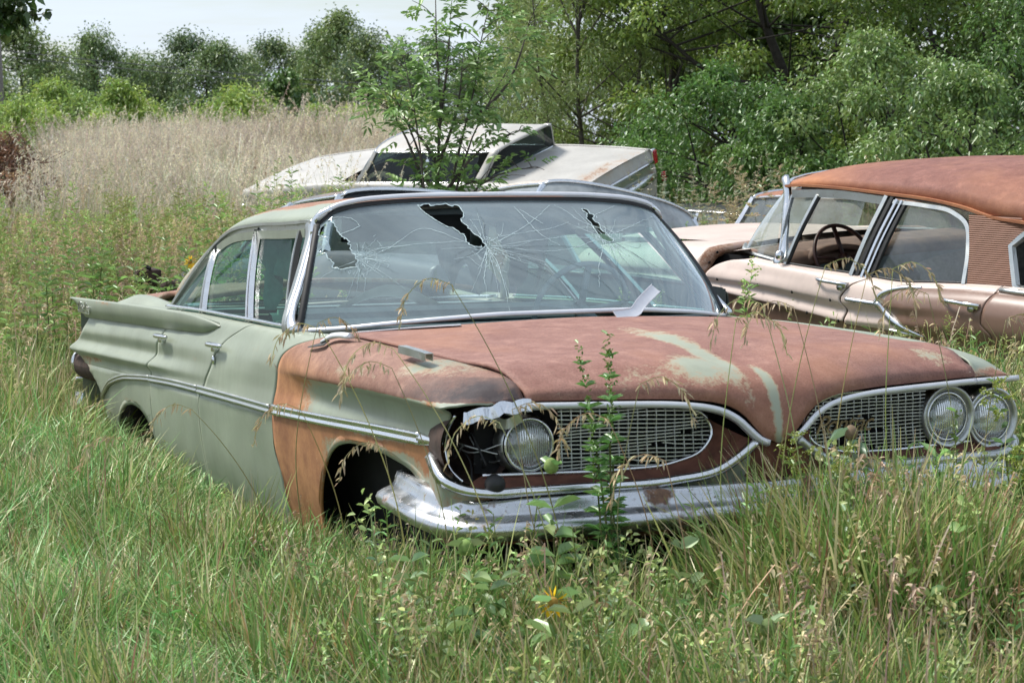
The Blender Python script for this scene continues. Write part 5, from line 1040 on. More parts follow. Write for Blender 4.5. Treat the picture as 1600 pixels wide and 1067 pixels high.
def seedheads(n, rs, spread, h, col, lean=.2, hl=.14):
    """thin stems with a nodding panicle of little spikelets"""
    out = []
    for k in range(n):
        b = np.array([rs.normal(0, spread), rs.normal(0, spread), 0]); a = rs.uniform(0, 6.28); H = h*rs.uniform(.75, 1.15); L = lean*rs.uniform(.4, 1.5)
        t = np.linspace(0, 1, 7); p = np.stack([b[0]+np.cos(a)*L*H*t**2, b[1]+np.sin(a)*L*H*t**2, H*t*(1-.12*t*t*L*2)], 1); s = np.array([-math.sin(a), math.cos(a), 0])*.0016
        v = np.stack([p-s, p+s], 1).reshape(-1, 3); q = np.array([[2*i, 2*i+1, 2*i+3, 2*i+2] for i in range(6)]); c = jitcol(col, 1, rs, .15); out.append((v, q, np.repeat(c, len(v), 0)))
        m = 12; tt = rs.uniform(.78, 1.0, m); pos = np.stack([np.interp(tt, t, p[:, j]) for j in range(3)], 1); dd = rs.normal(0, .5, (m, 3)); dd[:, :2] += np.array([math.cos(a), math.sin(a)])*.6; dd[:, 2] += .2
        out.append(leaves(pos, dd, hl*.35, .008, jitcol(np.array(col)*1.15, m, rs, .15, .04), rs, .1, .6))
    return stack(out)
def leafystem(rs, h, n, L, Wd, col, lean=.1, tip=None):
    a = rs.uniform(0, 6.28); t = np.linspace(0, 1, 7); p = np.stack([math.cos(a)*lean*h*t**1.6, math.sin(a)*lean*h*t**1.6, h*t], 1); out = []
    for s in (np.array([1., 0, 0]), np.array([0, 1., 0])):
        w = .0035*(1-.6*t)[:, None]; v = np.stack([p-s*w, p+s*w], 1).reshape(-1, 3); out.append((v, np.array([[2*i, 2*i+1, 2*i+3, 2*i+2] for i in range(6)]), np.repeat(np.array([col])*np.array([[1.1, .85, .8]]), len(v), 0)))
    tt = np.linspace(.12, .99, n)+rs.uniform(-.01, .01, n); pos = np.stack([np.interp(tt, t, p[:, j]) for j in range(3)], 1); ph = np.arange(n)*2.4+rs.normal(0, .3, n); el = .25+.65*tt
    d = np.stack([np.cos(ph), np.sin(ph), el], 1); sz = (1-.55*np.abs(tt-.45)*1.6)
    out.append(leaves(pos, d, L*sz, Wd*sz, jitcol(col, n, rs, .14, .06), rs, .22, .35))
    if tip is not None:
        m = 26; pos = p[-1]+np.stack([rs.normal(0, .02, m), rs.normal(0, .02, m), rs.uniform(-.10, .04, m)], 1); out.append(leaves(pos, rs.normal(0, 1, (m, 3))+np.array([0, 0, .8]), .022, .012, jitcol(tip, m, rs, .15, .05), rs))
    return stack(out)
def scatter(name, label, cat, protos, mat, pos, rot, scl, idx):
    cl = bpy.data.collections.new(name+'_kinds')
    for i, (v, q, c) in enumerate(protos): cl.objects.link(bpy.data.objects.new('kind_%03d' % i, fastmesh('kind_%03d' % i, v, q, c, mat)))
    me = bpy.data.meshes.new(name); n = len(pos); me.vertices.add(n); me.vertices.foreach_set('co', np.asarray(pos, np.float32).ravel())
    for nm, tp, dat, key in (('rot', 'FLOAT_VECTOR', rot, 'vector'), ('scl', 'FLOAT_VECTOR', scl, 'vector'), ('idx', 'INT', idx, 'value')):
        a = me.attributes.new(nm, tp, 'POINT'); a.data.foreach_set(key, np.asarray(dat, np.int32 if tp == 'INT' else np.float32).ravel())
    me.update(); me.materials.append(mat); o = bpy.data.objects.new(name, me); COL.objects.link(o)
    g = bpy.data.node_groups.new(name, 'GeometryNodeTree'); g.interface.new_socket('Geometry', in_out='INPUT', socket_type='NodeSocketGeometry'); g.interface.new_socket('Geometry', in_out='OUTPUT', socket_type='NodeSocketGeometry')
    gi = g.nodes.new('NodeGroupInput'); go = g.nodes.new('NodeGroupOutput'); ip = g.nodes.new('GeometryNodeInstanceOnPoints'); ci = g.nodes.new('GeometryNodeCollectionInfo'); ci.inputs['Collection'].default_value = cl; ci.inputs['Separate Children'].default_value = True; ci.inputs['Reset Children'].default_value = True
    ip.inputs['Pick Instance'].default_value = True
    def at_(nm, t): a = g.nodes.new('GeometryNodeInputNamedAttribute'); a.data_type = t; a.inputs['Name'].default_value = nm; return [s for s in a.outputs if s.enabled][0]
    e2r = g.nodes.new('FunctionNodeEulerToRotation')
    for a, b in ((gi.outputs[0], ip.inputs['Points']), (ci.outputs[0], ip.inputs['Instance']), (at_('idx', 'INT'), ip.inputs['Instance Index']), (at_('rot', 'FLOAT_VECTOR'), e2r.inputs[0]), (e2r.outputs[0], ip.inputs['Rotation']), (at_('scl', 'FLOAT_VECTOR'), ip.inputs['Scale']), (ip.outputs[0], go.inputs[0])): g.links.new(a, b)
    md = o.modifiers.new('scatter', 'NODES'); md.node_group = g; tag(o, label, cat, kind='stuff'); return o
# ---- grass kinds
rg = np.random.RandomState(21)
GREEN = [(.17,.30,.065,.5), (.22,.36,.085,.3), (.34,.40,.12,.1), (.54,.46,.25,.1)]; LUSH = [(.15,.31,.085,.36), (.25,.43,.15,.34), (.38,.46,.17,.15), (.60,.53,.33,.15)]
MIXED = [(.16,.265,.065,.36), (.27,.35,.10,.26), (.43,.43,.16,.13), (.62,.52,.31,.20), (.36,.21,.11,.05)]; DRY = [(.58,.49,.31,.5), (.42,.33,.2,.3), (.28,.33,.11,.2)]; PINKG = [(.56,.48,.36,.40), (.48,.46,.30,.34), (.36,.42,.2,.26)]; MEAD = [(.27,.33,.10,.45), (.40,.41,.16,.3), (.57,.48,.28,.25)]
def multi(*a): return stack(a)
KINDS = []
for k in range(5): KINDS.append(blades(46, rg, .10, .31, .0085, .55, .85, LUSH, segs=5, wind=(.10, -.12)))                        # 0-4 lush bent
for k in range(6): KINDS.append(blades(44, rg, .09, .42, .0078, .32, .50, MIXED, segs=5, wind=(.05, .0)))                          # 5-10 upright mixed
for k in range(4): KINDS.append(multi(blades(36, rg, .12, .20, .0055, .95, .7, DRY), blades(16, rg, .10, .32, .008, .5, .8, MIXED)))  # 11-14 thatch
for k in range(5): KINDS.append(multi(blades(50, rg, .16, .55, .0085, .32, .5, MEAD), seedheads(4, rg, .08, .70, (.55,.44,.28), .2, .09)))  # 15-19 meadow with seed heads
for k in range(5): KINDS.append(multi(blades(80, rg, .24, .85, .0055, .26, .35, PINKG, wind=(.12, .10)), seedheads(26, rg, .18, 1.0, (.63,.55,.44), .28, .085)))   # 20-24 pale tall grass
for k in range(4): KINDS.append(leafystem(rg, .46, 26, .075, .013, (.20,.32,.10)))                                                 # 25-28 small leafy weeds
for k in range(4): KINDS.append(stack([leafystem(rg, rg.uniform(.6, .95), 36, .12, .018, (.34,.45,.15), .15, (.42,.47,.16)) for _ in range(2)]))  # 29-32 tall leafy weeds
for k in range(3): KINDS.append(leafystem(rg, .38, 24, .042, .010, (.29,.38,.20), .1, (.42,.47,.18)))                              # 33-35 grey-green ragweed
for k in range(3): KINDS.append(multi(blades(70, rg, .20, .36, .010, .5, .8, GREEN+[] if False else MEAD)))                        # 36-38 coarse mid-field grass
for k in range(3): KINDS.append(stack([leafystem(rg, rg.uniform(.5, .85), 30, .10, .018, (.34,.42,.15), .2) for _ in range(2)]+[blades(36, rg, .18, .5, .008, .3, .5, MEAD)]))   # 39-41 mid-field weeds
for k in range(3): KINDS.append(multi(seedheads(6, rg, .07, .50, (.46,.37,.22), .25, .055), blades(14, rg, .08, .30, .006, .5, .6, DRY)))   # 42-44 dry stems with small heads
KH = [.31]*5+[.42]*6+[.32]*4+[.66]*5+[1.0]*5+[.46]*4+[.8]*4+[.38]*3+[.36]*3+[.6]*3+[.50]*3
VU = [-200, 0, 100, 200, 330, 440, 560, 640, 720, 1150, 1190, 1300, 1450, 1500, 1560, 1600, 1800]; VV = [520, 545, 600, 665, 735, 775, 795, 826, 826, 792, 730, 715, 712, 735, 760, 765, 760]
CD = lambda u: np.interp(u, [100, 240, 440, 690, 1200, 1600], [10.3, 8.8, 7.0, 5.5, 5.72, 6.2])      # how far the green car is, going along it
def cap(u, d, idx, sc):
    """grass is shorter where the cars are seen over it"""
    v = np.where((d < CD(u)+.1) & (u > 90), np.interp(u, VU, VV), 0.); v = np.where((d > 12) & (d < 24.5) & (u > 440) & (u < 1050), 292, v); v = np.where((d > 9) & (d < 21) & (u > 1050), 372, v)
    v = np.where((d > 6.2) & (d < 10.4) & (u > 1040), 520, v); v = np.where((d > 18) & (d < 28.5) & (u < 110), 262, v); v = np.where((d > 8.5) & (d < 13) & (u < 330) & (d > CD(u)), 415, v)
    h = np.where(v > 0, 1.48-d*(v-226)/3018, 9.); k = np.array(KH)[idx]; lim = np.clip(h/(k*1.12), .22, 9)*rg.choice([1., 1., 1., 1., .8, 1.12], len(u)); return np.minimum(sc, lim)
FOOT = []    # car outlines on the ground, kept clear
def foot(m, off, x0, x1, y0, y1): FOOT.append((np.array(m.inverted()), np.array(off), x0, x1, y0, y1))
foot(CARM, G0, -4.40, .96, -.96, .96)
for o in list(COL.objects):
    if o.type == 'EMPTY' and o.get('category') == 'car' and o is not car: foot(o.matrix_world, (0, 0, 0), -4.5, .95, -.95, .95)
def clear(P):
    ok = np.ones(len(P), bool)
    for mi_, off, x0, x1, y0, y1 in FOOT: q = P@mi_[:3, :3].T+mi_[:3, 3]+off; ok &= ~((q[:, 0] > x0) & (q[:, 0] < x1) & (q[:, 1] > y0) & (q[:, 1] < y1))
    return ok
def field(n, d0, d1, rs, um=90, l0=None):
    d = np.sqrt(rs.uniform(d0**2, d1**2, n)); u = rs.uniform(-um, 1600+um, n); p = ch+fh*d[:, None]+rh*((u-800)/3018*d)[:, None]; return d, u, np.stack([p[:, 0], p[:, 1], hgt(p[:, 0], p[:, 1])], 1)
PN, PI, PS = [], [], []
def put(P, idx, sc, ok=None):
    sc = cap(u, d, np.asarray(idx), np.asarray(sc)); ok = clear(P) if ok is None else ok & clear(P); PN.append(P[ok]); PI.append(np.asarray(idx)[ok]); PS.append(np.asarray(sc)[ok])
ri = lambda a, b, n: rg.randint(a, b+1, n)
# front zone
d, u, P = field(6600, 3.9, 9.0, rg, 160); xl_ = 380+250*np.sin(d*1.3)*.2; left = u+rg.normal(0, 120, len(u)) < 560-(d-5.2)*30
patch = np.sin(P[:, 0]*2.3+1)*np.sin(P[:, 1]*2.9)+.5*np.sin(P[:, 0]*5.1+P[:, 1]*4.3)
r_ = rg.uniform(0, 1, len(u)); n_ = len(u)
il = np.where(r_ < .48+.25*(patch > .1), ri(0, 4, n_), np.where(r_ < .84, ri(11, 14, n_), np.where(r_ < .95, ri(5, 10, n_), np.where(r_ < .99, ri(33, 35, n_), ri(42, 44, n_)))))
ir = np.where(r_ < .56, ri(5, 10, n_), np.where(r_ < .73, ri(11, 14, n_), np.where(r_ < .79, ri(0, 4, n_), np.where(r_ < .86, ri(25, 28, n_), np.where(r_ < .965, ri(33, 35, n_), ri(42, 44, n_))))))
idx = np.where(left, il, ir)
sc = rg.uniform(.7, 1.1, len(u))*np.where(left, .85, .95+.38*sstep(1150, 1250, u)*sstep(4.9, 5.3, d)); sc = np.where((idx >= 25) & left, sc*.6, sc)
thin = ~((patch < -.75) & (rg.uniform(0, 1, n_) < .6)) & ~((np.sin(P[:, 0]*7.1)*np.sin(P[:, 1]*8.3+2) > .55) & (rg.uniform(0, 1, n_) < .55)); put(P, idx, sc, ok=thin)
# the rank upright grass that hides the bumper on the far side
d, u, P = field(900, 4.9, 5.75, rg, 20); ok_ = (u > 1165) & (u < 1640); d, u, P = d[ok_], u[ok_], P[ok_]; put(P, ri(5, 10, len(u)), rg.uniform(1.1, 1.6, len(u)))
# beside and behind the cars
d, u, P = field(9500, 9.0, 21, rg, 60); r_ = rg.uniform(0, 1, len(u)); near_ = d < 13
near_ = (d+rg.normal(0, 1., len(d)) < 12.5)
n_ = len(u)
inn = np.where(r_ < .36, ri(0, 4, n_), np.where(r_ < .62, ri(36, 38, n_), np.where(r_ < .90, ri(5, 10, n_), np.where(r_ < .96, ri(15, 19, n_), ri(29, 32, n_)))))
iff = np.where(r_ < .30, ri(15, 19, n_), np.where(r_ < .70, ri(36, 38, n_), np.where(r_ < .80, ri(29, 32, n_), np.where(r_ < .88, ri(39, 41, n_), ri(5, 10, n_)))))
idx = np.where(near_, inn, iff)
put(P, idx, rg.uniform(.7, 1.1, len(u))*np.where(u > 700, .8, 1.))
# the rising field
d, u, P = field(10500, 21, 64, rg, 40); r_ = rg.uniform(0, 1, len(u)); tall = sstep(26, 33, d+rg.normal(0, 2., len(d))) > .5
tall &= (u < 640+rg.normal(0, 20, len(u)))
idx = np.where(tall, np.where(r_ < .88, ri(20, 24, len(u)), np.where(r_ < .93, ri(39, 41, len(u)), ri(15, 19, len(u)))), np.where(r_ < .34, ri(15, 19, len(u)), np.where(r_ < .48, ri(39, 41, len(u)), np.where(r_ < .86, ri(36, 38, len(u)), np.where(u < 640, ri(20, 24, len(u)), ri(36, 38, len(u)))))))
hp = np.sin(P[:, 0]*.55+1)*np.sin(P[:, 1]*.7)+.6*np.sin(P[:, 0]*1.3+P[:, 1]*.9); idx = np.where(tall & (hp > .25) & (r_ < .6), ri(15, 19, len(u)), np.where(tall & (hp < -.35) & (r_ < .5), ri(39, 41, len(u)), idx))
idx = np.where((u < 110+rg.normal(0, 30, len(u))) & tall, ri(36, 38, len(u)), idx)
put(P, idx, rg.uniform(.75, 1.25, len(u))*np.where(d > 40, 1.2, 1.)*(1+.22*np.sin(P[:, 0]*.9+2)*np.sin(P[:, 1]*1.1)+.12*hp), ok=(u < 1000) | (d < 34))
Pn = np.vstack(PN); In = np.concatenate(PI); Sn = np.concatenate(PS); dd, _ = dl(Pn[:, 0], Pn[:, 1])
def field_obj(nm, lab, cat, sel, mat):
    ks = sorted(set(In[sel])); mp_ = {k: i for i, k in enumerate(ks)}; n = sel.sum(); rot = np.stack([rg.normal(0, .10, n), rg.normal(0, .10, n), rg.uniform(0, 6.28, n)], 1); s3 = np.repeat(Sn[sel][:, None], 3, 1)*np.stack([rg.uniform(.9, 1.2, n)]*2+[rg.uniform(.85, 1.15, n)], 1)
    return scatter(nm, lab, cat, [KINDS[k] for k in ks], mat, Pn[sel], rot, s3, [mp_[k] for k in In[sel]])
leafy = (In >= 25) & (In < 36) | ((In >= 39) & (In < 42)); pale = (In >= 20) & (In < 25)
field_obj('grass', 'green and straw coloured grass growing up round the derelict cars', 'grass', ~leafy & ~pale, BLADE)
field_obj('tall_grass', 'tall pale pinkish seed grass covering the rise behind the cars', 'tall grass', pale, BLADE)
field_obj('weeds', 'low leafy weeds mixed all through the grass', 'weeds', leafy, BLADE)
# ---- trees
def crown(name, clumps, leaf, wid, cols, rs, parent, per=1., mat=None, flat_=.0, droop=.3, sh=.42):
    """clumps: (centre, radii, leaf count)"""
    out = []
    for (c, r, n) in clumps:
        n = int(n*per); q = unit(rs.normal(0, 1, (n, 3)))*(rs.uniform(0, 1, (n, 1))**sh); q *= 1+.35*np.sin(q[:, :1]*7+c[0])*np.sin(q[:, 1:2]*6+c[1]); pos = np.asarray(c)+q*np.asarray(r)
        d = unit(q)*.7+rs.normal(0, .6, (n, 3)); d[:, 2] -= .15
        base = np.asarray(cols[rs.choice(len(cols))])*np.array([1.16, 1.06, .85]); out.append(leaves(pos, d, leaf*rs.uniform(.6, 1.25, n), wid*rs.uniform(.7, 1.2, n), jitcol(base, n, rs, .20, .06), rs, .2, droop))
    v, q, c = stack(out); me = fastmesh(name, v, q, c, mat or LEAF); o = bpy.data.objects.new(name, me); COL.objects.link(o); o.parent = parent; return o
def treeroot(name, label, p, group=None, cat='tree'):
    o = bpy.data.objects.new(name, None); COL.objects.link(o); o.location = p; return tag(o, label, cat, group)
def limbs(paths, mat, parent, name='trunk', n=14, sides=7):
    out = []
    for pts, r0, r1 in paths: out.append(sweep(path(pts, n), circ(1., sides), up=(.3, .9, .1), taper=np.linspace(r0, r1, n)))
    v, f = join(out); return mk(name, v, f, mat, parent)
def broad(label, u, d, H, Wd, rs, cols, nl=6000, leaf=.22, wid=.13, group=None, trunk=.16, base=.25, mat=DBARK, name='tree', cat='tree', kc=26, shape=1., sc_=1.15):
    """tree with a tapered trunk, forking limbs and a crown of separate clumps"""
    p = spot(u, d); o = treeroot(name, label, p, group, cat); paths = []; cl = []
    tl = [(0, 0, -.3), (rs.normal(0, .04)*H, rs.normal(0, .04)*H, H*.3), (rs.normal(0, .05)*H, rs.normal(0, .05)*H, H*.62), (rs.normal(0, .05)*H, rs.normal(0, .05)*H, H*.88)]; paths.append((tl, trunk, trunk*.15)); T = path(tl, 20)
    for k in range(kc):
        t = base+(1-base)*rs.uniform(0, 1)**.85; z = H*t; a = rs.uniform(0, 6.28); prof_ = math.sin(min(1, (t-base)/(1-base)*.93+.07)*math.pi)**.55*(1-.35*(t > .8)); r = Wd/2*prof_*rs.uniform(.35, 1.)*shape
        c = np.array([math.cos(a)*r, math.sin(a)*r, z]); s = Wd*rs.uniform(.085, .19)*sc_; cl.append((c, (s, s, s*.72), nl/kc*rs.uniform(.7, 1.3)))
        if k % 2 == 0: b = T[int(np.clip((z-.25*r)/H/.88*19, 2, 19))]; paths.append(([b, (b+c)/2+np.array([0, 0, -.04*H]), c], trunk*.28, trunk*.06))
    cl.append((np.array([T[-1][0], T[-1][1], H*.93]), (Wd*.14, Wd*.14, H*.08), nl/kc))
    limbs(paths, mat, o); crown('crown', cl, leaf, wid, cols, rs, o, sh=.62); return o
rt_ = np.random.RandomState(33)
FAR = [(.125,.20,.095), (.15,.235,.10), (.18,.26,.10), (.11,.175,.10)]; BUSH = [(.27,.40,.11), (.32,.45,.12), (.23,.36,.11)]; MID = [(.085,.17,.05), (.11,.21,.06), (.14,.24,.075)]  # FAR greens are paled and blued to paint in distance haze
# far tree row: u, distance, height, width, tint
rows = [(-40,150,9.6,7.5), (40,140,9.8,7.0), (92,160,9.2,5.5), (150,170,10.6,4.6), (172,165,10.5,6.0), (222,170,9.6,6.4), (262,175,8.8,5.0), (306,165,10.2,6.2), (352,160,10.0,6.6), (398,175,9.2,5.0), (440,170,9.8,6.4), (486,178,10.0,5.2), (522,160,10.6,4.8), (545,155,10.8,6.4), (584,150,10.0,6.4), (632,165,9.4,6), (690,170,9.4,7), (760,170,9.2,8), (840,160,9.8,9)]
LBL = ['dark tree at the left edge beyond the utility pole', 'tall dark tree directly behind the utility pole', 'round dark tree just right of the utility pole', 'pointed dark evergreen sticking up in the far row', 'dense dark tree beside the pointed evergreen', 'broad dark tree left of the gap in the far row', 'lower thin tree closing the gap in the far row', 'flat topped dark tree right of the gap in the far row', 'tall rounded tree beside the flat topped one', 'low ragged tree under the bare twigs in the far row', 'tree with yellowish crown right of the ragged one', 'narrow dark tree before the tallest of the far row', 'slim tree leaning on the tallest of the far row', 'tallest dark tree of the far row, left of the sapling', 'dark tree half behind the left edge of the sapling', 'dark tree seen through the left leaves of the sapling', 'tree seen low through the middle of the sapling', 'tree far behind the right leaves of the sapling', 'dark tree far back between the sapling and the near trees']
for i, (u_, d_, H, w_) in enumerate(rows):
    if i == 3: # conifer
        o = treeroot('pine_tree', LBL[i], spot(u_, d_), 'trees along the far edge of the field'); limbs([([(0, 0, -.2), (0, 0, H*.5), (0, 0, H)], .15, .02)], DBARK, o)
        crown('crown', [(np.array([rt_.normal(0, .1), rt_.normal(0, .1), H*t]), (w_*.42*(1.04-t)+.15,)*2+(H*.05,), 260) for t in np.linspace(.25, 1, 16)], .45, .16, [(.022,.042,.024)], rt_, o)
    else: broad(LBL[i], u_, d_, H*(1+.06*math.sin(i*2.1)), w_*1.45, rt_, [FAR[i % 4], FAR[(i+1) % 4]], 9500, .27, .15, 'trees along the far edge of the field', .2, .02, kc=70)
# lighter bushes at the foot of the row
bl = [(30,84,3.5,5.2,'pale green bush at the left edge above the brush pile'), (95,92,4.5,4.4,'tallest pale green bush, right of the utility pole'), (135,84,3.9,4.0,'feathery pale bush left of the spiky one'), (200,80,4.0,3.4,'spiky bright green bush of upright shoots'), (245,90,3.0,3.8,'low yellowish green bush right of the spiky shoots'), (300,92,2.5,3.8,'lowest pale bush in the middle of the row'), (385,84,3.5,5.2,'wide rounded bush in the middle of the pale row'), (455,104,5.1,3.4,'rounded mid green tree standing among the pale bushes'), (505,88,2.9,2.8,'small pale bush right of the rounded mid green tree'), (560,86,2.6,3.6,'yellow green bush left behind the sapling'), (622,86,3.3,3.4,'pale bush low behind the sapling'), (-20,80,3.0,4,'pale bush cut by the left edge of the view')]
for i, (u_, d_, H, w_, lb) in enumerate(bl): broad(lb, u_, d_, H, w_*1.1, rt_, BUSH if i != 7 else MID, 6000, .21, .07 if i != 7 else .15, 'bushes in front of the far trees', .05, .02, kc=34, name='bush', cat='bush')
# near trees on the right
NEAR = [(.17,.265,.062), (.215,.325,.08), (.13,.21,.05), (.25,.36,.10)]
def neartree(label, u, d, H, Wd, n, trunkpts, cols, seed, leaf=.085, wid=.045, zb=.3, kc=70, lo=.1, name='tree', cat='tree', bark=DBARK, lean=(0, 0), hollow=.35, group='trees along the right side', depth=1.):
    rs = np.random.RandomState(seed); p = spot(u, d); o = treeroot(name, label, p, group, cat); R3 = lambda l, f, z: np.array([rh[0]*l+fh[0]*f, rh[1]*l+fh[1]*f, z])
    paths = [([R3(*q) for q in pts], r0, r1) for pts, r0, r1 in trunkpts]; cl = []
    ends = [path([R3(*q) for q in pts], 20) for pts, _, _ in trunkpts]
    for k in range(kc):
        z = H*(lo+(1-lo)*rs.uniform(0, 1)); t = z/H; r = Wd/2*(hollow+(1-hollow)*rs.uniform(0, 1)**.5)*(math.sin(min(1, .15+t*.9)*math.pi)**.5 if t > .55 else 1-.25*(1-t)); a = rs.uniform(0, 6.28)
        c = R3(math.cos(a)*r, math.sin(a)*r*depth, z)+R3(lean[0]*t, lean[1]*t, 0); s = rs.uniform(.30, .62)*(1 if H > 3 else .7); cl.append((c, (s*1.2, s*1.2, s*.7), 1.25*n/kc*rs.uniform(.6, 1.4)))
        if k % 2 == 0: e = ends[k % len(ends)]; b = e[int(np.clip(z/max(e[-1][2], .5)*14, 3, 19))]; paths.append(([b, (b+c)/2+np.array([0, 0, .1*rs.normal()]), c], .022, .006))
    limbs(paths, bark, o); crown('crown', cl, leaf, wid, cols, rs, o); return o
neartree('large spreading tree whose dark forked trunk shows above the rust roofed car', 1245, 33, 8.0, 7.6, 34000, [([(0,0,-.3),(.1,0,1.2),(-.05,0,2.2),(-.5,.2,3.6),(-.9,0,6)], .14, .03), ([(.02,0,1.6),(.45,.1,2.3),(.9,.1,3.4),(1.4,.2,5)], .08, .02), ([(-.05,0,1.9),(-.7,0,2.35),(-1.5,.1,2.7),(-2.3,.2,3.4)], .08, .02)], NEAR[:3], 5, lo=.22, kc=110)
neartree('leafy tree filling the upper right corner of the view', 1530, 31, 7.5, 5.8, 26000, [([(0,0,-.3),(.1,0,1.5),(.3,0,3),(.2,.3,6)], .16, .03), ([(.05,0,1.),(-.5,.1,2.2),(-.9,.1,4)], .09, .02)], [NEAR[1], NEAR[2], NEAR[0]], 6, lo=.05, kc=90)
neartree('tall dark tree behind the white sedan, left of the forked trunk', 1065, 36, 8.5, 5.2, 26000, [([(0,0,-.3),(-.1,0,2),(.1,0,4.5),(.2,.2,7)], .15, .03), ([(0,0,1.4),(.6,0,2.6),(1.,.1,4.2)], .08, .02)], [NEAR[0], NEAR[2], NEAR[1]], 7, lo=.06, kc=90)
WILLOW = [(.22,.31,.13), (.26,.35,.16), (.19,.275,.115)]
neartree('airy pale willow with several thin grey trunks behind the white sedan', 905, 34, 5.6, 3.3, 11500, [([(.05,0,-.2),(.12,0,1.2),(.05,0,2.4),(.15,0,4.2)], .06, .02), ([(.5,0,-.2),(.75,0,1.0),(1.05,.1,2.0),(1.2,.1,3.2)], .075, .02), ([(.75,0,-.2),(1.15,0,1.0),(1.6,.1,2.1),(1.9,.1,2.8)], .07, .02), ([(-.2,0,0),(-.35,0,1.3),(-.6,0,2.6),(-.7,0,4)], .035, .01)], WILLOW, 8, leaf=.11, wid=.022, bark=BARK, lo=.12, kc=80, hollow=.1)
neartree('pale willow shrub between the sapling and the airy willow', 842, 38, 4.2, 2.6, 7000, [([(0,0,-.2),(-.1,0,1),(.1,0,2.4)], .04, .01), ([(.1,0,0),(.35,0,1.2),(.5,0,2.6)], .03, .01)], WILLOW, 18, leaf=.11, wid=.022, bark=BARK, lo=.05, kc=60, hollow=.1)
SH = [(1368,27,2.85,3.0,'rounded grey green shrub in front of the forked trunk',[(.20,.31,.12),(.17,.28,.10)],9), (1130,28.5,2.5,3.2,'dark bushy shrub right of the white sedan trunk',[(.095,.20,.055),(.125,.25,.07)],10), (1500,25,2.3,2.8,'low grey green shrub above the rust roof, right of the rounded one',[(.18,.29,.105),(.14,.245,.085)],11), (1235,27,1.9,2.2,'small shrub just behind the front of the rust roof',[(.14,.26,.08),(.105,.21,.065)],12), (1015,31,1.7,2.6,'low dark shrub behind the red tail lights',[(.10,.205,.065),(.125,.245,.07)],13), (1600,28,3.6,3.0,'dark shrub at the right edge of the view',[(.10,.20,.06),(.135,.25,.08)],14)]
for u_, d_, H, w_, lb, cs, sd_ in SH: neartree(lb, u_, d_, H, w_, 9000, [([(0,0,-.1),(.1,0,.6),(.2,0,H*.7)], .03, .01), ([(0,0,0),(-.2,0,.6),(-.5,0,H*.7)], .025, .01)], cs, sd_, leaf=.075, wid=.036, lo=.02, kc=50, name='shrub', cat='shrub', group='shrubs under the right hand trees', hollow=.25)
# deep wood behind them, so that gaps read dark green
for i, (u_, d_, H, w_) in enumerate([(1000,46,9,7), (1150,48,9.5,7.5), (1300,47,9,7.5), (1440,45,9.5,7), (1590,44,9.5,7.5), (1710,42,9,7)]):
    broad(['dark tree deep behind the airy willow', 'dark tree deep behind the tall dark one', 'dark tree deep behind the forked trunk', 'dark tree deep behind the rounded shrub', 'dark tree deep behind the upper right tree', 'dark tree deep at the right edge'][i], u_, d_, H, w_, rt_, [(.085,.15,.045), (.11,.19,.055)], 12000, .20, .12, 'trees deep in the right hand wood', .18, .03, kc=46)
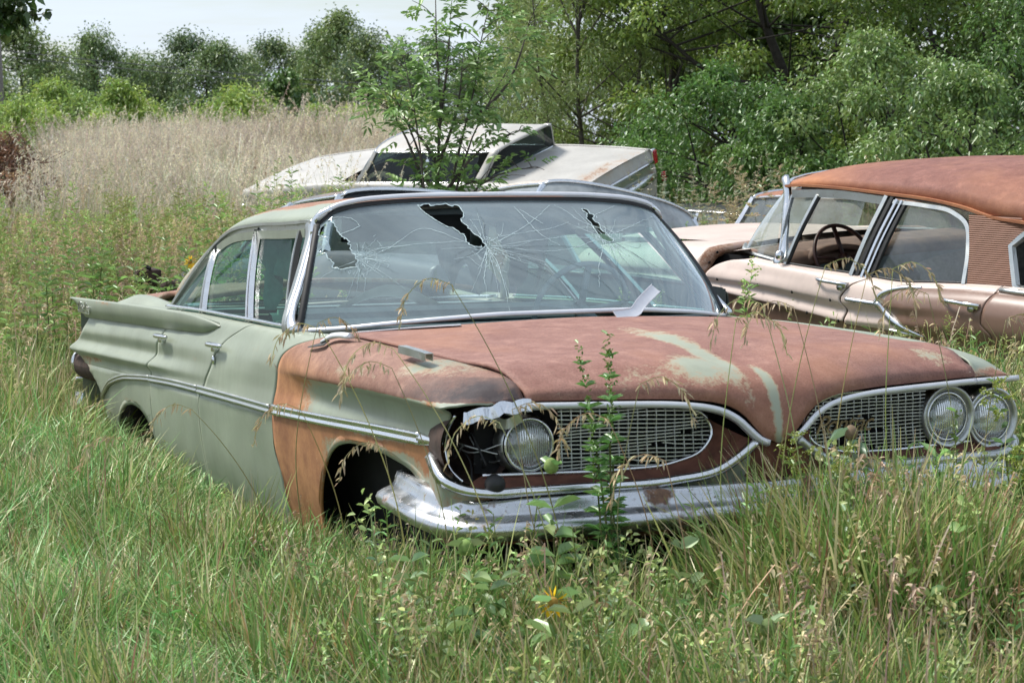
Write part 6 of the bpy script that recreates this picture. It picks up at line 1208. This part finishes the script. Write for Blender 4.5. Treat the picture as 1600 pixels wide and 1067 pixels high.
# ---- ash sapling between the cars
def sapling():
    rs = np.random.RandomState(44); p = spot(690, 14.6); o = treeroot('sapling', 'young ash sapling with slender stems growing between the green car and the white sedan', p, cat='sapling')
    R3 = lambda l, f, z: np.array([rh[0]*l+fh[0]*f, rh[1]*l+fh[1]*f, z]); paths = []; lv = []
    s = 3018/14.6; zb = CAM.z-float(hgt(p.x, p.y)); Z = lambda v: zb-(v-225)/s; Lx = lambda u: (u-690)*.88/s
    stems = [[(690,640),(688,420),(690,250),(700,120),(692,40),(694,-30)], [(684,600),(672,380),(662,230),(648,130),(640,90)], [(692,500),(712,330),(745,230),(790,150),(818,110)], [(690,420),(720,260),(760,130),(772,60),(785,15)], [(676,330),(640,220),(612,170),(596,130)], [(700,400),(760,290),(820,265),(868,262)], [(690,330),(640,190),(615,140)], [(700,300),(770,230),(835,205)], [(694,200),(712,90),(718,20)], [(690,260),(730,160),(740,90)], [(694,330),(740,285),(790,280)], [(690,250),(640,190),(590,160)], [(760,180),(810,140),(850,60),(856,40)], [(740,420),(735,330),(760,300)]]
    for k, st in enumerate(stems):
        dep = rs.uniform(-.5, .5) if k else 0; q = path([R3(Lx(a), dep*(i/len(st)), Z(b)) for i, (a, b) in enumerate(st)], 24); paths.append((q[::4].tolist()+[q[-1].tolist()], .016 if k else .024, .003))
        m = 5+int(17*np.linalg.norm(q[-1]-q[0])/1.4); 
        for t in np.r_[np.linspace(.35 if k else .25, 1, m), [1, 1]]:
            b = q[int(t*23)]; a = rs.uniform(0, 6.28); tw = np.array([math.cos(a), math.sin(a), rs.uniform(-.1, .8)]); ln = rs.uniform(.10, .26); e = b+tw*ln
            if rs.uniform() < .5: paths.append(([b, (b+e)/2+np.array([0, 0, .02]), e], .004, .002))
            if Z(292) < b[2] < Z(195) and abs(b@np.array([rh[0], rh[1], 0])) > .12 and rs.uniform() < .62: continue
            for c in range(2):       # compound leaves: pairs of leaflets on a stalk
                ax = unit(tw+rs.normal(0, .6, 3)); L = rs.uniform(.10, .17); b0 = b+tw*ln*rs.uniform(.3, 1); sd = unit(np.cross(ax, [0, 0, 1.])+rs.normal(0, .2, 3)); cc = np.array([(.14,.26,.07), (.20,.34,.095), (.27,.41,.13)][rs.choice(3)])*rs.uniform(.8, 1.2)
                for j in range(3):
                    for g in (1, -1): lv.append((b0+ax*L*(.3+.3*j), ax*.6+sd*g, cc))
                lv.append((b0+ax*L, ax, cc))
    limbs(paths, BARK, o, n=8, sides=5); n = len(lv); v, q, c = leaves(np.array([a[0] for a in lv]), np.array([a[1] for a in lv]), rs.uniform(.05, .085, n), rs.uniform(.02, .032, n), np.array([a[2] for a in lv])*np.exp(rs.normal(0, .12, (n, 1))), rs, .15, .3)
    cr = bpy.data.objects.new('crown', fastmesh('crown', v, q, c, LEAF)); COL.objects.link(cr); cr.parent = o
sapling()
# ---- branch of a tree standing outside the view, upper left
def overhang():
    p = spot(-330, 15.5); o = treeroot('tree', 'cottonwood at the left whose leafy branch hangs into the upper left corner', p); rs = np.random.RandomState(9); s = 3018/15.5; R3 = lambda l, f, z: np.array([rh[0]*l+fh[0]*f, rh[1]*l+fh[1]*f, z])
    zc = CAM.z-p.z; Z = lambda v: zc-(v-225)/s; Lx = lambda u: (u+330)/s
    paths = [([R3(0,0,-.3), R3(.05,0,1.), R3(-.1,0,2.2), R3(0,.1,4.5)], .13, .03), ([R3(0,0,1.5), R3(.7,-.1,2.2), R3(1.3,-.1,2.75), R3(Lx(20),0,Z(0))], .04, .012), ([R3(1.3,-.1,2.75), R3(Lx(-10),0,Z(-20)), R3(Lx(50),0,Z(12)), R3(Lx(88),0,Z(10))], .014, .003), ([R3(Lx(10),0,Z(-10)), R3(Lx(30),0,Z(18)), R3(Lx(48),0,Z(30))], .008, .003)]
    lm = limbs(paths, DBARK, o); cl = [(R3(Lx(a), rs.normal(0, .05), Z(b)), (r/s, .15, r/s*.55), n) for a, b, r, n in ((5,2,24,40), (30,10,26,50), (52,6,24,40), (40,24,18,26), (8,28,20,30), (-15,18,30,50), (70,14,12,8), (85,10,10,8), (20,-20,40,80), (50,-25,40,80), (-40,-20,60,160), (-20,40,16,20))]
    cl += [(np.array([rs.normal(0, 1.0), rs.normal(0, 1.0), rs.uniform(3.2, 5.2)]), (.6, .6, .4), 260) for k in range(16)]
    crown('crown', cl, .075, .06, [(.045,.085,.028), (.06,.115,.035)], rs, o)
overhang()
# ---- utility pole and wires
pp = spot(17, 118); o = treeroot('utility_pole', 'weathered wooden utility pole with insulators at the far left', pp, cat='utility pole')
WOOD = flat('weathered_wood', (.20, .18, .16), .9, var=.3)
v, f = sweep([(0, 0, -.5), (0, 0, 5), (0, 0, 9.5)], circ(1, 10), up=(0, 1, 0), taper=[.17, .15, .12]); mk('pole', v, f, WOOD, o)
v, f = boxm((0, 0, 8.9), (2.0, .1, .12), math.atan2(rh[1], rh[0])); mk('crossarm', v, f, WOOD, o)
for k in (-.85, -.4, .4, .85): v, f = lathe([(0,0),(.05,.0),(.06,.06),(.03,.12),(0,.13)], 8); mk('insulator', np.stack([v[:, 1]+rh[0]*k, v[:, 2]+rh[1]*k, v[:, 0]*0+v[:, 0]+8.96], 1) if False else np.stack([v[:, 1]+rh[0]*k, v[:, 2]+rh[1]*k, v[:, 0]+8.96], 1), f, RUBBER, o)
for z, lb in ((8.25, 'upper power line running right from the utility pole'), (7.9, 'lower power line running right from the utility pole')):
    a = np.array(pp)+np.array([0, 0, z-1.0]); b = np.array(spot(1500, 190)); b[2] += z-3.4; c = np.array(spot(-900, 140)); c[2] += z
    t = np.linspace(0, 1, 40); pts = np.array([a+(b-a)*k-np.array([0, 0, 3.2*k*(1-k)*4*.45]) for k in t]); pts = np.vstack([[c+(a-c)*k-np.array([0, 0, 1.5*k*(1-k)*4*.4]) for k in np.linspace(0, .97, 14)], pts])
    o2 = tube('power_line', pts, circ(.026, 5), flat('wire', (.12,.12,.12), .6) if 'wire' not in MATS else MATS['wire'], up=(0, 0, 1)); tag(o2, lb, 'power line')
# ---- brush pile, scrap block
def brush():
    rs = np.random.RandomState(3); p = spot(8, 27.5); o = treeroot('brush_pile', 'heap of dead reddish brown branches at the left edge', p, cat='brush pile'); pts = []
    for k in range(130):
        a = rs.uniform(0, 6.28); r = rs.uniform(0, .95); b = np.array([math.cos(a)*r, math.sin(a)*r, rs.uniform(0, 1.5)*(1-r*.6)]); d = unit(np.array([rs.normal(), rs.normal(), rs.uniform(-.2, .7)])); L = rs.uniform(.4, 1.3); m_ = b+d*L*.5+rs.normal(0, .08, 3); pts.append(([b, m_, b+d*L+rs.normal(0, .1, 3)], rs.uniform(.008, .02), .002))
        for j in range(2): e = m_+unit(d+rs.normal(0, .6, 3))*rs.uniform(.2, .5); pts.append(([m_, (m_+e)/2, e], .005, .001))
    v, f = join([sweep(path(q, 5), circ(1, 4), up=(.3, .9, .1), taper=np.linspace(a, b, 5), cap=False) for q, a, b in pts]); mk('branches', v, f, flat('dead_brown_twigs', (.15,.085,.06), .9, var=.5), o)
    cl = [(np.array([rs.normal(0, .5), rs.normal(0, .5), rs.uniform(.3, 1.65)]), (.32, .32, .22), 420) for k in range(12)]; crown('dead_leaves', cl, .07, .03, [(.24,.13,.09), (.20,.12,.09), (.28,.19,.13)], rs, o)
brush()
def scrap():
    p = spot(232, 13.0); o = treeroot('scrap_block', 'dark square block of scrap iron lying in the weeds left of the grey roof', p, cat='scrap block'); rs = np.random.RandomState(2)
    a = math.atan2(rh[1], rh[0])+.25; m_ = bev(mk('block', *boxm((0, 0, .62), (.17, .26, .15), a), DARKRUST, o), .012); v, f = join([boxm((-.05+.035*k, 0, .705), (.012, .2, .02), a) for k in range(4)]); mk('ribs', v, f, BLACK, o)
    mk('arm', *sweep(path([(.06, 0, .60), (.24, .05, .60), (.40, .1, .54), (.48, .14, .46)], 14), circ(.018, 7), up=(0, 0, 1)), DARKRUST, o); mk('stand', *boxm((0, 0, .28), (.05, .06, .56), a), DARKRUST, o)
    mk('hub', *lathe([(0,0),(.05,.0),(.06,.04),(.03,.07),(0,.07)], 14), DARKRUST, o, loc=(.3, .05, .58))
scrap()
# ---- single weeds and stalks that stand out
def weed(name, label, cat, u, d, h, rs, stems=3, leaf=.06, wid=.018, n=26, col=(.09,.18,.05), spread=.06, lean=.12, tip=None, tipcol=None, group=None, bare=.15, opp=False, sink=0., droop=.35, headcol=None):
    p = spot(u, d); o = treeroot(name, label, p, group, cat); pts = []; lv = []; tips = []
    for k in range(stems):
        a = rs.uniform(0, 6.28); L = lean*rs.uniform(.4, 1.4); hh = h*rs.uniform(.72, 1.) if k else h; b = np.array([rs.normal(0, spread), rs.normal(0, spread), -.02]) if k else np.zeros(3)
        q = path([b, b+np.array([math.cos(a)*L*hh*.3, math.sin(a)*L*hh*.3, hh*.5]), b+np.array([math.cos(a)*L*hh, math.sin(a)*L*hh, hh])], 16); pts.append((q.tolist()[::3]+[q[-1].tolist()], .0045, .002))
        nn = n//2 if opp else n; tt = bare+(1-bare)*np.linspace(0, 1, nn)
        for j, t in enumerate(tt):
            for g in ((0, math.pi) if opp else (0,)): ph = (j*1.57 if opp else j*2.4)+g+rs.normal(0, .25); sz = (.55+.75*math.sin(min(1, (1-t)*1.15+.1)*math.pi*.5))*rs.uniform(.8, 1.15); lv.append((q[min(15, int(t*15))], (math.cos(ph), math.sin(ph), .25+.6*t), leaf*sz, wid*sz))
        tips.append(q)
    for q_ in pts: limbs([q_], MATS.get('weed_stem') or flat('weed_stem', (.14,.15,.06), .7, var=.4), o, 'stem', 10, 5)
    v, q, c = leaves(np.array([a[0] for a in lv]), np.array([a[1] for a in lv], float), np.array([a[2] for a in lv]), np.array([a[3] for a in lv]), jitcol(np.array(col)*1.55, len(lv), rs, .16, .06), rs, .2, droop); ob = bpy.data.objects.new('foliage', fastmesh('foliage', v, q, c, LEAF)); COL.objects.link(ob); ob.parent = o
    if tip == 'raceme':
        for q in tips:
            m_ = 70; t = rs.uniform(.78, 1.06, m_); pos = np.stack([np.interp(t, np.linspace(0, 1.06, 16), q[:, j]) for j in range(3)], 1)+rs.normal(0, .005, (m_, 3)); v, q2, c = leaves(pos, rs.normal(0, 1, (m_, 3))+np.array([0, 0, 1.]), .016, .007, jitcol(tipcol, m_, rs, .15, .05), rs)
            ob = bpy.data.objects.new('flower_spike', fastmesh('flower_spike', v, q2, c, LEAF)); COL.objects.link(ob); ob.parent = o
    if tip == 'plume':
        for q in tips:
            out = []
            for j in range(7): ph = j*2.4; e = q[-1]-np.array([0, 0, .02*j]); m_ = 40; t = rs.uniform(0, 1, m_)[:, None]; ax = np.array([math.cos(ph), math.sin(ph), .35])*.06; out.append(leaves(e+ax*t+rs.normal(0, .004, (m_, 3)), rs.normal(0, 1, (m_, 3))+np.array([0, 0, .6]), .011, .006, jitcol(tipcol, m_, rs, .15, .05), rs))
            v, q2, c = stack(out); ob = bpy.data.objects.new('flower_plume', fastmesh('flower_plume', v, q2, c, LEAF)); COL.objects.link(ob); ob.parent = o
    if tip == 'daisy':
        q = tips[0]; e = q[-1]; m_ = 15; a = np.arange(m_)/m_*6.283; dd = np.stack([np.cos(a), np.sin(a), -.25+0*a], 1); T_ = np.array(Matrix.Rotation(R(80), 3, Vector((rh[0], rh[1], 0))).transposed()); dd = dd@T_
        v, qq, c = leaves(np.repeat(e[None], m_, 0)+dd*.010, dd, .032, .016, jitcol((.85,.52,.01), m_, rs, .08, .03), rs, .05, .05); ob = bpy.data.objects.new('petals', fastmesh('petals', v, qq, c, LEAF)); COL.objects.link(ob); ob.parent = o
        v, f = lathe([(0,-.006),(.012,-.004),(.013,.004),(.008,.009),(0,.010)], 12); mk('flower_centre', (np.stack([v[:, 1], v[:, 2], v[:, 0]], 1)@T_)+e, f, flat('yellow_brown', (.35,.20,.03), .8), o)
    if tip == 'bud':
        q = tips[0]; v, f = lathe([(0,-.022),(.014,-.018),(.021,-.004),(.018,.010),(.010,.020),(0,.024)], 12); mk('flower_bud', np.stack([v[:, 1], v[:, 2], v[:, 0]], 1)+q[-1], f, flat('bud_'+str(u), headcol or (.20,.13,.07), .8, var=.4, scale=60), o)
    return o
wr = np.random.RandomState(77)
PL = ['weed', 'plant']
weed('goldenrod', 'goldenrod with green spikes standing up in front of the hood and grille', 'goldenrod', 952, 5.42, .935, wr, 4, .055, .014, 60, (.10,.20,.055), .012, .085, 'raceme', (.13,.22,.04), bare=.35)
weed('sunflower', 'wild sunflower with one yellow bloom and wide grey green leaves in the front grass', 'sunflower', 846, 4.55, .40, wr, 3, .13, .040, 12, (.17,.25,.10), .05, .03, 'daisy', opp=True, droop=.5)
weed('sunflower', 'leafy sunflower plant with round green buds just left of the yellow bloom', 'sunflower', 740, 4.85, .42, wr, 3, .11, .034, 12, (.14,.22,.08), .06, .2, 'bud', opp=True, droop=.5, headcol=(.17,.26,.06))
weed('sunflower', 'tall leafy plant with green bud heads before the bumper centre', 'sunflower', 862, 5.2, .58, wr, 2, .12, .036, 14, (.13,.21,.075), .04, .1, 'bud', opp=True, droop=.45, headcol=(.19,.27,.07))
weed('thistle', 'thistle with a brown bud and drooping leaves before the far side grille', 'thistle', 1325, 5.55, .63, wr, 1, .12, .038, 16, (.095,.15,.085), .02, .05, 'bud', droop=.9, bare=.55, headcol=(.19,.13,.075))
weed('goldenrod', 'yellow green goldenrod clump left of the thistle bud', 'goldenrod', 1248, 5.5, .62, wr, 6, .06, .014, 34, (.12,.20,.055), .06, .2, 'plume', (.27,.33,.06))
weed('goldenrod', 'yellow green goldenrod at the right edge beside the outer headlight', 'goldenrod', 1596, 5.9, .71, wr, 4, .06, .014, 34, (.11,.19,.05), .04, .12, 'plume', (.30,.36,.06))
weed('ragweed', 'ragweed with three pointed pale leaves below the far headlights', 'ragweed', 1474, 5.5, .54, wr, 1, .13, .045, 10, (.16,.25,.08), .02, .05, 'raceme', (.2,.28,.07), opp=True, droop=.2)
weed('ragweed', 'ragweed spike with small round flowers between the far headlights', 'ragweed', 1482, 5.75, .645, wr, 2, .07, .02, 16, (.12,.2,.06), .03, .05, 'raceme', (.17,.24,.07))
weed('milkweed', 'milkweed with broad pale oval leaves below the split in the grille', 'milkweed', 1060, 5.0, .41, wr, 3, .095, .050, 12, (.17,.24,.10), .06, .2, opp=True, droop=.3)
weed('milkweed', 'milkweed with narrow grey leaves stacked up a straight stem', 'milkweed', 1175, 5.4, .50, wr, 2, .065, .020, 30, (.16,.22,.11), .05, .12, opp=True, droop=.15)
weed('milkweed', 'grey leaved plant with tidy upward leaves in the right front grass', 'milkweed', 1312, 5.1, .46, wr, 2, .060, .018, 30, (.16,.225,.115), .05, .1, opp=True, droop=.15)
weed('milkweed', 'pale round leaved seedling in the grass near the right edge', 'milkweed', 1508, 5.0, .43, wr, 1, .09, .055, 6, (.19,.28,.10), .02, .1, opp=True, droop=.2)
weed('ragweed', 'seeding ragweed spikes in the middle right of the front grass', 'ragweed', 1235, 4.9, .39, wr, 4, .05, .014, 18, (.15,.22,.09), .08, .15, 'raceme', (.24,.31,.12))
weed('sunflower', 'soft grey green plant with a round bud at the bottom edge', 'sunflower', 1200, 4.5, .31, wr, 1, .11, .05, 8, (.18,.24,.115), .02, .05, 'bud', opp=True, headcol=(.2,.27,.09))
weed('sunflower', 'broad leaved plant at the bottom edge left of the yellow bloom', 'sunflower', 700, 4.6, .31, wr, 3, .12, .042, 12, (.16,.235,.09), .06, .25, opp=True, droop=.5)
weed('sunflower', 'downy broad leaved plant in the front grass below the near headlight', 'sunflower', 612, 4.95, .36, wr, 3, .11, .034, 12, (.16,.24,.10), .06, .2, opp=True, droop=.5)
weed('milkweed', 'pale oval leaved plant in the front grass right of the yellow bloom', 'milkweed', 985, 4.75, .34, wr, 2, .10, .045, 10, (.18,.26,.11), .05, .15, opp=True, droop=.3)
weed('sunflower', 'broad leaved plant low in the front grass under the far headlights', 'sunflower', 1420, 4.8, .36, wr, 3, .11, .036, 12, (.16,.24,.09), .06, .2, opp=True, droop=.45)
weed('vine', 'leafy vine growing up inside the front wheel arch', 'vine', 553, 7.15, .52, wr, 2, .045, .026, 18, (.08,.17,.055), .03, .1, opp=True, bare=.3)
weed('weed', 'leafy weed growing in the gap between the green fender and the pink door', 'weed', 1207, 8.6, .62, wr, 4, .085, .030, 14, (.07,.145,.04), .06, .25, bare=.75)
weed('weed', 'leafy weed under the dark door gap of the pink car', 'weed', 1108, 9.6, .62, wr, 4, .08, .028, 16, (.075,.155,.045), .07, .2, bare=.6)
weed('weed', 'tall weed seen through the far window of the rust roofed car', 'weed', 1408, 12.6, 1.3, wr, 2, .11, .035, 22, (.085,.16,.05), .05, .05, opp=True)
for i, (u_, d_, h_) in enumerate([(395,12.6,1.25), (440,12.9,1.4), (470,13.6,1.3), (415,11.9,1.05), (350,12.2,1.02), (300,11.5,.95), (262,12.0,.95), (330,11.2,.9), (150,12.4,1.1), (75,11.6,1.0), (200,11.8,.9), (520,14.2,1.3)]):
    weed('weed', ['tall spire of leafy weed beside the grey roof', 'tallest leafy weed rising against the pale grass', 'leafy weed spire right of the tallest one', 'leafy weed over the rear edge of the green roof', 'bushy weed left of the grey roof', 'bushy weed just right of the scrap block', 'lance leaved weed hiding part of the scrap block', 'weed clump above the trunk of the green car', 'leafy weed standing in the grass left of the scrap block', 'leafy weed near the left edge of the field', 'low weed left of the scrap block', 'slim weed before the white sedan hood'][i], 'weed', u_, d_, h_, wr, 4, .10, .017, 40, (.165,.26,.08), .10, .12, 'raceme', (.22,.28,.09), group='tall weeds behind the green car')
weed('sunflower', 'tiny yellow daisy in the weeds behind the green car', 'sunflower', 304, 10.8, .86, wr, 1, .08, .022, 14, (.10,.19,.06), .02, .05, 'daisy')
weed('yucca', 'spiky green tuft standing before the grey car roof', 'yucca', 484, 11.2, 1.10, wr, 1, .09, .012, 20, (.06,.13,.04), .0, .02, bare=.9, droop=.0)
for i, (u_, d_, h_, cc) in enumerate([(1080,17.5,1.15,(.17,.19,.11)), (1118,17.0,1.2,(.20,.18,.11)), (1145,16.2,1.05,(.23,.20,.11)), (1060,19.5,1.35,(.19,.22,.16)), (1095,15.2,.9,(.12,.19,.05)), (1128,15.0,.85,(.13,.20,.05)), (1185,15.8,1.25,(.30,.25,.14)), (1205,16.5,1.3,(.32,.27,.15)), (1165,17.8,1.3,(.25,.23,.14)), (1065,14.8,.72,(.12,.19,.05)), (1020,21,1.2,(.2,.2,.12)), (1235,20,1.4,(.2,.2,.12))]):
    weed('weed', ['grey seeded weed between the pale roof and the pink windshield', 'tall brownish weed left of the pink windshield', 'straw coloured weed close to the pink windshield', 'grey green mullein spire under the red tail lights', 'green shrubby weed over the end of the cream roof', 'green weed above the pink fender', 'pale plume grass leaning on the pink windshield pillar', 'pale plume grass behind the front edge of the rust roof', 'brown seeded stem before the dark trees', 'small green weed at the corner of the bright window', 'seeded weed below the white sedan bumper', 'seeded weed over the hidden red car roof'][i], 'weed', u_, d_, h_, wr, 5, .07, .018, 36, cc, .12, .22, 'plume' if i in (6, 7, 2) else 'raceme', tuple(np.array(cc)*1.3), group='weeds between the pink car and the trees', bare=.3)
# dry brome stalks in front of the cars: (root u, distance, tip u, tip v, droop side, label)
def stalk(label, u, d, tu, tv, side, hl=.16, n=16, seed=0, col=(.50,.40,.25)):
    d = min(d, float(CD(u))-.22)
    rs = np.random.RandomState(seed+100); p = spot(u, d); o = treeroot('grass_stalk', label, p, 'dry seeding grass stalks in front of the cars', 'grass stalk'); e = np.array(at(tu, tv, d-.05)-p); L = np.linalg.norm(e)
    q = path([np.zeros(3), e*.5+np.array([*(rh*(-side*.06)), .02*L]), e*.85+np.array([*(rh*(-side*.02)), .03*L]), e], 22); s, f = sweep(q, circ(1, 5), up=(.3, .9, .1), taper=np.linspace(.0026, .0011, 22)); c = jitcol(np.array(col)*np.array([.8, .9, .7]), 1, rs, .15); colmesh('stem', s, f, np.repeat(c, len(s), 0), STRAW, o)
    hd = path([e, e+np.array([*(rh*side*hl*.35), hl*.12]), e+np.array([*(rh*side*hl*.75), -hl*.15]), e+np.array([*(rh*side*hl*.9), -hl*.65])], 12); out = []
    m_ = n*2; t = rs.uniform(0, 1, m_); pos = np.stack([np.interp(t, np.linspace(0, 1, 12), hd[:, j]) for j in range(3)], 1)+rs.normal(0, .004, (m_, 3)); dd = rs.normal(0, .35, (m_, 3))+np.array([rh[0]*side*.4, rh[1]*side*.4, -.8]); out.append(leaves(pos, dd, rs.uniform(.016, .034, m_), .006, jitcol(np.array(col)*1.15, m_, rs, .2, .05), rs, .3, .2))
    s2 = unit(np.cross(np.gradient(hd, axis=0), np.array([fh[0], fh[1], .2])))*.0011; out.append((np.stack([hd-s2, hd+s2], 1).reshape(-1, 3), np.array([[2*i, 2*i+1, 2*i+3, 2*i+2] for i in range(11)]), np.repeat(c, 24, 0)))
    v, qq, cc = stack(out); ob = bpy.data.objects.new('seed_head', fastmesh('seed_head', v, qq, cc, STRAW)); COL.objects.link(ob); ob.parent = o
ST = [(905,5.9,705,445,-1,'long stalk arching right to left across the hood to the windshield'), (800,6.0,615,545,-1,'drooping stalk over the rusty fender near the white trim scrap'), (640,6.6,500,515,-1,'stalk nodding at the foot of the windshield pillar'), (470,7.2,497,505,1,'stalk standing before the green front door corner'), (560,6.3,600,700,-1,'stalk leaning before the front wheel arch'), (690,5.9,612,575,-1,'stalk with dangling seeds above the side moulding'), (850,5.7,780,660,-1,'stalk drooping across the dark empty lamp socket'), (930,5.6,800,640,1,'stalk drooping over the near headlight'), (990,5.6,1000,600,1,'upright brown stalk before the near grille'), (1010,5.5,950,655,-1,'stalk crossing the middle of the near grille'), (1165,6.2,1150,500,1,'thin stalk rising over the middle of the hood'), (1225,6.4,1290,415,1,'tall stalk whose seeds hang over the pink front door'), (1245,6.5,1190,475,-1,'tall stalk with dark seeds over the pink door moulding'), (1320,6.4,1355,430,1,'tall stalk before the pink rear door handle'), (1285,6.2,1240,480,-1,'stalk bending left before the pink sill'), (1440,6.3,1395,420,1,'tall stalk nodding under the pink rear window'), (1480,6.0,1450,460,-1,'stalk before the copper scallop tip'), (1570,6.0,1572,500,1,'pale feathery stalk beside the far fender tip'), (1330,5.4,1325,725,1,'pale bearded head low before the far grille'), (1475,5.3,1480,800,1,'blurred pale head low at the right front'), (1030,5.1,1040,720,-1,'reddish straight stalk low before the bumper'), (430,6.4,300,640,-1,'long straw bent to the left over the lush grass'), (360,6.0,195,690,-1,'long straw lying out over the left grass'), (520,5.8,470,640,-1,'straw leaning before the fender gap')]
for i, s in enumerate(ST): stalk(s[5], *s[:5], seed=i)
